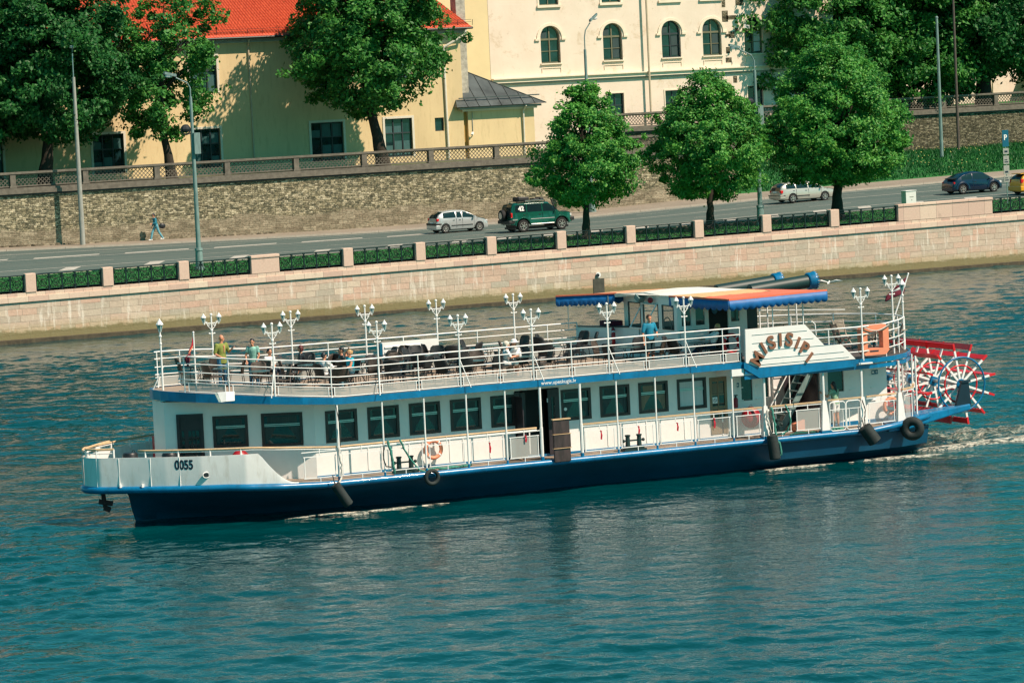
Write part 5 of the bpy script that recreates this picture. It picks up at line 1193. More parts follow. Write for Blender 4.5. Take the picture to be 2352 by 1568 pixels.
chairs = [(41.2, 117.6, 1), (42.3, 117.9, 1), (41.3, 115.2, 1), (42.9, 117.2, 1), (42.9, 114.9, 1), (43.3, 115.9, 1), (43.2, 113.6, 1), (44.3, 117.6, 1), (45.9, 118.3, 0), (46.2, 117.4, 1), (44.6, 116.6, 1), (46.2, 115.3, 1), (44.9, 112.5, 1),
          (46.6, 113.8, 1), (47.15, 113.3, 0), (46.98, 112.5, 0), (48.4, 113.7, 0), (49.18, 113.6, 0), (48.6, 112.2, 0), (50.42, 113.6, 1), (46.9, 117.4, 0), (48.9, 118.0, 0), (48.5, 117.2, 0), (49.3, 118.3, 1), (50.1, 118.3, 0), (49.9, 117.6, 0), (50.7, 118.2, 0), (50.3, 116.9, 0), (51.0, 117.1, 0), (52.3, 118.4, 0), (51.9, 117.3, 0),
          (48.1, 115.4, 1), (47.3, 115.2, 0), (49.0, 115.2, 0), (49.4, 116.9, 0), (50.6, 115.6, 0), (50.41, 112.3, 0), (49.3, 112.1, 0), (53.4, 117.6, 0), (54.2, 118.3, 0), (54.7, 117.5, 0), (55.2, 118.2, 0), (56.5, 118.1, 0), (56.5, 117.3, 0), (53.0, 116.6, 1), (53.8, 115.2, 0), (54.9, 115.4, 0), (52.4, 112.4, 1), (53.07, 112.3, 0), (54.2, 113.5, 0), (55.2, 113.6, 1), (55.0, 112.3, 0), (56.6, 113.4, 0), (56.7, 112.3, 1), (57.4, 112.0, 0), (57.7, 113.0, 0)]
C0 = deck_chair('wicker'); C1 = deck_chair('wicker_brown'); used = {0: False, 1: False}
seatmate = {}; usedl = set()
for i, (x, y, br) in enumerate(chairs):
    tj = min(range(len(tables)), key=lambda j: (tables[j][0] - x) ** 2 + (tables[j][1] - y) ** 2); tx, ty = tables[tj]
    rz = math.atan2(ty - y, tx - x) - PI / 2 + random.uniform(-.4, .4); seatmate.setdefault(tj, []).append(i); n_ = len(seatmate[tj])
    side = ('left of' if tx - x > .25 else 'right of' if x - tx > .25 else 'beside') if abs(tx - x) > abs(ty - y) else ('on the near side of' if ty > y else 'on the far side of')
    kind = 'brownish' if br else 'black'; lab = f'{kind} wicker armchair {side} the table {tdesc[tj]}'; k_ = 0
    while lab in usedl: k_ += 1; lab = ('second ', 'third ', 'fourth ', 'fifth ')[k_ - 1] + f'{kind} wicker armchair {side} the table {tdesc[tj]}'
    usedl.add(lab)
    src = C1 if br else C0
    if not used[br]: used[br] = True; src.location = (x, y, zup(x)); src.rotation_euler = (0, 0, rz); src['label'] = lab; src['group'] = 'wicker armchairs on the upper deck'
    else: dup(src, (x, y, zup(x)), rz, lab, 'wicker armchairs on the upper deck')

# passengers: local front is +Y; rz turns it
def P_chair(x, y, rz, lab):
    dup(C0, (x, y, zup(x)), rz, lab, 'wicker armchairs on the upper deck')
person('bald man in an open green shirt and jeans holding a glass at the bow', (42.25, 116.8, zup(42.25)), R(-158), 1.80, arms={1: ((.07, -.03, -.28), (-.02, .20, -.40)), -1: ((-.10, .02, -.27), (-.06, .24, -.14))}, shirt=paint('shirt_green', (0.20, 0.24, 0.05), 0.85, .25, 6), trousers=paint('jeans', (0.03, 0.14, 0.25), 0.9, .3, 8), skin='skin_pink', hair=('bald', ''), open_shirt=True, head_yaw=.9, shoulders=1.12)
b = MB(); b.mat('clear_glass'); b.lathe([(.022, 0), (.03, .12)], (42.58, 116.55, zup(42.3) + 1.30), 8); tag(b.build('drinking_glass'), 'small clear glass held up by the bald man', 'glass')
person('dark-haired woman in a pale green top and jeans standing by the bow tables', (43.4, 116.8, zup(43.4)), R(150), 1.68, arms={1: ((.09, .0, -.27), (.05, .16, -.46)), -1: ((-.06, .02, -.27), (.02, .14, -.48))}, shirt=paint('top_teal', (0.20, 0.42, 0.36), 0.85, .45, 5), trousers='jeans', skin='skin', hair=('short', 'black'), sleeve=.5, fem=True, torso_lean=(0, .06), head_tilt=.3)
person('seated passenger in white behind the dark-haired woman', (44.35, 117.75, zup(44)), R(200), 1.65, sit=True, shirt='white_tube', trousers='ink', skin='skin_pink', hair=('short', 'black'))
person('seated passenger with red-brown hair and a dark jacket by the far rail', (45.55, 117.8, 3.9), R(60), 1.72, sit=True, shirt='black', trousers='ink', skin='skin', hair=('bob', paint('hair_red', (0.10, 0.02, 0.02), .6, .2, 9)), sleeve=1.9)
person('seated passenger in a dark jacket with white sleeves reaching over the table', (44.9, 114.0, 3.9), R(-75), 1.72, sit=True, arms={1: ((.03, .2, -.18), (.02, .42, -.20)), -1: ((-.03, .2, -.2), (-.02, .42, -.22))}, shirt='white_tube', trousers='black', skin='skin', hair=('short', 'black'), sleeve=1.8)
person('blonde woman in a bright turquoise top with one arm raised behind her head', (46.1, 114.6, 3.9), R(95), 1.68, sit=True, arms={1: ((.16, .02, .18), (.03, -.02, .30)), -1: ((-.06, .12, -.25), (-.02, .34, -.28))}, shirt=paint('top_turquoise', (0.01, 0.42, 0.55), .8, .15, 8), trousers=paint('jeans_pale', (.10, .22, .28), .9, .4, 9), skin='skin_pink', hair=('bun', paint('hair_blond', (0.48, 0.30, 0.13), .6, .2, 12)), sleeve=.2, fem=True)
person('dark-haired passenger in black hidden behind the turquoise woman', (46.2, 115.6, 3.9), R(80), 1.72, sit=True, shirt='black', trousers='ink', skin='skin', hair=('short', 'black'), sleeve=1.8)
person('white-haired woman dressed in white sitting at a table', (51.15, 112.9, 3.9), R(-100), 1.66, sit=True, arms={1: ((.05, .12, -.24), (.0, .30, -.22)), -1: ((-.05, .12, -.25), (-.0, .32, -.28))}, shirt='white_tube', trousers='white_paint', skin='skin_pink', hair=('curly', paint('hair_white', (.66, .60, .50), .8, .15, 14)), sleeve=.8, fem=True, leg=.45, torso_lean=(0, .06))
person('passenger in a white sun hat and white top leaning over the table', (51.8, 113.1, 3.9), R(95), 1.68, sit=True, arms={1: ((.05, .14, -.22), (.0, .34, -.14)), -1: ((-.05, .14, -.22), (-.02, .34, -.24))}, shirt='white_tube', trousers='weathered_wood', skin='skin', hair=('hat', 'white_tube'), torso_lean=(0, .14), head_tilt=.5)
person('man in a teal short-sleeved shirt and dark shorts standing at the rail', (56.65, 112.7, 3.9), R(-165), 1.80, arms={1: ((.09, -.01, -.28), (.10, .05, -.54)), -1: ((-.10, .03, -.28), (.04, .20, -.36))}, shirt=paint('shirt_teal', (0.005, 0.20, 0.32), .8, .25, 5), trousers=paint('shorts_dark', (.01, .04, .05), .9, .3, 6), skin='skin_pink', hair=('short', paint('hair_brown', (.05, .025, .015), .7, .2, 9)), sleeve=.8, leg=.45, head_tilt=.4, head_yaw=-.3, shoulders=1.1)
person('reclining passenger with pale hair and a white shirt beside the red lifebuoy', (58.95, 112.4, 3.9), R(72), 1.74, sit=True, arms={1: ((.02, .24, -.12), (.0, .48, -.15)), -1: ((-.02, .22, -.14), (.0, .46, -.18))}, shirt='white_tube', trousers=paint('trousers_navy', (.004, .02, .06), .8, .3, 5), skin='skin', hair=('short', 'hair_blond'), sleeve=1.7, torso_lean=(0, -.16), knees=({-1: Vector((-.1, .46, .5)), 1: Vector((.1, .46, .52))}, {-1: Vector((-.1, .78, .2)), 1: Vector((.1, .8, .22))}))
person('long-haired woman in a pale green top and white shorts on the lower deck', (63.45, 111.75, 1.2), R(20), 1.66, arms={1: ((.06, .02, -.27), (.06, .12, -.50)), -1: ((-.12, .08, -.20), (-.2, .26, -.08))}, shirt=paint('top_mint', (.24, .38, .26), .85, .4, 6), trousers='white_tube', skin='skin', hair=('long', 'black'), sleeve=.5, leg=.32, fem=True, torso_lean=(0, .05))
# pedestrian
wk = person('pedestrian in pale blue jeans and a teal jacket walking by the stone wall', (81.3, 236.6, G(81.3, 236.6) + .125), R(92), 1.86, arms={1: ((.05, -.06, -.28), (.04, .10, -.50)), -1: ((-.05, .04, -.28), (.02, .22, -.32))}, shirt=paint('jacket_teal', (.015, .17, .24), .85, .35, 5), trousers=paint('jeans_light', (.12, .34, .42), .9, .2, 7), skin='skin', hair=('short', 'ink'), sleeve=1.8, stride=1.0, torso_lean=(0, .10), head_tilt=.4, shoes='white_tube', group=None)
t = thing('shoulder_bag', 'black shoulder bag hanging at the back of the walking pedestrian', 'bag', (81.7, 236.45, G(81.5, 236.5) + 1.0), 0)
b = MB(); b.mat('black'); b.ball((0, 0, .1), (.24, .09, .19), 12, 8); b.build('bag_body', None, t, world=False, smooth=True)
b = MB(); b.mat('black'); b.tube([(-.1, 0, .25), (-.38, 0, .68), (-.55, .05, .62)], .015, 5); b.build('strap', None, t, world=False)
for x, y, rz, d in [(44.35, 117.75, 200, 'the passenger in white behind the dark-haired woman'), (45.55, 117.8, 60, 'the red-haired passenger'), (44.9, 114.0, -75, 'the passenger with white sleeves'), (46.1, 114.6, 95, 'the woman in turquoise'),
                    (46.2, 115.6, 80, 'the passenger behind the turquoise woman'), (51.15, 112.9, -100, 'the white-haired woman'), (51.8, 113.1, 95, 'the passenger in a sun hat'), (58.95, 112.4, 72, 'the reclining passenger')]:
    P_chair(x, y, R(rz), 'black wicker armchair under ' + d)

# ================================================================ THE BOAT
YC = 115.0
boat = thing('paddle_boat', 'long white and blue two-deck passenger boat with a red stern paddle wheel', 'boat', (54, 115, 0))
def bp(name, b, m=None, parent=None, **k): return b.build(name, m, parent or boat, **k)
def outline(xs, hs, x0=None, x1=None, step=.35):
    xa = np.arange(xs[0] if x0 is None else x0, (xs[-1] if x1 is None else x1) + 1e-6, step); s = sorted(set(list(np.round(xa, 3)) + [v for v in xs if (x0 is None or v >= x0) and (x1 is None or v <= x1)]))
    return [(x, float(np.interp(x, xs, hs))) for x in s]
def slab(b, ol, z0f, z1f, off=0.0):            # closed deck slab between two height functions
    loop = [(x, YC - max(h + off, .01)) for x, h in ol] + [(x, YC + max(h + off, .01)) for x, h in reversed(ol)]; n = len(loop); m_ = len(ol)
    vs = [(x, y, z0f(x)) for x, y in loop] + [(x, y, z1f(x)) for x, y in loop]; fs = [(i, (i + 1) % n, n + (i + 1) % n, n + i) for i in range(n)]
    for i in range(m_ - 1): a, c, d, e = i, i + 1, n - 2 - i, n - 1 - i; fs += [(e, d, c, a), (n + a, n + c, n + d, n + e)]
    b.add(vs, fs)
mX = [36.52, 36.6, 36.8, 37.6, 38.6, 39.6, 40.9, 42.0, 65.3, 66.2, 67.0, 67.3]; mH = [.05, .4, .75, 1.4, 2.25, 2.97, 3.66, 3.92, 3.92, 3.75, 3.45, 3.3]
mol = outline(mX, mH)
zm = lambda x: 1.17
# hull: loft under the deck
b = MB(); b.mat('hull_blue'); vs = []; secs = []
hx = [37.95, 38.15, 38.6, 39.4, 40.6, 42, 44, 48, 60, 64, 66, 67.3]; top = [.05, .8, 1.6, 2.5, 3.35, 3.72, 3.84, 3.84, 3.84, 3.84, 3.7, 3.2]; wl = [0, .05, .12, .3, .7, 1.3, 1.9, 2.65, 2.85, 2.85, 2.7, 2.3]
rows = [(1.0, 0), (.66, .40), (.34, .80), (.0, 1.2), (-.3, 1.6), (-.9, 2.0)]
shr = lambda x: .16 * min(1, max(0, (43.6 - x) / 3.2))
for x in np.arange(0, 1.001, 1 / 60):
    xx = float(np.interp(x, [0, .12, .3, 1], [37.95, 38.8, 41.5, 67.3])); T = float(np.interp(xx, hx, top)); Wl = float(np.interp(xx, hx, wl))
    row = []
    for z, k in rows:
        if xx > 59.8 and z > .3: k *= max(.25, 1 - (xx - 59.8) * 2)
        h = max(.01, T + (Wl - T) * min(k, 1.0) - max(0, k - 1) * .6); rake = (1 - min(1, (xx - 37.95) / 1.2)) * (1 - z) * .28
        row.append((xx + rake, h, z + (shr(xx) if z > .5 else 0)))
    secs.append(row)
nr = len(rows)
for sg in (-1, 1):
    vs = [(p[0], YC + sg * p[1], p[2]) for r_ in secs for p in r_]; fs = [(i * nr + j, (i + 1) * nr + j, (i + 1) * nr + j + 1, i * nr + j + 1) for i in range(len(secs) - 1) for j in range(nr - 1)]
    b.add(vs, fs)
r_ = secs[-1]; b.add([(p[0], YC - p[1], p[2]) for p in r_] + [(p[0], YC + p[1], p[2]) for p in reversed(r_)], [tuple(range(2 * nr))])
bp('hull', b, smooth=True)
b = MB(); b.mat('hull_blue'); slab(b, mol, lambda x: .93 + shr(x), lambda x: 1.0 + shr(x), -.10); b.mat('deck_wood'); slab(b, mol, lambda x: 1.1 + shr(x), lambda x: 1.165 + shr(x), -.03); bp('main_deck', b)
# rub rail: rounded bright blue band, rising at the stern
b = MB(); b.mat('trim_blue')
pts = [(x, YC - h, 1.07 + shr(x) + max(0, x - 64.5) * .10) for x, h in mol]; pf = [(x, YC + h, z) for x, y, z in pts for h in [YC - y]]
b.tube([pf[i] for i in range(len(pf) - 1, -1, -1)] + pts, .115, 8)
bp('rub_rail', b, smooth=2)
# bow bulwark (both sides, curved down at the aft end)
def zbul(x): return 2.30 if x < 41.35 else (1.25 + 1.05 * (1 - math.sin(min(1, (x - 41.35) / 1.3) * PI / 2)) ** 1.1)
for sg in (-1, 1):
    b = MB(); b.mat('white_hull'); ol = outline(mX, mH, 36.52, 42.65, .12); vs = []; fs = []
    for x, h in ol:
        for hh, zz in ((h - .02, 1.15), (h + .03, (1.15 + zbul(x)) / 2), (h + .02, zbul(x)), (h - .03, zbul(x)), (h - .06, 1.15)): vs.append((x, YC + sg * max(.0, hh), zz))
    for i in range(len(ol) - 1):
        for j in range(4): k = i * 5 + j; fs.append((k, k + 5, k + 6, k + 1))
    b.add(vs, fs); bw = bp('bulwark', b, smooth=True)
    b = MB(); b.mat('white_tube')
    for xx in (36.75, 37.35, 38.2, 39.0):       # weld seams
        h = float(np.interp(xx, mX, mH)); b.bar((xx, YC + sg * (h + .018), 1.25), (xx, YC + sg * (h + .024), 2.28), .02, .02)
    bp('weld_seam', b, None, bw)
    if sg < 0: bul = bw
def on_bul(x, z, off=.05):
    h = float(np.interp(x, mX, mH)); h2 = float(np.interp(x + .1, mX, mH)); ang = math.atan2(-(h2 - h), .1); return Vector((x, YC - h - off, z)), ang
p, a = on_bul(39.12, 2.02, .031)
text_obj('registration_number', '0055', .38, 'ink', bul, Matrix.Translation(p) @ Matrix.Rotation(a, 4, 'Z') @ facing((0, 0, 0)) @ Matrix.Diagonal((.84, 1.12, 1, 1)), .012, .004)
p, a = on_bul(39.72, 1.68, .058); b = MB(); b.mat('white_tube'); b.torus(tuple(p), .12, .02, 'y', 16, 6, .09); b.mat('black'); b.lathe([(.10, -.012), (.10, .03)], tuple(p), 14, 'y'); o = bp('hawse_hole', b, None, bul)
b = MB(); b.mat('white_tube')
for xx in (37.35, 37.95): p, a = on_bul(xx, 1.4, .08); b.box(p.x - .04, p.x + .04, p.y - .03, p.y + .05, 1.32, 1.42)
bp('hull_lug', b, None, bul)
# anchor hanging below the bow
b = MB(); b.mat(paint('rust', (.05, .018, .02), .9, .4, 6)); b.bar((37.0, 114.6, 1.18), (37.05, 114.55, .60), .12); b.bar((36.85, 114.6, .82), (37.3, 114.5, .72), .10, .16); b.bar((37.0, 114.52, .62), (37.2, 114.47, .52), .18); bp('anchor', b)
# cap rail over the bulwark
def rail_line(xs_, zf_, hf, sg, r, m, name='hand_rail', posts=None, step=.25, pr=.022, z0f=None):
    b = MB(); b.mat(m); xx = np.arange(xs_[0], xs_[1] + .001, step); b.tube([(x, YC + sg * hf(x), zf_(x)) for x in xx], r, 6); o = bp(name, b, smooth=2); return o
mh = lambda x: float(np.interp(x, mX, mH)) - .04
zcap = lambda x: float(np.interp(x, [36, 41.2, 44], [2.53, 2.50, 2.29]))
for sg in (-1, 1):
    rail_line((37.9, 51.5) if sg < 0 else (36.55, 66.0), zcap, mh, sg, .035, 'rail_wood', 'wooden_rail'); rail_line((37.9, 51.5) if sg < 0 else (36.6, 60), lambda x: zcap(x) - .06, mh, sg, .018, 'white_tube')
    for x in (38.1, 39.0, 39.9, 40.8): b = MB(); b.mat('white_tube'); b.bar((x, YC + sg * mh(x), 2.2), (x, YC + sg * mh(x), zcap(x)), .045); bp('rail_stanchion', b)
b = MB(); b.mat('rail_wood'); tp = [(37.35, 114.0 + .25, 2.55), (36.85, 114.55, 2.55), (36.62, 115.0, 2.55), (36.85, 115.5, 2.55), (37.5, 116.3, 2.55), (38.1, 116.9, 2.55)]
b.tube(tp, .04, 6); b.mat('white_tube'); b.tube([(x, y, 2.42) for x, y, z in tp], .022, 6)
for x, y, z in tp: b.bar((x, y, 2.2), (x, y, 2.55), .05)
bp('bow_rail', b)
# ------------------------------------------------ main cabin
cxs = [39.15, 39.15, 43.75]; NEAR = 112.2
front = [(39.25, 115.6), (39.25, 114.45), (43.75, NEAR)]
def wallface(b, p, q, z0, z1, holes, dep, nrm):
    """wall from p to q with rectangular holes given as (u0,u1,z0,z1); reveals go along nrm*dep"""
    p = Vector((*p, 0)); q = Vector((*q, 0)); L = (q - p).length; d = (q - p) / L; n = Vector((*nrm, 0)) * dep
    P_ = lambda u, z: Vector((p.x + d.x * u, p.y + d.y * u, z))
    us = sorted({0, L} | {h[0] for h in holes} | {h[1] for h in holes}); zs = sorted({z0, z1} | {h[2] for h in holes} | {h[3] for h in holes})
    for i in range(len(us) - 1):
        for j in range(len(zs) - 1):
            um, zm_ = (us[i] + us[i + 1]) / 2, (zs[j] + zs[j + 1]) / 2
            if any(h[0] < um < h[1] and h[2] < zm_ < h[3] for h in holes): continue
            b.quad(P_(us[i], zs[j]), P_(us[i + 1], zs[j]), P_(us[i + 1], zs[j + 1]), P_(us[i], zs[j + 1]))
    for u0, u1, a, c in holes:
        for (A, B_) in ((P_(u0, a), P_(u1, a)), (P_(u1, a), P_(u1, c)), (P_(u1, c), P_(u0, c)), (P_(u0, c), P_(u0, a))): b.quad(A, B_, B_ + n, A + n)
    return P_, d
WIN = [44.14, 45.67, 47.19, 48.71, 50.22, 52.88, 54.38, 55.88, 57.39]
holes = [(x - 43.75, x - 43.75 + 1.13, 2.33, 3.39) for x in WIN[:4]] + [(50.22 - 43.75, 51.10 - 43.75, 2.33, 3.39), (51.12 - 43.75, 52.80 - 43.75, 1.2, 3.5)] + [(x - 43.75, x - 43.75 + 1.13, 2.33, 3.39) for x in WIN[5:]] + [(58.66 - 43.75, 59.34 - 43.75, 1.34, 3.36)]
b = MB(); b.mat('white_paint'); wallface(b, (43.75, NEAR), (59.75, NEAR), 1.17, 3.72, holes, .07, (0, 1))
sl = Vector((43.75 - 39.25, NEAR - 114.45)); SL = sl.length
sh_ = [(.42, 1.28, 1.22, 3.50), (1.62, 2.78, 2.36, 3.40), (3.25, 4.62, 2.32, 3.42)]
Ps, ds = wallface(b, (39.25, 114.45), (43.75, NEAR), 1.17, 3.72, sh_, .07, (.447, .894))
b.quad((39.25, 115.6, 1.17), (39.25, 114.45, 1.17), (39.25, 114.45, 3.95), (39.25, 115.6, 3.95)); b.quad((39.25, 115.6, 1.17), (43.75, 117.8, 1.17), (43.75, 117.8, 3.85), (39.25, 115.6, 3.85)); b.quad((43.75, 117.8, 1.17), (59.75, 117.8, 1.17), (59.75, 117.8, 3.72), (43.75, 117.8, 3.72))
b.quad((59.75, NEAR, 1.17), (59.75, 117.8, 1.17), (59.75, 117.8, 3.72), (59.75, NEAR, 3.72)); b.quad(Ps(0, 3.72), Ps(SL, 3.72), Ps(SL, 3.85), Ps(0, 3.95))
for x in np.arange(44.6, 59.6, 1.5):
    if not 51.0 < x < 52.9 and not 58.5 < x < 59.5: b.box(x, x + .045, NEAR - .02, NEAR + .004, 1.3, 2.12); b.box(x + 1.0, x + 1.045, NEAR - .02, NEAR + .004, 1.3, 2.12)
cabin = bp('cabin_wall', b)
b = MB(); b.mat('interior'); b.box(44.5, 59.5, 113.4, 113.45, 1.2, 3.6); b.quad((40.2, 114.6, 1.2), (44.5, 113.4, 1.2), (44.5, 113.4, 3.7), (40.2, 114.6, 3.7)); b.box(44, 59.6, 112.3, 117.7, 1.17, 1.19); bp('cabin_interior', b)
b = MB(); b.mat('trim_blue'); b.box(43.75, 59.75, NEAR - .012, NEAR + .01, 1.167, 1.25); bp('skirting_stripe', b)
def boat_window(P_, u0, u1, z0, z1, n, cur='curtain', mx=1, sky=True):
    n = Vector((*n, 0)); 
    def pb(b, ua, ub, za, zb_, f0, f1):
        A = [P_(ua, za) - n * f0, P_(ub, za) - n * f0, P_(ub, zb_) - n * f0, P_(ua, zb_) - n * f0]; b.prism(A, n * (f0 + f1))
    b = MB(); b.mat('frame_brown'); t_ = .085
    pb(b, u0 - .01, u1 + .01, z0 - .01, z0 + t_, .025, .05); pb(b, u0 - .01, u1 + .01, z1 - t_, z1 + .01, .025, .05); pb(b, u0 - .01, u0 + t_, z0 + t_ + .001, z1 - t_ - .001, .025, .05); pb(b, u1 - t_, u1 + .01, z0 + t_ + .001, z1 - t_ - .001, .025, .05)
    f = bp('window', b)
    zz = z0 + (z1 - z0) * .60; b = MB(); b.mat('steel'); pb(b, u0 + t_, u1 - t_, zz, zz + .028, -.005, .03); pb(b, u0 + t_, u1 - t_, zz + .05, zz + .085, -.005, .03); bp('sash_bar', b, None, f)
    b = MB(); b.mat('pane'); pb(b, u0 + t_, u1 - t_, z0 + t_, z1 - t_, -.035, .045); bp('pane', b, None, f)
    # curtains drawn to the sides, seen through the glass: laid on the pane's inner half
    b = MB(); b.mat(cur); a = u0 + t_; c = u1 - t_; e = z0 + t_; g = zz
    vs = []
    if cur == 'curtain_white': pb(b, a + .02, c - .02, e + .02, z1 - t_ - .02, -.0345, .036)
    else:
        for s_ in (0, 1):
            u_ = a if s_ == 0 else c; k = 1 if s_ == 0 else -1
            pts = [P_(u_, e), P_(u_ + k * .10, e), P_(u_ + k * .17, e + .2), P_(u_ + k * .40, g - .03), P_(u_, g - .03)]
            b.add([p - n * -.0345 for p in pts], [(0, 1, 2, 3, 4)])
        b.add([P_(a + .1, zz + .1) + n * .0345, P_(c - .1, zz + .1) + n * .0345, P_(c - .1, z1 - t_ - .03) + n * .0345, P_(a + .1, z1 - t_ - .03) + n * .0345], [(0, 1, 2, 3)]) if sky else None  # paler upper quad painted in as sky reflected in the pane
    bp('curtain', b, None, f); return f
Pn = lambda u, z: Vector((43.75 + u, NEAR, z))
for i, x in enumerate(WIN):
    u = x - 43.75
    boat_window(Pn, u, u + (1.13 if i != 4 else .88), 2.33, 3.39, (0, 1), 'curtain_white' if i == 8 else 'curtain_tan' if i == 7 else 'curtain')
for u0, u1, a, c in sh_[1:]: boat_window(Ps, u0, u1, a, c, (.447, .894), 'curtain')
# bow cabin door
n_ = Vector((.447, .894, 0)); b = MB(); b.mat('door_dark')
def pbx(b, ua, ub, za, zb_, f0, f1): b.prism([Ps(ua, za) - n_ * f0, Ps(ub, za) - n_ * f0, Ps(ub, zb_) - n_ * f0, Ps(ua, zb_) - n_ * f0], n_ * (f0 + f1))
pbx(b, .41, 1.29, 1.2, 3.51, -.02, .06); pbx(b, .40, .50, 1.2, 3.52, .05, .02); pbx(b, 1.20, 1.30, 1.2, 3.52, .05, .02); pbx(b, .50, 1.20, 3.40, 3.52, .05, .02); d_ = bp('cabin_door', b)
b = MB(); b.mat('pane')
for i in range(3):
    for j in range(4): pbx(b, .78 + i * .13, .88 + i * .13, 2.0 + j * .25, 2.2 + j * .25, .0, .02)
for j in range(4): pbx(b, .56, .64, 2.0 + j * .25, 2.2 + j * .25, .0, .02)
bp('pane', b, None, d_)
b = MB(); b.mat('steel'); pbx(b, .88, .92, 1.95, 2.06, .05, 0); pbx(b, 1.02, 1.06, 1.95, 2.12, .05, 0); bp('handle', b, None, d_)
# entrance with folded dark doors
b = MB(); b.mat('door_dark'); b.box(51.10, 51.30, NEAR - .05, NEAR + .02, 1.2, 3.45); b.box(51.34, 51.52, NEAR - .02, NEAR + .03, 1.2, 3.42); b.box(51.125, 51.175, NEAR - .62, NEAR - .055, 1.2, 3.32); d_ = bp('entrance_door', b)
b = MB(); b.mat('pane'); 
for k in range(5): b.box(51.305, 51.335, NEAR - .01, NEAR, 1.5 + k * .36, 1.74 + k * .36)
bp('pane', b, None, d_)
b = MB(); b.mat('door_dark'); b.box(52.36, 52.80, NEAR - .03, NEAR + .03, 1.2, 3.47); b.mat('interior'); b.box(51.55, 52.36, NEAR + .3, NEAR + .34, 1.2, 3.5); d_ = bp('entrance_door', b)
b = MB(); b.mat('pane'); b.box(52.50, 52.62, NEAR - .045, NEAR - .031, 2.2, 3.2); bp('pane', b, None, d_)
b = MB(); b.mat('white_tube'); b.box(52.80, 52.86, NEAR - .03, NEAR + .01, 1.2, 3.5); b.mat('lamp_clear'); b.box(52.32, 52.36, NEAR - .06, NEAR - .03, 3.02, 3.16); bp('door_post', b)
# aft cabin door with glazing
b = MB(); b.mat('door_wood'); x0, x1 = 58.66, 59.34
b.box(x0, x0 + .09, NEAR - .03, NEAR + .05, 1.35, 3.36); b.box(x1 - .09, x1, NEAR - .03, NEAR + .05, 1.35, 3.36); b.box(x0 + .09, x1 - .09, NEAR - .02, NEAR + .05, 3.2, 3.36); b.box(x0 + .09, x1 - .09, NEAR - .02, NEAR + .05, 2.22, 2.34); b.box(x0 + .09, x1 - .09, NEAR - .02, NEAR + .05, 1.35, 1.75); b.box(x0 + .32, x0 + .36, NEAR - .01, NEAR + .05, 1.75, 3.2); b.box(x0 + .09, x1 - .09, NEAR - .012, NEAR + .05, 2.72, 2.76)
d_ = bp('glazed_door', b)
b = MB(); b.mat('pane'); b.box(x0 + .09, x1 - .09, NEAR + .02, NEAR + .03, 1.75, 3.2); b.mat('curtain_tan'); b.box(x0 + .12, x1 - .12, NEAR + .012, NEAR + .018, 2.78, 3.15); bp('pane', b, None, d_)
b = MB(); b.mat('white_tube'); b.lathe([(.09, -.02), (.09, -.005)], (x0 + .2, NEAR, 2.55), 12, 'y'); b.box(x0 + .10, x0 + .30, NEAR - .004, NEAR + .0, 2.44, 2.66); b.mat('ink'); b.torus((x0 + .2, NEAR - .022, 2.55), .06, .008, 'y', 12, 4); b.bar((x0 + .16, NEAR - .023, 2.59), (x0 + .24, NEAR - .023, 2.51), .012); bp('no_smoking_sticker', b, None, d_)
def small_sign(x, z, y=NEAR - .015):
    b = MB(); b.mat('teal_sign'); b.box(x, x + .26, y - .008, y, z, z + .15); o = bp('direction_sign', b); b = MB(); b.mat('white_tube'); b.bar((x + .14, y - .012, z + .075), (x + .22, y - .012, z + .075), .02); b.bar((x + .19, y - .012, z + .105), (x + .23, y - .012, z + .075), .018); b.bar((x + .19, y - .012, z + .045), (x + .23, y - .012, z + .075), .018); b.box(x + .02, x + .1, y - .010, y - .008, z + .04, z + .11); bp('arrow', b, None, o)
small_sign(59.62, 2.93, 112.28)
b = MB(); b.mat('white_tube'); b.lathe([(.06, -.01), (.06, .0)], (53.05, NEAR + .03, 2.72), 12, 'y'); bp('window_sticker', b)
# ------------------------------------------------ aft part of the lower deck
b = MB(); b.mat('white_paint')
def wf(p, q, z0, z1, hs, nrm=(0, 1), dep=.1): return wallface(b, p, q, z0, z1, hs, dep, nrm)
wf((59.75, 112.3), (60.85, 112.3), 1.17, 3.5, [(.23, .68, 2.42, 3.30)]); b.quad((60.85, 112.3, 1.17), (60.85, 114.8, 1.17), (60.85, 114.8, 3.5), (60.85, 112.3, 3.5))
wf((60.85, 114.8), (63.2, 114.8), 1.17, 3.5, [(.05, .55, 2.2, 3.3), (1.05, 1.6, 2.2, 3.3)]); wf((63.25, 112.45), (66.0, 112.45), 1.17, 3.5, [(.32, .98, 2.42, 3.5)])
b.quad((63.25, 112.45, 1.17), (63.25, 114.8, 1.17), (63.25, 114.8, 3.5), (63.25, 112.45, 3.5)); b.quad((66.0, 112.45, 1.17), (66.0, 117.5, 1.17), (66.0, 117.5, 3.5), (66.0, 112.45, 3.5)); b.quad((59.75, 117.6, 1.17), (66.0, 117.6, 1.17), (66.0, 117.6, 3.5), (59.75, 117.6, 3.5))
aft = bp('aft_cabin_wall', b)
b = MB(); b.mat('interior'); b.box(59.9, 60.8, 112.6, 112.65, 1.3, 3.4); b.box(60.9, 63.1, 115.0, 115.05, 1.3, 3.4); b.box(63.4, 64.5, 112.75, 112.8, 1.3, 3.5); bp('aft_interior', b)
for bx in ((59.96, 60.45, 112.36, 112.37, 2.42, 3.30), (60.9, 61.45, 114.87, 114.88, 2.2, 3.3), (61.9, 62.5, 114.87, 114.88, 2.2, 3.3), (63.55, 64.25, 112.52, 112.53, 2.42, 3.5)): b = MB(); b.mat('pane'); b.box(*bx); bp('window_pane', b, None, aft)
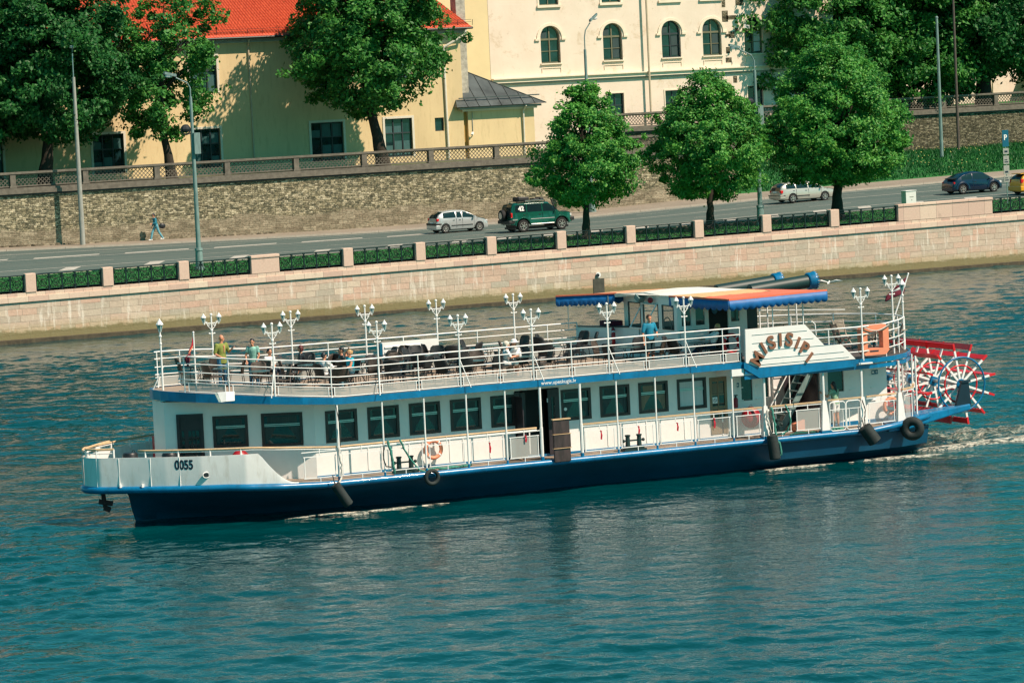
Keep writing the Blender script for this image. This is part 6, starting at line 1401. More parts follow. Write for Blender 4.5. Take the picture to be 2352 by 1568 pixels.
for x, y in ((59.82, 112.3), (60.55, 112.3), (63.3, 112.45), (64.45, 112.45), (64.9, 112.45), (65.3, 112.45)):
    for z in (2.0, 2.45, 2.9, 3.3): b = MB(); b.mat('white_paint'); b.bar((x, y - .02, z), (x + .22, y - .02, z), .04, .03); bp('louvre', b, None, aft)
for x in (61.5, 62.6):
    b = MB(); b.mat('white_paint'); b.box(x - .02, x + .42, 114.70, 114.78, 1.95, 3.3)
    for z in (2.1, 2.5, 2.9, 3.25): b.bar((x, 114.69, z), (x + .4, 114.69, z), .05, .05)
    bp('louvre_panel', b, None, aft)
b = MB(); b.mat('trim_blue'); b.box(59.75, 60.85, 112.285, 112.3, 1.167, 1.24); b.box(63.25, 66.0, 112.435, 112.45, 1.167, 1.32); bp('skirting_stripe', b)
small_sign(65.38, 2.93, 112.44)
b = MB(); b.mat('door_dark'); b.quad((63.18, 112.5, 1.2), (63.18, 114.7, 1.2), (63.18, 114.7, 3.45), (63.18, 112.5, 3.45)); b.box(62.6, 63.15, 113.9, 113.95, 1.2, 3.45); bp('stair_recess', b)
# stairs to the upper deck
st = MB(); st.mat('pole_teal')
for y in (112.75, 113.5): st.bar((61.75, y, 1.2), (63.45, y, 3.75), .05, .22)
for k in range(9): z = 1.45 + k * .265; x = 61.75 + (z - 1.2) / 2.55 * 1.7; st.box(x - .12, x + .14, 112.78, 113.47, z, z + .03)
st.mat('white_tube'); st.bar((61.3, 112.62, 2.1), (62.7, 112.62, 4.2), .035); st.bar((61.5, 112.62, 1.2), (61.5, 112.62, 2.35), .03); st.bar((62.1, 112.62, 1.8), (62.1, 112.62, 3.3), .03)
bp('stairs', st)
b = MB(); b.mat('orange'); b.prism([(61.95, 112.05, 1.2), (62.35, 112.05, 1.2), (62.35, 112.05, 1.58), (61.95, 112.05, 1.45)], (0, .35, 0)); tag(b.build('orange_box'), 'orange box on the lower deck below the stairs', 'box')
# ------------------------------------------------ posts, side railing and screens of the lower deck
for x in (44.12, 45.75, 47.27, 48.82, 50.26, 51.57, 53.08, 54.47, 55.97, 57.45, 58.97):
    b = MB(); rr = .05 if abs(x - 51.57) < .1 or abs(x - 53.08) < .1 or x < 44.5 else .032; b.mat('white_tube'); b.tube([(x, 111.1, 1.30), (x, 111.1, 2.3)], .036 if rr < .04 else .06, 8); b.tube([(x, 111.1, 2.3), (x, 111.1, 3.72)], rr, 8); b.mat('trim_blue'); b.tube([(x, 111.1, 1.165), (x, 111.1, 1.30)], .04 if rr < .04 else .07, 8)
    bp('deck_post', b, smooth=True)
    if x < 59: y2 = 118.9; b = MB(); b.mat('white_tube'); b.tube([(x, y2, 1.17), (x, y2, 3.72)], .032, 6); bp('deck_post', b)
for x, hb, z1 in ((60.25, .13, 3.36), (62.62, .15, 3.4), (64.18, .14, 3.42), (65.85, .14, 3.45)):
    b = MB(); b.mat('white_tube'); y = 111.12 if x < 65 else 111.35; s_ = .11
    b.prism([(x - hb - .02, y - .1, 1.24), (x + hb + .06, y - .1, 1.24), (x + hb + .06, y + .12, 1.24), (x - hb - .02, y + .12, 1.24)], (0, 0, .001))
    b.add([(x - hb, y - .1, 1.25), (x + hb + .05, y - .1, 1.25), (x + hb + .05, y + .12, 1.25), (x - hb, y + .12, 1.25), (x - .07, y - .06, 2.30), (x + .07, y - .06, 2.30), (x + .07, y + .06, 2.30), (x - .07, y + .06, 2.30)], [(0, 3, 2, 1), (4, 5, 6, 7), (0, 1, 5, 4), (1, 2, 6, 5), (2, 3, 7, 6), (3, 0, 4, 7)])
    b.tube([(x, y, 2.3), (x, y, z1)], .05, 8); b.mat('trim_blue'); b.box(x - hb - .03, x + hb + .07, y - .12, y + .13, 1.14, 1.24); bp('tapered_post', b)
def side_rail(x0, x1, y0=111.1, y1=None, zt=2.27, cap=True, screen=None, nv=1):
    y1 = y0 if y1 is None else y1; f = lambda x: y0 + (y1 - y0) * (x - x0) / (x1 - x0)
    b = MB()
    if cap: b.mat('rail_wood'); b.bar((x0, f(x0), zt), (x1, f(x1), zt), .07, .05)
    b.mat('white_tube'); b.bar((x0, f(x0), zt - .07), (x1, f(x1), zt - .07), .03); b.bar((x0 + .06, f(x0), zt - .23), (x1 - .06, f(x1), zt - .23), .028); b.bar((x0 + .06, f(x0), 1.33), (x1 - .06, f(x1), 1.33), .028)
    b.bar((x0 + .1, f(x0 + .1), 1.33), (x0 + .1, f(x0 + .1), zt - .23), .026); b.bar((x1 - .1, f(x1 - .1), 1.33), (x1 - .1, f(x1 - .1), zt - .23), .026); xm = (x0 + x1) / 2; b.bar((xm, f(xm), zt - .23), (xm, f(xm), zt), .025); b.bar((xm, f(xm), 1.17), (xm, f(xm), 1.33), .025)
    o = bp('side_railing', b)
    if screen: b = MB(); b.mat(screen); b.quad((x0 + .11, f(x0) + .005, 1.345), (x1 - .11, f(x1) + .005, 1.345), (x1 - .11, f(x1) + .005, zt - .245), (x0 + .11, f(x0) + .005, zt - .245)); bp('screen_panel', b, None, o)
PX = [42.75, 44.12, 45.75, 47.27, 48.82, 50.26, 51.57]
for a, c in zip(PX[:-1], PX[1:]): side_rail(a + .04, c - .04, cap=False, screen='screen' if a > 50 else None)
PX = [53.08, 54.47, 55.97, 57.45, 58.97, 60.15]
for a, c in zip(PX[:-1], PX[1:]): side_rail(a + .04, c - .04, screen='screen_light' if a > 58.5 else ('screen_light' if a > 57.4 else None))
side_rail(60.45, 61.35, screen=None); side_rail(61.4, 62.5, screen='screen'); side_rail(64.35, 65.65, 111.1, 111.25, 2.30, screen='screen_light'); side_rail(66.0, 66.75, 111.4, 111.9, 2.40, screen='screen'); side_rail(66.78, 67.25, 111.95, 112.7, 2.42, screen='screen_light')
b = MB(); b.mat('rail_wood'); b.bar((62.75, 111.05, 2.30), (64.1, 111.05, 2.30), .07, .05); bp('wooden_rail', b)
for x0, x1 in ((62.8, 63.43), (63.47, 64.05)):
    b = MB(); b.mat('white_tube'); y = 111.03; r_ = .09
    b.tube([(x0 + r_, y, 1.2), (x1 - r_, y, 1.2), (x1 - .02, y, 1.24), (x1, y, 1.3), (x1, y, 2.12), (x1 - .02, y, 2.18), (x1 - r_, y, 2.22), (x0 + r_, y, 2.22), (x0 + .02, y, 2.18), (x0, y, 2.12), (x0, y, 1.3), (x0 + .02, y, 1.24)], .022, 6, closed=True)
    b.bar((x0, y, 1.95), (x1, y, 1.95), .022); b.bar((x0, y, 1.33), (x1, y, 1.33), .022); b.bar((x0 + .12, y, 1.33), (x0 + .12, y, 1.95), .02); b.bar((x1 - .1, y, 1.33), (x1 - .1, y, 1.95), .02); g_ = bp('gate', b)
    if x0 < 63: b = MB(); b.mat('screen_light'); b.quad((x0 + .13, y, 1.35), (x1 - .1, y, 1.35), (x1 - .1, y, 1.94), (x0 + .13, y, 1.94)); bp('screen_panel', b, None, g_)
# aft posts and glazing behind
for x, y in ((66.95, 112.0), (67.25, 112.75), (67.35, 113.6), (66.3, 113.4), (66.5, 114.6), (67.4, 115.6), (67.3, 117.0), (66.9, 118.0), (66.2, 116.5)): b = MB(); b.mat('white_tube'); b.tube([(x, y, 1.17), (x, y, 3.5)], .04, 6); bp('stern_post', b)
b = MB(); b.mat('white_tube')
for z in (2.1, 2.45, 2.8): b.tube([(66.0, 113.5, z), (66.9, 113.0, z), (67.3, 114.4, z)], .02, 6)
bp('stern_bars', b)
b = MB(); b.mat('screen_light'); b.quad((66.3, 112.5, 1.9), (67.2, 112.9, 1.9), (67.2, 112.9, 3.4), (66.3, 112.5, 3.4)); bp('stern_glazing', b)
b = MB(); b.mat('white_paint'); b.bar((65.95, 112.2, 1.2), (66.1, 111.9, 1.75), .03); b.bar((66.1, 111.9, 1.75), (66.35, 112.0, 1.2), .03); bp('rail_brace', b)
# bollards
def bollard(x, y, z=1.17, label=None):
    b = MB(); b.mat('iron'); b.box(x - .42, x + .42, y - .17, y + .17, z, z + .08); b.box(x - .36, x + .36, y - .12, y + .12, z + .08, z + .15)
    for s_ in (-1, 1): b.lathe([(.085, z + .15), (.075, z + .50), (.10, z + .52), (.10, z + .56), (.03, z + .57)], (x + s_ * .22, y, 0), 12)
    b.bar((x - .36, y, z + .36), (x + .36, y, z + .36), .05); b.ball((x - .38, y, z + .36), .06, 8, 6); b.ball((x + .38, y, z + .36), .06, 8, 6); bp('bollard', b, smooth=True)
bollard(46.62, 111.42); bollard(55.15, 111.30); bollard(60.85, 111.75)
# ------------------------------------------------ upper deck
uX = [39.12, 39.2, 39.35, 40, 41, 42, 43, 44, 59.45]; uH = [.05, .55, .9, 1.75, 2.65, 3.3, 3.72, 3.92, 3.92]
uol = outline(uX, uH)
b = MB(); b.mat('deck_wood'); slab(b, uol, lambda x: zup(x) - .10, lambda x: zup(x) - .004, -.04); b.mat('white_paint'); slab(b, uol, lambda x: zup(x) - .17, lambda x: zup(x) - .104, -.08); up = bp('upper_deck', b)
sX = [59.4, 59.45, 64.8, 65.6, 66.5, 67.2, 67.7, 67.85]; sH = [3.92, 3.98, 3.98, 3.75, 3.1, 2.2, 1.0, .05]; sol = outline(sX, sH)
ZS = 3.62
s1 = [p for p in sol if p[0] < 60.9] + [(60.9, 3.98)]; s2 = [(63.3, 3.98)] + [p for p in sol if p[0] > 63.3]
b = MB()
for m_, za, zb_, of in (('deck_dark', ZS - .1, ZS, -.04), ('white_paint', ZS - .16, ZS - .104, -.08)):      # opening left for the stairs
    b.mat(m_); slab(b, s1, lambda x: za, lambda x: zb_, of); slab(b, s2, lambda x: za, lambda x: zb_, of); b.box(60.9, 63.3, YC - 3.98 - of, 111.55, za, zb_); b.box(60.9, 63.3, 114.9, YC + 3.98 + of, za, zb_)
bp('stern_deck', b)
def band(name, pts, z0f, z1f, th, m):
    b = MB(); b.mat(m); n = len(pts); vs = []; fs = []
    for i, (x, y) in enumerate(pts):
        a = Vector(pts[max(i - 1, 0)]); c = Vector(pts[min(i + 1, n - 1)]); d = (c - a).normalized(); nn = Vector((d.y, -d.x)) * th
        vs += [(x, y, z0f(x)), (x + nn.x, y + nn.y, z0f(x)), (x + nn.x, y + nn.y, z1f(x)), (x, y, z1f(x))]
    for i in range(n - 1):
        for j in range(4): k = 4 * i; fs.append((k + j, k + 4 + j, k + 4 + (j + 1) % 4, k + (j + 1) % 4))
    b.add(vs, fs); return bp(name, b)
near = [(x, YC - h) for x, h in uol]; farp = [(x, YC + h) for x, h in reversed(uol)]
trim = band('deck_trim', farp + near, lambda x: zup(x) - .2 - max(0, 44.3 - x) * .02, lambda x: zup(x) + .02, .045, 'trim_blue')
text_obj('web_address', 'www.upeskugis.lv', .185, 'white_tube', trim, facing((52.27, YC - 3.92 - .05, 3.805)), .001, .002)
nears = [(x, YC - h) for x, h in sol if x > 59.43]; fars = [(x, YC + h) for x, h in reversed(sol) if x > 59.43]
band('stern_trim', nears + fars, lambda x: 3.50, lambda x: 3.66, .05, 'trim_blue'); band('stern_beam', [(x, y + .06 if y < 115 else y - .06) for x, y in nears + fars], lambda x: 3.30, lambda x: 3.44, .05, 'trim_blue')
b = MB(); b.mat('trim_blue'); b.prism([(59.40, 110.93, 3.92), (59.95, 110.93, 3.70), (63.9, 110.93, 3.66), (63.9, 110.93, 3.42), (60.0, 110.93, 3.32), (59.40, 110.93, 3.70)], (0, .06, 0)); bp('trim_gusset', b)
b = MB(); b.mat('white_paint'); b.box(58.95, 60.0, 111.02, 112.2, 3.45, 3.69); bp('beam_cover', b)
# upper railing, near and far
def up_rail(x0, x1, sg, post_xs, lamp_xs, name):
    hf = lambda x: float(np.interp(x, uX, uH)) - .06
    xs_ = [x0] + list(np.arange(math.ceil(x0 * 4) / 4, x1, .25)) + [x1]
    for k, r_ in ((1.22, .026), (.98, .019), (.70, .019), (.45, .019), (.35, .014), (.05, .014)):
        b = MB(); b.mat('white_tube'); b.tube([(x, YC + sg * hf(x), zup(x) + k) for x in xs_], r_, 6); bp('rail_bar', b, smooth=2)
    for x in post_xs:
        b = MB(); b.mat('white_tube'); b.tube([(x, YC + sg * hf(x), zup(x)), (x, YC + sg * hf(x), zup(x) + 1.22)], .024, 6); b.ball((x, YC + sg * hf(x), zup(x) + .02), .035, 6, 4); bp('railing_post', b)
    pp = sorted(list(post_xs) + list(lamp_xs))
    for a, c in zip(pp[:-1], pp[1:]):
        a += .1; c -= .1; b = MB(); b.mat('screen'); n = 4; vs = []; fs = []
        for i in range(n + 1): x = a + (c - a) * i / n; vs += [(x, YC + sg * hf(x), zup(x) + .06), (x, YC + sg * hf(x), zup(x) + .34)]
        for i in range(n): fs.append((2 * i, 2 * i + 2, 2 * i + 3, 2 * i + 1))
        b.add(vs, fs); bp('screen_panel', b)
        for x in (a, c): b = MB(); b.mat('white_tube'); b.bar((x, YC + sg * hf(x), zup(x) + .05), (x, YC + sg * hf(x), zup(x) + .35), .028); bp('panel_frame', b)
LX = [42.2, 45.72, 48.68, 51.4, 54.27, 57.24]
up_rail(39.6, 59.4, -1, [39.75, 40.9, 44.0, 47.15, 50.15, 52.85, 55.7, 58.7, 59.38], LX, 'near')
FX = [42.54, 45.64, 48.47, 51.24, 54.29]
up_rail(39.6, 56.8, 1, [39.75, 41.0, 44.1, 47.0, 49.9, 52.8, 55.6, 56.8], FX, 'far')
# stern railing
sr = [(59.45, 111.1), (61, 111.08), (63, 111.08), (64.26, 111.08), (65.5, 111.55), (66.6, 112.5), (67.45, 113.5), (67.75, 114.5), (67.6, 115.8), (66.6, 117.2), (65.4, 118.3), (64.2, 118.9), (59.5, 118.9)]
for k, r_, i0 in ((1.18, .028, 3), (.90, .02, 3), (.60, .02, 3), (.30, .02, 3)):
    b = MB(); b.mat('white_tube'); b.tube([(x, y, ZS + k) for x, y in ([(62.2 + (1.18 - k) * .9, 111.08)] + sr[i0:])], r_, 6); bp('rail_bar', b, smooth=2)
for x, y in sr[3:] + [(62.9, 111.08), (62.4, 118.9), (61, 118.9)]:
    b = MB(); b.mat('white_tube'); b.tube([(x, y, ZS), (x, y, ZS + 1.18)], .026, 6); bp('railing_post', b)
b = MB(); b.mat('white_tube')
for x in (60.8, 62.0, 63.0): b.tube([(x, 118.9, ZS), (x, 118.9, 5.9)], .03, 6)
b.bar((59.5, 118.9, 5.35), (67.0, 117.0, 4.95), .03) ; b.tube([(60.78, 111.25, 4.9), (60.78, 111.25, 6.1)], .024, 6); b.tube([(62.0, 111.25, 5.0), (62.0, 111.25, 6.1)], .026, 6); b.tube([(61.62, 111.6, 5.0), (61.62, 111.6, 6.1)], .03, 6)
bp('canopy_post', b)
# ------------------------------------------------ deck lamps
def deck_lamp(x, y, z0, ztop, brace=None, lan=True, axis=0.0, single=False):
    b = MB(); b.mat('white_tube'); b.tube([(x, y, z0), (x, y, ztop - .05)], [.036, .030], 8); b.ball((x, y, ztop), .052, 8, 6)
    if not single:
        zc = ztop - .65; b.bar((x - .10, y, zc), (x + .10, y, zc), .03)
        for s_ in (-1, 1): b.ball((x + s_ * .10, y, zc), .028, 6, 5)
        b.ball((x, y, zc + .1), .05, 8, 5)
    else: b.ball((x, y, ztop - .5), .055, 8, 6); b.ball((x, y, ztop - .75), .05, 8, 6)
    if brace: b.tube([(x, y, z0 + .95), (x + brace, y - .30 if y < 115 else y + .3, z0)], .018, 6)
    L_ = bp('deck_lamp', b)
    def lantern(cx, cy, cz, s_=1.0):
        b = MB(); b.mat('lantern_glass'); b.lathe([(.035 * s_, -.16 * s_), (.075 * s_, .0)], (cx, cy, cz), 6); b.mat('white_tube'); b.lathe([(.095 * s_, .0), (.10 * s_, .02 * s_), (.03 * s_, .12 * s_), (.015 * s_, .16 * s_)], (cx, cy, cz), 8); b.lathe([(.015 * s_, -.21 * s_), (.04 * s_, -.16 * s_)], (cx, cy, cz), 6)
        for k in range(6): a = 2 * PI * k / 6 + .52; b.bar((cx + .036 * s_ * math.cos(a), cy + .036 * s_ * math.sin(a), cz - .16 * s_), (cx + .078 * s_ * math.cos(a), cy + .078 * s_ * math.sin(a), cz), .010)
        bp('lantern', b, None, L_)
    if single: lantern(x, y, ztop - .12, 1.35); return
    b = MB(); b.mat('white_tube'); za = ztop - .29; b.bar((x - .20, y, za), (x + .20, y, za), .032)
    for s_ in (-1, 1):
        b.tube([(x + s_ * .20, y, za), (x + s_ * .17, y, za + .06), (x + s_ * .22, y, za + .07), (x + s_ * .27, y, za - .04)], .022, 6); b.torus((x + s_ * .10, y, za - .05), .035, .012, 'y', 10, 4)
        b.tube([(x, y, za - .26), (x + s_ * .08, y, za - .16), (x + s_ * .15, y, za - .08), (x + s_ * .16, y, za)], .013, 5)
    bp('lamp_bracket', b, None, L_)
    for s_ in (-1, 1): lantern(x + s_ * .285, y, ztop - .10)
hfu = lambda x: float(np.interp(x, uX, uH)) - .06
for x in LX: deck_lamp(x, YC - hfu(x), zup(x), zup(x) + 2.42, -.25 if x < 43 else (.24 if x > 46 else -.12))
for x in FX: deck_lamp(x, YC + hfu(x), zup(x), zup(x) + 2.42)
deck_lamp(39.45, 115.0, 4.3, 6.62, None, single=True); b = MB(); b.mat('white_tube'); b.tube([(39.5, 115.0, 5.1), (39.15, 115.2, 4.3)], .02, 6); bp('rail_brace', b)
deck_lamp(64.26, 111.08, ZS, 6.14, -.14); deck_lamp(66.3, 112.35, ZS, 6.41); deck_lamp(67.35, 113.4, ZS, 6.1, None, single=True)
b = MB(); b.mat('white_tube'); b.box(64.0, 64.55, 110.9, 111.2, 3.48, 3.53); bp('lamp_foot', b)
# floodlight at the bow rail
b = MB(); b.mat('white_tube'); b.prism([(40.35, 112.15, 4.35), (40.6, 112.0, 4.35), (40.55, 111.9, 4.05), (40.4, 112.0, 4.02)], (.28, -.05, 0)); b.mat('pole_teal'); b.prism([(40.32, 112.12, 4.34), (40.42, 112.0, 4.03), (40.30, 111.9, 4.05), (40.2, 112.0, 4.34)], (-.02, -.02, 0)); bp('floodlight', b)
# ------------------------------------------------ wheelhouse
WX0, WX1, WY0, WY1 = 58.2, 61.0, 113.55, 117.75
b = MB(); b.mat('white_paint'); Rk = .12
# raked front with three openings
def fr_(y, z): return Vector((WX0 + .0 + (z - 4.95) * -.0, y, z))
fh = [(.35, 1.35, 4.98, 5.86), (1.55, 2.75, 4.98, 5.86), (3.05, 3.95, 4.98, 5.86)]
Pw = lambda u, z: Vector((WX0, WY1 - u, z))
Lw = WY1 - WY0; us = sorted({0, Lw} | {h[0] for h in fh} | {h[1] for h in fh}); zs_ = [3.9, 4.98, 5.86, 6.14]
for i in range(len(us) - 1):
    for j in range(3):
        um, z_ = (us[i] + us[i + 1]) / 2, (zs_[j] + zs_[j + 1]) / 2
        if any(h[0] < um < h[1] and h[2] < z_ < h[3] for h in fh): continue
        A = [Pw(us[i], zs_[j]), Pw(us[i + 1], zs_[j]), Pw(us[i + 1], zs_[j + 1]), Pw(us[i], zs_[j + 1])]; b.prism(A, (.06, 0, 0))
sh2 = [(.12, .50, 5.12, 5.95), (.68, 1.05, 5.12, 5.95), (1.2, 1.98, 3.92, 5.98), (2.1, 2.45, 5.15, 5.95)]
wallface(b, (WX0 + .06, WY0), (WX1, WY0), 3.9, 6.12, sh2, .06, (0, 1)); b.quad((WX0, WY1, 3.9), (WX1, WY1, 3.9), (WX1, WY1, 5.0), (WX0, WY1, 5.0)); b.box(WX0 + .06, WX1, WY1 - .04, WY1, 5.9, 6.1)
for x in (WX1 - .08, 59.6): b.box(x, x + .08, WY1 - .06, WY1, 5.0, 5.9)
b.quad((WX1, WY0, 3.9), (WX1, WY1, 3.9), (WX1, WY1, 5.2), (WX1, WY0, 5.2)); b.box(WX0 + .1, WX1, WY0 + .1, WY1 - .1, 3.905, 3.95)
wh = bp('wheelhouse', b)
b = MB(); b.mat('black')
for u0, u1, z0, z1 in fh:
    t_ = .035; 
    for ua, ub, za, zb_ in ((u0, u1, z0, z0 + t_), (u0, u1, z1 - t_, z1), (u0, u0 + t_, z0 + t_, z1 - t_), (u1 - t_, u1, z0 + t_, z1 - t_)): b.prism([Pw(ua, za) - Vector((.015, 0, 0)), Pw(ub, za) - Vector((.015, 0, 0)), Pw(ub, zb_) - Vector((.015, 0, 0)), Pw(ua, zb_) - Vector((.015, 0, 0))], (.02, 0, 0))
bp('window_seal', b, None, wh)
b = MB(); b.mat('clear_glass'); b.quad(Pw(.36, 5.0) + Vector((.03, 0, 0)), Pw(1.34, 5.0) + Vector((.03, 0, 0)), Pw(1.34, 5.85) + Vector((.03, 0, 0)), Pw(.36, 5.85) + Vector((.03, 0, 0))); b.quad(Pw(3.06, 5.0) + Vector((.03, 0, 0)), Pw(3.94, 5.0) + Vector((.03, 0, 0)), Pw(3.94, 5.85) + Vector((.03, 0, 0)), Pw(3.06, 5.85) + Vector((.03, 0, 0))); bp('pane', b, None, wh)
b = MB(); b.mat('white_tube'); b.tube([(58.15, 116.15, 5.84), (58.15, 115.05, 5.84), (57.62, 115.05, 5.02), (57.62, 116.15, 5.02)], .028, 6, closed=True); o = bp('open_window', b, None, wh)
for xa_, xb_ in ((.19, .55), (.75, 1.1), (2.17, 2.5)): b = MB(); b.mat('pane'); b.box(WX0 + xa_, WX0 + xb_, WY0 + .05, WY0 + .055, 5.13, 5.95); bp('side_pane', b, None, wh)
b = MB(); b.mat('interior'); b.box(59.46, 60.24, WY0 + .06, WY0 + .07, 3.95, 5.98); b.mat('teal_sign'); b.lathe([(.13, WY0 - .01), (.13, WY0 + .05)], (59.72, 0, 5.70), 14, 'y'); b.ball((59.72, WY0 + .02, 5.62), (.12, .03, .16)); bp('door_opening', b, None, wh)
b = MB(); b.mat('interior'); b.box(60.0, 60.9, 114.2, 117.2, 3.95, 5.2); b.box(59.3, 59.9, 113.9, 116.8, 4.0, 4.9); b.mat('steel'); b.bar((58.9, 114.3, 4.9), (58.7, 114.1, 5.5), .03); b.torus((58.8, 115.5, 5.0), .32, .02, 'x', 16, 5); b.mat('white_tube'); b.ball((58.9, 114.2, 5.05), .09); b.ball((59.0, 114.0, 5.1), .07); bp('helm_console', b, None, wh)
b = MB(); b.mat('black'); b.box(61.05, 61.5, 113.7, 113.8, 3.95, 5.95); bp('rear_door', b, None, wh)
b = MB(); b.mat('pole_teal'); b.prism([(58.1, 116.2, 6.0), (58.1, 115.9, 5.9), (57.85, 115.9, 5.9), (57.85, 116.2, 6.05)], (.0, -.12, .16)); b.mat('red_dark'); b.ball((58.05, 115.3, 6.0), .11); bp('roof_lamp', b, None, wh)
# side box and low transverse wall
b = MB(); b.mat('white_paint'); b.box(58.3, 59.2, 113.2, 113.52, 3.9, 4.93); b.mat('black'); b.box(58.25, 59.25, 113.18, 113.52, 4.932, 4.97); bp('side_locker', b)
b = MB(); b.mat('white_paint'); b.prism([(58.15, 116.5, 3.9), (57.75, 117.0, 3.9), (56.85, 119.05, 3.9), (56.95, 119.05, 3.9), (58.2, 117.0, 3.9)], (0, 0, 1.06)); b.mat('black'); b.prism([(58.18, 116.4, 4.962), (57.72, 116.98, 4.962), (56.8, 119.08, 4.962), (57.0, 119.08, 4.962), (58.25, 117.0, 4.962)], (0, 0, .03)); bp('transverse_wall', b)
b = MB(); b.mat('white_tube'); b.tube([(57.75, 116.96, 4.6), (56.85, 119.0, 4.6)], .015, 5); b.mat('maroon'); b.box(57.6, 58.15, 117.8, 118.6, 4.0, 5.15); bp('bridge_bench', b)
# ------------------------------------------------ canopy over the wheelhouse
def cloth(b, corners, nu=10, nv=6, sag=.05, amp=.012):
    A, B_, C_, D_ = [Vector(c) for c in corners]; vs = []; fs = []
    for i in range(nu + 1):
        for j in range(nv + 1):
            u, v = i / nu, j / nv; p = A.lerp(B_, u).lerp(D_.lerp(C_, u), v); s = math.sin(u * PI) * math.sin(v * PI); p.z += -sag * s + amp * math.sin(u * 23 + v * 9) * math.sin(v * 17) ; vs.append(p)
    for i in range(nu):
        for j in range(nv): k = i * (nv + 1) + j; fs.append((k, k + nv + 1, k + nv + 2, k + 1))
    b.add(vs, fs)
can = MB(); can.mat('canopy_white'); cloth(can, [(57.72, 117.4, 6.16), (61.4, 117.4, 6.10), (61.4, 114.1, 6.22), (58.18, 114.1, 6.20)], 12, 8, -.16, .004)
can.mat('canopy_yellow'); cloth(can, [(58.2, 114.1, 6.20), (61.4, 114.1, 6.22), (61.4, 112.3, 6.22), (58.55, 112.2, 6.20)], 10, 6, -.03); 
can.mat('canopy_red'); cloth(can, [(58.55, 112.2, 6.20), (61.4, 112.3, 6.22), (62.8, 110.95, 6.20), (58.88, 110.92, 6.15)], 14, 4, -.01, .014); cloth(can, [(61.4, 114.1, 6.22), (62.85, 114.0, 6.07), (62.8, 110.95, 6.20), (61.4, 112.3, 6.22)], 5, 5, -.03)
can.mat('canopy_orange'); cloth(can, [(56.0, 118.85, 6.15), (61.4, 118.85, 6.02), (61.4, 117.4, 6.10), (57.72, 117.4, 6.16)], 12, 6, -.08)
can.mat('canopy_red'); can.bar((56.0, 118.85, 6.15), (57.75, 117.4, 6.19), .06, .05); can.bar((58.88, 110.90, 6.14), (62.82, 110.93, 6.20), .05, .07); can.bar((58.2, 114.1, 6.18), (58.88, 110.92, 6.14), .05, .06); can.bar((62.8, 110.93, 6.19), (62.85, 114.0, 6.07), .05, .06)
canopy = bp('canopy', can)
b = MB(); b.mat('canopy_white'); b.prism([(57.70, 117.45, 6.05), (58.15, 115.9, 6.14), (58.17, 114.1, 6.06), (58.17, 114.1, 6.17), (58.13, 115.9, 6.26), (57.68, 117.45, 6.18)], (.08, .02, 0)); bp('roof_edge', b)
def valance(p, q, h=.36, n=14):
    p = Vector(p); q = Vector(q); b = MB(); b.mat('canopy_blue'); N = n * 6; vs = []; fs = []; d = (q - p).normalized(); nn = Vector((d.y, -d.x, 0))
    for i in range(N + 1):
        u = i / N; a = p.lerp(q, u); w_ = .008 * math.sin(u * n * 2 * PI * .5 + 1); sc_ = .085 * abs(math.sin(u * n * PI)); low = h - .05 + sc_
        vs += [a, a + nn * (.01 + w_ * .4) + Vector((0, 0, -h * .5)), a + nn * (.015 + w_) + Vector((0, 0, -low))]
    for i in range(N): fs += [(3 * i, 3 * i + 3, 3 * i + 4, 3 * i + 1), (3 * i + 1, 3 * i + 4, 3 * i + 5, 3 * i + 2)]
    b.add(vs, fs); o = bp('valance', b, None, canopy, smooth=2); sd_ = o.modifiers.new('thick', 'SOLIDIFY'); sd_.thickness = .012
valance((56.0, 118.87, 6.13), (57.7, 117.45, 6.13), .34, 13); valance((58.2, 114.08, 6.15), (58.88, 110.89, 6.11), .33, 10); valance((58.88, 110.88, 6.11), (62.82, 110.9, 6.17), .34, 15); valance((61.4, 118.87, 6.0), (56.0, 118.87, 6.13), .34, 18)
for x_, y_ in ((56.35, 118.6), (57.5, 117.6)): b = MB(); b.mat('steel'); b.tube([(x_, y_, 4.95), (x_, y_, 6.1)], .022, 6); bp('canopy_post', b)
# funnels lowered flat behind the canopy
for y0, x0, x1, z in ((114.6, 61.7, 64.15, 6.29), (117.0, 61.6, 64.05, 6.19)):
    fn = thing('funnel', None, None, (x1, y0, z)); fn.parent = boat; fn.location = Vector((x1, y0, z)) - boat.location; L = x1 - x0
    b = MB(); b.mat('funnel_black'); b.lathe([(.22, -L), (.245, -L + .02), (.245, -.1), (.25, 0)], (0, 0, 0), 22, 'x'); tb = b.build('funnel_tube', None, fn, world=False, smooth=True)
    b = MB(); b.mat('trim_blue'); vs = []; fs = []; N = 40
    for k in range(N):
        a = 2 * PI * k / N
        for x, r_ in ((-.08, .26), (-.02, .31), (.20, .305), (.30 if k % 2 else .21, .33)): vs.append((x, r_ * math.cos(a), r_ * math.sin(a)))
    for k in range(N):
        k2 = (k + 1) % N
        for j in range(3): fs.append((4 * k + j, 4 * k2 + j, 4 * k2 + j + 1, 4 * k + j + 1))
    b.add(vs, fs); o = b.build('funnel_crown', None, fn, world=False, smooth=2); sd_ = o.modifiers.new('thick', 'SOLIDIFY'); sd_.thickness = .012
    fn.rotation_euler = (0, R(-4.5), 0)
b = MB(); b.mat('white_tube')
for x in (62.4, 63.6):
    for y in (114.6, 117.4): b.tube([(x, y, ZS), (x, y, 6.1)], .03, 6)
b.bar((62.4, 114.6, 6.02), (62.4, 117.4, 6.02), .05); b.bar((63.6, 114.6, 6.02), (63.6, 117.4, 6.02), .05); bp('funnel_cradle', b)
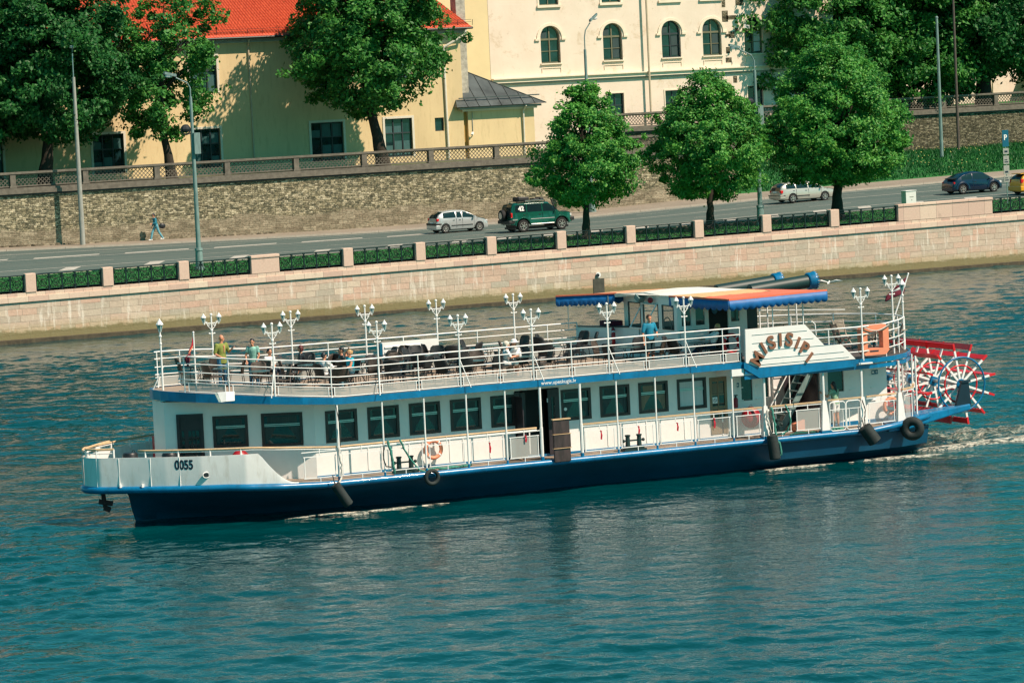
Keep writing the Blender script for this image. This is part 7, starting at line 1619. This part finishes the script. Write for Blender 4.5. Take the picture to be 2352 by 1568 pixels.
# name board
nb = MB(); nb.mat('white_paint'); nb.prism([(59.47, 110.92, 3.90), (60.0, 110.92, 3.69), (63.87, 110.92, 3.69), (63.35, 110.92, 4.22), (62.62, 110.92, 4.28), (61.88, 110.92, 5.06), (59.5, 110.92, 5.06)], (0, .09, 0)); board = bp('name_board', nb)
b = MB(); b.mat('steel')
for z, xa, xb in ((4.84, 59.75, 61.95), (4.55, 59.75, 62.2), (4.27, 59.75, 63.2), (3.98, 59.75, 63.4), (3.78, 60.0, 63.6)): b.box(xa, xb, 110.905, 110.918, z, z + .012)
bp('plank_groove', b, None, board)
for ch_, x, z, rot, s_ in [('M', 59.93, 4.0, 58, .60), ('I', 60.19, 4.34, 30, .60), ('S', 60.50, 4.51, 16, .64), ('I', 60.85, 4.58, 0, .62), ('S', 61.20, 4.56, -10, .64), ('I', 61.53, 4.42, -26, .58), ('P', 61.79, 4.22, -32, .60), ('I', 61.97, 3.88, -42, .56)]:
    text_obj('letter', ch_, s_, 'letter_brown', board, facing((x, 110.885, z), R(rot)), .017, .03)
b = MB(); b.mat('weathered_wood'); b.box(63.35, 64.6, 117.0, 117.9, 4.35, 4.40); b.bar((63.9, 117.4, ZS), (64.1, 117.4, 4.36), .08); bp('fixed_table', b)
b = MB(); b.mat('pole_brown'); b.box(61.2, 61.75, 112.2, 112.25, 4.5, 4.9); b.bar((61.2, 112.2, 5.0), (61.9, 112.2, 5.0), .03); b.bar((61.22, 112.2, 3.65), (61.22, 112.2, 5.0), .03); b.bar((61.72, 112.2, 3.65), (61.72, 112.2, 5.0), .03); b.mat('trim_blue'); b.bar((61.4, 113, 4.75), (62.6, 113, 4.8), .05); b.mat('white_tube'); b.tube([(62.1, 111.4, 5.1), (62.45, 111.4, 5.1), (62.55, 111.4, 5.0), (62.58, 111.4, 4.6)], .025, 6); bp('deck_fitting', b)
# inner low wall at the top of the stairs, white box on far rail
b = MB(); b.mat('white_paint'); b.box(49.0, 51.2, 118.70, 118.80, 4.45, 4.98); b.mat('white_tube')
for z in (4.6, 4.78): b.box(49.1, 50.5, 118.66, 118.70, z, z + .05)
b.mat('teal_sign'); b.box(48.88, 48.98, 118.6, 118.8, 4.4, 4.95); bp('rail_banner', b)
# ------------------------------------------------ paddle wheel and its arms
for sg in (-1, 1):
    b = MB(); b.mat('trim_blue'); Y_ = lambda y: YC + sg * (YC - y)
    o1 = [(65.2, 111.08), (66.2, 111.25), (67.2, 111.55), (68.3, 111.85), (69.25, 112.05), (69.3, 112.3), (68.4, 112.45), (67.4, 112.5), (66.0, 113.2)]
    def zl(x): return float(np.interp(x, [65, 66.2, 67.2, 69.3], [.95, .98, 1.10, 1.36]))
    def zh(x): return float(np.interp(x, [65, 66.2, 67.2, 69.3], [1.16, 1.26, 1.45, 1.58]))
    n = len(o1); b.add([(x, Y_(y), zl(x)) for x, y in o1] + [(x, Y_(y), zh(x)) for x, y in o1], [tuple(range(n)), tuple(range(n, 2 * n))] + [(i, (i + 1) % n, n + (i + 1) % n, n + i) for i in range(n)]); bp('wheel_arm', b, bevel=.05)
    b = MB(); b.mat('hull_navy'); yb_ = Y_(112.15); b.add([(68.65, yb_ - .06, 1.5), (69.3, yb_ - .06, 1.5), (69.3, yb_ + .06, 1.5), (68.65, yb_ + .06, 1.5), (68.92, yb_ - .06, 2.35), (69.22, yb_ - .06, 2.38), (69.22, yb_ + .06, 2.38), (68.92, yb_ + .06, 2.35)], [(0, 3, 2, 1), (4, 5, 6, 7), (0, 1, 5, 4), (1, 2, 6, 5), (2, 3, 7, 6), (3, 0, 4, 7)]); b.box(68.9, 69.28, yb_ - .1, yb_ + .1, 2.36, 2.44); bp('wheel_bearing', b)
    b = MB(); b.mat('hull_blue'); b.tube([(67.2, Y_(112.0), 1.1), (67.0, Y_(112.3), .6), (66.6, Y_(112.6), .2)], .06, 6); bp('arm_strut', b)
HX, HZ = 69.1, 2.28
pw = MB(); pw.mat('steel'); pw.tube([(HX, 112.1, HZ), (HX, 117.9, HZ)], .07, 10); pw.mat('trim_blue')
RY = (112.45, 114.35, 116.05, 117.6)
for y in RY: pw.lathe([(.19, y - .05), (.19, y + .05)], (HX, 0, HZ), 20, 'y')
wheel = bp('paddle_wheel', pw)
for k, y in enumerate(RY):
    b = MB(); b.mat('red_paint'); b.torus((HX, y, HZ), .68, .035, 'y', 44, 6); bp('inner_rim', b, None, wheel, smooth=2)
    if k in (0, 3): b = MB(); b.mat('trim_blue'); b.torus((HX, y - .06 if k == 0 else y + .06, HZ), .98, .035, 'y', 52, 6); bp('outer_rim', b, None, wheel, smooth=2)
for k in range(12):
    a = R(10 + 30 * k); c, s = math.cos(a), math.sin(a)
    for y in RY:
        b = MB(); b.mat('white_tube'); b.bar((HX + .17 * c, y, HZ + .17 * s), (HX + 1.24 * c, y, HZ + 1.24 * s), .075, .055, up=(0, 1, 0)); b.mat('red_paint'); b.bar((HX + 1.24 * c, y, HZ + 1.24 * s), (HX + 1.50 * c, y, HZ + 1.50 * s), .08, .06, up=(0, 1, 0)); bp('spoke', b, None, wheel)
    b = MB(); b.mat('red_paint'); p = Vector((HX + 1.29 * c, 0, HZ + 1.29 * s)); q = Vector((HX + 1.49 * c, 0, HZ + 1.49 * s)); t_ = Vector((-s, 0, c)) * .022; yy0, yy1 = Vector((0, 112.5, 0)), Vector((0, 117.6, 0))
    b.prism([p + yy0 - t_, q + yy0 - t_, q + yy0 + t_, p + yy0 + t_], yy1 - yy0); bp('paddle', b, None, wheel)

# ================================================================ THINGS HANGING ON OR RESTING ON THE BOAT
def lifebuoy(c, axis, label, R0=.29, m='orange', rib='white_tube', tilt=0, ry=None):
    t = thing('lifebuoy', label, 'lifebuoy', (c[0], c[1], c[2] - R0))
    b = MB(); b.mat(m); b.torus((0, 0, R0), R0, .065, axis, 30, 10); b.build('ring', None, t, world=False, smooth=2)
    b = MB(); b.mat(rib)
    for a in (PI / 4, 3 * PI / 4, 5 * PI / 4, 7 * PI / 4):
        p = (R0 * math.cos(a), 0, R0 + R0 * math.sin(a)) if axis == 'y' else (0, R0 * math.cos(a), R0 + R0 * math.sin(a)); p2 = (R0 * math.cos(a + .16), 0, R0 + R0 * math.sin(a + .16)) if axis == 'y' else (0, R0 * math.cos(a + .16), R0 + R0 * math.sin(a + .16)); b.tube([p, p2], .070, 10)
    b.build('band', None, t, world=False); t.rotation_euler = (0, 0, tilt)
lifebuoy((47.92, 111.98, 1.80), 'y', 'orange lifebuoy on the white cabin wall near the bow bollard', .29)
lifebuoy((57.45, 117.2, 4.62), 'x', 'dark red lifebuoy on the low white wall in the shade of the canopy', .30, 'red_dark', tilt=R(-24))
lifebuoy((59.50, 112.0, 4.52), 'y', 'bright red lifebuoy beside the name board on the upper deck', .30, 'red_paint')
lifebuoy((66.0, 112.2, 1.75), 'y', 'orange lifebuoy behind the screens at the stern of the lower deck', .28)
# black box under the red lifebuoy
b = MB(); b.mat('black'); b.box(59.5, 59.76, 111.7, 111.95, 3.9, 4.18); b.box(59.3, 59.7, 111.8, 112.1, 3.9, 4.05); tag(b.build('equipment_box'), 'small black box on deck under the bright red lifebuoy', 'box')
# big orange life raft ring
t = thing('life_raft', 'large orange square rescue float hanging at the stern railing', 'rescue float', (64.85, 111.3, 3.68))
b = MB(); b.mat('orange'); x0, x1, z0, z1 = 64.30, 65.42, 3.74, 4.82; w_ = .24; y = 111.33; ch = .14
outer = [(x0 + ch, z0), (x1 - ch, z0), (x1, z0 + ch), (x1, z1 - ch), (x1 - ch, z1), (x0 + ch, z1), (x0, z1 - ch), (x0, z0 + ch)]; inner = [(x0 + w_ + .0, z0 + w_), (x1 - w_, z0 + w_), (x1 - w_, z0 + w_ + .001), (x1 - w_, z1 - w_ - .001), (x1 - w_, z1 - w_), (x0 + w_, z1 - w_), (x0 + w_, z1 - w_ - .001), (x0 + w_, z0 + w_ + .001)]
for i in range(8):
    j = (i + 1) % 8; b.prism([(outer[i][0], y - .14, outer[i][1]), (outer[j][0], y - .14, outer[j][1]), (inner[j][0], y - .14, inner[j][1]), (inner[i][0], y - .14, inner[i][1])], (0, .30, 0))
b.build('float_ring', None, t, bevel=.03)
b = MB(); b.mat('ink'); b.box(64.62, 64.98, y - .146, y - .142, 3.86, 3.91); b.build('printed_text', None, t)
b = MB(); b.mat('rope_white'); b.tube([(64.32 + k * .11, y - .2, 4.80 - .19 * math.sin(PI * k / 10)) for k in range(11)], .022, 5); b.build('grab_rope', None, t)
# flags
def flag(name, label, base, tip, shape, cat='flag'):
    t = thing(name, label, cat, base); b = MB(); b.mat('white_tube'); b.tube([base, tip], .028, 8); b.ball(tip, .04, 6, 5); b.build('flag_staff', None, t)
    for m, quads in shape:
        b = MB(); b.mat(m)
        for q, f_ in quads: b.add(q, f_)
        o = b.build('flag_cloth', None, t, smooth=2); s_ = o.modifiers.new('thick', 'SOLIDIFY'); s_.thickness = .012
    return t
def sheet(A, B_, C_, D_, n=10, amp=.05):          # rippled cloth grid, A-B along the staff
    A, B_, C_, D_ = map(Vector, (A, B_, C_, D_)); m = 4; P_ = lambda u, v: A.lerp(B_, v).lerp(D_.lerp(C_, v), u) + Vector((0, amp * math.sin(u * 7 + v) * u, 0))
    vs = [P_(i / n, j / m) for i in range(n + 1) for j in range(m + 1)]; return [(vs, [(i * (m + 1) + j, (i + 1) * (m + 1) + j, (i + 1) * (m + 1) + j + 1, i * (m + 1) + j + 1) for i in range(n) for j in range(m)])]
flag('stern_flag', 'maroon flag with a white stripe on the slanting white staff at the stern', (67.75, 114.8, ZS + .95), (68.47, 114.8, 6.26),
     [('maroon', sheet((68.41, 114.8, 6.16), (68.36, 114.8, 5.95), (67.80, 114.85, 5.66), (67.86, 114.85, 5.76))), ('flag_white', sheet((68.36, 114.8, 5.95), (68.32, 114.8, 5.78), (67.76, 114.85, 5.60), (67.80, 114.85, 5.66))), ('maroon', sheet((68.32, 114.8, 5.78), (68.26, 114.8, 5.55), (67.73, 114.85, 5.40), (67.76, 114.85, 5.60))), ('maroon', sheet((67.86, 114.85, 5.76), (67.73, 114.85, 5.38), (67.50, 114.9, 5.28), (67.55, 114.9, 5.5), 5, .02))])
flag('bow_flag', 'small maroon and white flag drooping from the white staff at the bow', (40.1, 113.5, 4.3), (40.1, 113.5, 6.28),
     [('red_cloth', sheet((40.1, 113.5, 6.25), (40.1, 113.5, 5.9), (39.86, 113.5, 5.6), (39.98, 113.5, 5.75), 5, .03)), ('orange', sheet((40.08, 113.5, 5.9), (40.06, 113.5, 5.78), (39.86, 113.5, 5.5), (39.88, 113.5, 5.6), 4, .02)), ('maroon', sheet((40.0, 113.5, 5.72), (39.96, 113.5, 5.5), (39.86, 113.5, 5.12), (39.74, 113.5, 5.42), 5, .03))])
# tyres, fenders
def tyre_fender(c, r, axis, label, ry=None, rr=.07):
    b = MB(); b.mat('rubber'); b.torus(c, r, rr, axis, 26, 10, ry)
    return tag(b.build('tyre_fender', smooth=2), label, 'fender', 'fenders hanging on the boat side')
tyre_fender((47.34, 110.85, 1.0), .22, 'y', 'black tyre hanging on the hull below the orange lifebuoy')
b = MB(); b.mat('rubber'); b.torus((66.1, 110.95, 1.02), .27, .16, 'y', 26, 12); o = tag(b.build('tyre_fender', smooth=2), 'fat black tyre hanging at the stern corner of the hull', 'fender', 'fenders hanging on the boat side'); o.rotation_euler = (0, 0, R(-34))
def roller(p, q, r, label):
    t = thing('roller_fender', label, 'fender', p, 0, 'fenders hanging on the boat side'); b = MB(); b.mat('rubber'); p = Vector(p); q = Vector(q); d = (q - p).normalized(); b.tube([p, p + d * .03, q - d * .03, q], [r * .8, r, r * 1.03, r * .85], 18); b.mat('black'); b.tube([p - d * .004, p + d * .01], r * .45, 10); b.build('rubber_roller', None, t, smooth=True)
    b = MB(); b.mat('rope_dark'); b.tube([p, p + Vector((-.02, .12, .3))], .02, 5); b.build('hanging_rope', None, t)
roller((43.78, 110.72, 1.10), (44.22, 110.65, .38), .165, 'long black rubber cylinder fender slanting under the first deck post')
roller((60.30, 110.78, 1.30), (60.36, 110.70, .45), .19, 'black upright cylinder fender with green rope on it below the stairs')
roller((64.05, 110.82, 1.28), (64.42, 110.7, .70), .24, 'thick black cone-like fender hanging left of the stern tyre')
# brown tarpaulin stack (folded gangway) at the entrance
t = thing('folded_gangway', 'brown folded gangway standing at the railing by the dark entrance', 'gangway', (52.2, 111.0, 1.1))
b = MB(); b.mat('tarp_brown'); b.box(51.93, 52.55, 110.88, 110.97, 1.08, 1.54); b.box(51.92, 52.56, 110.86, 110.97, 1.56, 2.02); b.box(51.92, 52.54, 110.88, 110.97, 2.04, 2.52); b.build('board', None, t, bevel=.02)
b = MB(); b.mat('rail_wood'); b.box(51.90, 52.58, 110.85, 110.99, 2.522, 2.56); b.box(51.90, 52.58, 110.845, 110.99, 2.021, 2.039); b.box(51.90, 52.58, 110.845, 110.99, 1.541, 1.559); b.build('hinge_strip', None, t)
# ropes
def rope(pts, r, m, label, name='rope'):
    b = MB(); b.mat(m); P_ = [Vector(p) for p in pts]; Q = []
    for i in range(len(P_) - 1):
        for k in range(4): Q.append(P_[i].lerp(P_[i + 1], k / 4) + Vector((random.uniform(-1, 1), random.uniform(-1, 1), random.uniform(-1, 1))) * r * .5)
    Q.append(P_[-1]); b.tube(Q, [r * (1.15 if i % 2 else .85) for i in range(len(Q))], 6); return tag(b.build(name, smooth=2), label, 'rope')
rope([(45.85, 111.0, 2.33), (45.95, 110.98, 2.0), (46.0, 110.98, 1.6), (46.05, 111.0, 1.2)], .045, 'rope_green', 'thick green rope hanging down from the wooden rail near the bow bollard')
rope([(46.3, 111.0, 2.36), (46.5, 111.1, 1.95), (46.75, 111.2, 1.62), (47.0, 111.1, 1.25), (47.2, 111.05, 1.18)], .032, 'rope_green', 'green rope running from the wooden rail down over the bow bollard')
rope([(45.72, 111.0, 2.2), (45.66, 110.98, 1.8), (45.75, 110.98, 1.5), (45.95, 111.0, 1.45)], .022, 'rope_dark', 'thin dark rope loop hanging beside the second deck post')
rope([(47.3, 111.3, 1.2), (47.8, 111.5, 1.22), (48.4, 111.4, 1.21), (49.1, 111.5, 1.2), (48.5, 111.25, 1.22), (47.8, 111.3, 1.2)], .035, 'rope_green', 'green rope coiled along the deck under the orange lifebuoy')
rope([(44.1, 111.0, 2.3), (44.07, 110.95, 2.0), (44.14, 110.95, 1.7), (44.12, 110.95, 1.3), (43.95, 110.8, 1.1)], .035, 'rope_white', 'pale rope wound round the first deck post near the bow')
rope([(60.42, 110.95, 2.28), (60.48, 110.92, 1.95), (60.52, 110.92, 1.55), (60.5, 110.85, 1.25), (60.58, 110.72, .9), (60.62, 110.7, .62), (60.5, 110.7, .55)], .042, 'rope_green', 'thick green rope knotted on the rail and trailing over the upright fender')
rope([(61.0, 111.0, 2.3), (61.15, 111.0, 2.0), (61.2, 111.02, 1.6), (61.1, 111.1, 1.35), (60.85, 111.1, 1.25)], .032, 'rope_green', 'green rope looped on the rail beside the stern bollard')
rope([(60.28, 110.93, 2.2), (60.22, 110.93, 1.9), (60.3, 110.93, 1.6), (60.34, 110.93, 1.3)], .045, 'rope_white', 'white rope bundle tied to the tapered post below the stairs')
rope([(61.3, 111.25, 1.2), (61.8, 111.35, 1.21), (62.4, 111.3, 1.2), (62.0, 111.5, 1.21), (61.5, 111.4, 1.2)], .032, 'rope_green', 'green rope lying on the deck under the grey screen of the stairs')
rope([(62.8, 111.35, 1.2), (63.5, 111.4, 1.22), (63.6, 111.6, 1.2), (63.0, 111.55, 1.22), (62.8, 111.4, 1.24)], .04, 'rope_green', 'green rope coil on the deck by the feet of the long-haired woman')
rope([(64.1, 111.0, 2.22), (64.2, 110.95, 1.85), (64.12, 110.9, 1.55), (64.1, 110.85, 1.3)], .022, 'rope_dark', 'dark knotted rope holding the thick cone-like fender')
rope([(44.05, 110.98, 3.7), (44.1, 110.95, 3.3), (44.18, 110.95, 2.9), (44.12, 110.95, 2.3)], .015, 'rope_dark', 'thin dark cable sagging along the first deck post')
# red ribbons
for i, (x, z, l, d) in enumerate([(49.6, 1.95, .36, 'right of the orange lifebuoy'), (50.95, 2.08, .24, 'next to the dark entrance'), (53.8, 2.0, .32, 'just right of the brown gangway'), (55.25, 2.03, .28, 'above the mid bollards'), (56.75, 2.02, .30, 'below the window with a tan curtain'), (58.2, 2.05, .36, 'beside the wooden glazed door')]):
    b = MB(); b.mat('red_cloth'); b.add([(x - .012, 111.07, z), (x + .02, 111.07, z), (x + .05, 111.04, z - l * .5), (x + .03, 111.05, z - l), (x - .03, 111.05, z - l * .9), (x - .02, 111.04, z - l * .45)], [(0, 1, 2, 5), (5, 2, 3, 4)]); b.bar((x - .02, 111.06, z), (x + .03, 111.06, z - .04), .04)
    tag(b.build('red_ribbon'), 'red ribbon tied to the side railing ' + d, 'ribbon', 'red ribbons along the side railing')
# fire extinguisher, red float, red chairs behind bulwark
t = thing('fire_extinguisher', 'dark red fire extinguisher on the wall left of the red buoy', 'fire extinguisher', (59.68, 112.18, 2.22))
b = MB(); b.mat('red_dark'); b.lathe([(.05, -.0), (.075, .02), (.075, .30), (.04, .36)], (0, 0, 0), 12); b.build('cylinder', None, t, world=False, smooth=True); b = MB(); b.mat('black'); b.lathe([(.03, .36), (.03, .42)], (0, 0, 0), 8); b.bar((-.06, 0, .44), (.07, 0, .44), .03); b.build('valve', None, t, world=False)
t = thing('mooring_buoy', 'big round dark red buoy standing behind the railing screen', 'buoy', (60.02, 111.75, 1.2))
b = MB(); b.mat('red_dark'); b.ball((0, 0, .68), (.36, .30, .38), 22, 14); b.build('buoy_body', None, t, world=False, smooth=2); b = MB(); b.mat('steel'); b.torus((.02, 0, 1.08), .05, .01, 'y', 12, 5); b.build('ring', None, t, world=False)
b = MB(); b.mat('red_dark'); b.box(39.28, 39.55, 115.7, 115.95, 1.3, 2.72); tag(b.build('notice_board', bevel=.02), 'upright dark red board at the front corner of the cabin', 'board')
b = MB(); b.mat('red_dark'); b.ball((41.1, 112.35, 2.0), (.36, .22, .36), 8, 6); tag(b.build('red_buoy', smooth=2), 'red buoy top peeping over the bow bulwark below the windows', 'buoy')
for x, y, l in ((39.0, 113.4, 'round black drum behind the bulwark beside the cabin door'), (38.0, 114.5, 'round black drum on the bow deck behind the bulwark')):
    b = MB(); b.mat('black'); b.lathe([(.24, 1.17), (.26, 1.2), (.26, 2.30), (.22, 2.36)], (x, y, 0), 16); b.torus((x + .12, y, 2.38), .05, .012, 'y', 10, 5); tag(b.build('deck_drum', smooth=True), l, 'drum')
# folding chairs and table at the stern
def folding_chair(label, x, y, rz, mat_='weathered_wood'):
    t = thing('folding_chair', label, 'chair', (x, y, ZS), rz, 'wooden folding chairs at the stern'); b = MB(); b.mat(mat_)
    for k in range(6): b.box(-.22, .22, -.20 + k * .075, -.145 + k * .075, .43, .45)
    b.build('seat', None, t, world=False); b = MB(); b.mat(mat_)
    for k in range(8): z = .55 + k * .055; y_ = -.24 - (z - .43) * .28; b.box(-.2, .2, y_ - .01, y_ + .01, z, z + .035)
    for s_ in (-1, 1): b.bar((s_ * .22, -.18, .35), (s_ * .22, -.42, 1.0), .03, .04)
    b.build('backrest', None, t, world=False)
    for s_ in (-1, 1):
        b = MB(); b.mat(mat_); b.bar((s_ * .23, -.24, .48), (s_ * .23, .26, 0), .03, .04); b.build('leg', None, t, world=False); b = MB(); b.mat(mat_); b.bar((s_ * .19, .2, .44), (s_ * .19, -.30, 0), .03, .04); b.build('leg', None, t, world=False)
    return t
folding_chair('dark slatted folding chair at left, seen from its side at the stern', 65.9, 115.3, R(-90), 'pole_brown'); folding_chair('pale slatted wooden folding chair facing the river at the stern', 66.5, 116.3, R(180))
folding_chair('dark slatted folding chair with its back to the viewer behind the orange float', 66.25, 114.1, R(-15), 'pole_brown'); folding_chair('dark folding chair under the flag at the stern corner', 66.6, 113.0, R(60), 'pole_brown')
for x, y, l in ((66.9, 115.2, 'pale wooden folding table at the stern beside the far rail lamp'), (67.0, 113.7, 'pale folding table at the stern corner near the lantern post')):
    t = thing('folding_table', l, 'table', (x, y, ZS)); b = MB(); b.mat('weathered_wood'); b.box(-.45, .45, -.4, .4, .70, .73); b.build('table_top', None, t, world=False); b = MB(); b.mat('weathered_wood'); b.bar((-.35, -.3, 0), (.35, -.3, .7), .035); b.bar((.35, -.3, 0), (-.35, -.3, .7), .035); b.bar((-.35, .3, 0), (.35, .3, .7), .035); b.bar((.35, .3, 0), (-.35, .3, .7), .035); b.build('leg_frame', None, t, world=False)
# gull flying behind the funnels
t = thing('gull', 'white gull with spread wings flying beside the lowered blue-crowned funnel', 'bird', (64.98, 114.6, 6.16), R(50)); t.scale = (.75, .75, .75)
b = Body(); b.mat('gull_white'); b.cap((-.16, 0, 0), (.14, 0, .02), .055, .065, 10); b.cap((.14, 0, .02), (.24, 0, .08), .045, .04, 8); b.cap((.27, 0, .08), (.32, 0, .07), .014, .006, 6); b.cap((-.2, 0, 0), (-.33, 0, -.01), .03, .012, 8); b.done('body', 'gull_white', t, .012, 1, 2)
for s_ in (-1, 1):
    b = MB(); b.mat('gull_white'); b.prism([(.10, s_ * .05, .05), (-.08, s_ * .05, .05), (-.12, s_ * .38, .14), (-.02 + .12 * s_, s_ * .72, .10), (.14, s_ * .36, .15)], (0, 0, .012)); b.build('wing', None, t, world=False)
# ------------------------------------------------ foam and wake
def foam_strip(name, label, pts, width, hgt, mat_='foam_solid', n=160):
    b = MB(); b.mat(mat_); P_ = [Vector(p) for p in pts]; vs = []; fs = []; m = 9
    for i in range(n + 1):
        u = i / n * (len(P_) - 1); k = min(int(u), len(P_) - 2); c = P_[k].lerp(P_[k + 1], u - k); w_ = width * (.5 + .5 * math.sin(PI * i / n) ** .6) * (1 + .2 * math.sin(i * .21) + .15 * math.sin(i * .57 + 1)); h_ = hgt * math.sin(PI * i / n) ** .5 
        for j in range(m): v = j / (m - 1); vs.append((c.x, c.y + (v - .5) * w_, -.03 + h_ * math.sin(v * PI)))
    for i in range(n):
        for j in range(m - 1): k = i * m + j; fs.append((k, k + m, k + m + 1, k + 1))
    b.add(vs, fs); return tag(b.build(name, smooth=2), label, 'foam', kind='stuff')
foam_strip('foam', 'thin foam line along the bow waterline', [(42.3, 111.75, 0), (45.3, 111.6, 0)], .3, .07)
foam_strip('foam', 'foam breaking under the slanting fender', [(44.0, 111.0, 0), (44.6, 110.95, 0), (45.4, 111.2, 0), (48.3, 111.6, 0)], .42, .10)
foam_strip('foam', 'foam line along the hull towards the stern', [(59.6, 111.3, 0), (61, 111.3, 0), (63.4, 111.4, 0)], .42, .09)
foam_strip('foam', 'foam under the stern fenders', [(63.4, 111.2, 0), (65, 111.1, 0), (67.4, 111.0, 0)], .6, .11)
def churn(name, label, x0, x1, y0, y1, hgt, nx=150, ny=26):
    b = MB(); b.mat('foam'); vs = []; fs = []; nz = rng.normal(0, 1, (nx + 1, ny + 1))
    for _ in range(3): nz = (nz + np.roll(nz, 1, 0) + np.roll(nz, 1, 1)) / 1.8
    for i in range(nx + 1):
        for j in range(ny + 1):
            u, v = i / nx, j / ny; e = min(1, 6 * u, 3 * (1 - u) + .2) * math.sin(PI * v) ** .5; vs.append((x0 + (x1 - x0) * u, y0 + (y1 - y0) * v, .015 + max(-.02, hgt * e * (.7 + .3 * nz[i, j]) * (1 - .6 * u))))
    for i in range(nx):
        for j in range(ny): k = i * (ny + 1) + j; fs.append((k, k + ny + 1, k + ny + 2, k + 1))
    b.add(vs, fs); return tag(b.build(name, smooth=2), label, 'foam', kind='stuff')
churn('foam', 'churned white wake behind the paddle wheel', 66.6, 88, 113.2, 116.8, .16)
foam_strip('foam', 'dense white spray under the paddles', [(66.9, 112.8, 0), (68, 112.5, 0), (70, 112.6, 0), (74, 113.4, 0), (84, 114.5, 0)], .9, .14, 'foam_solid', 300)
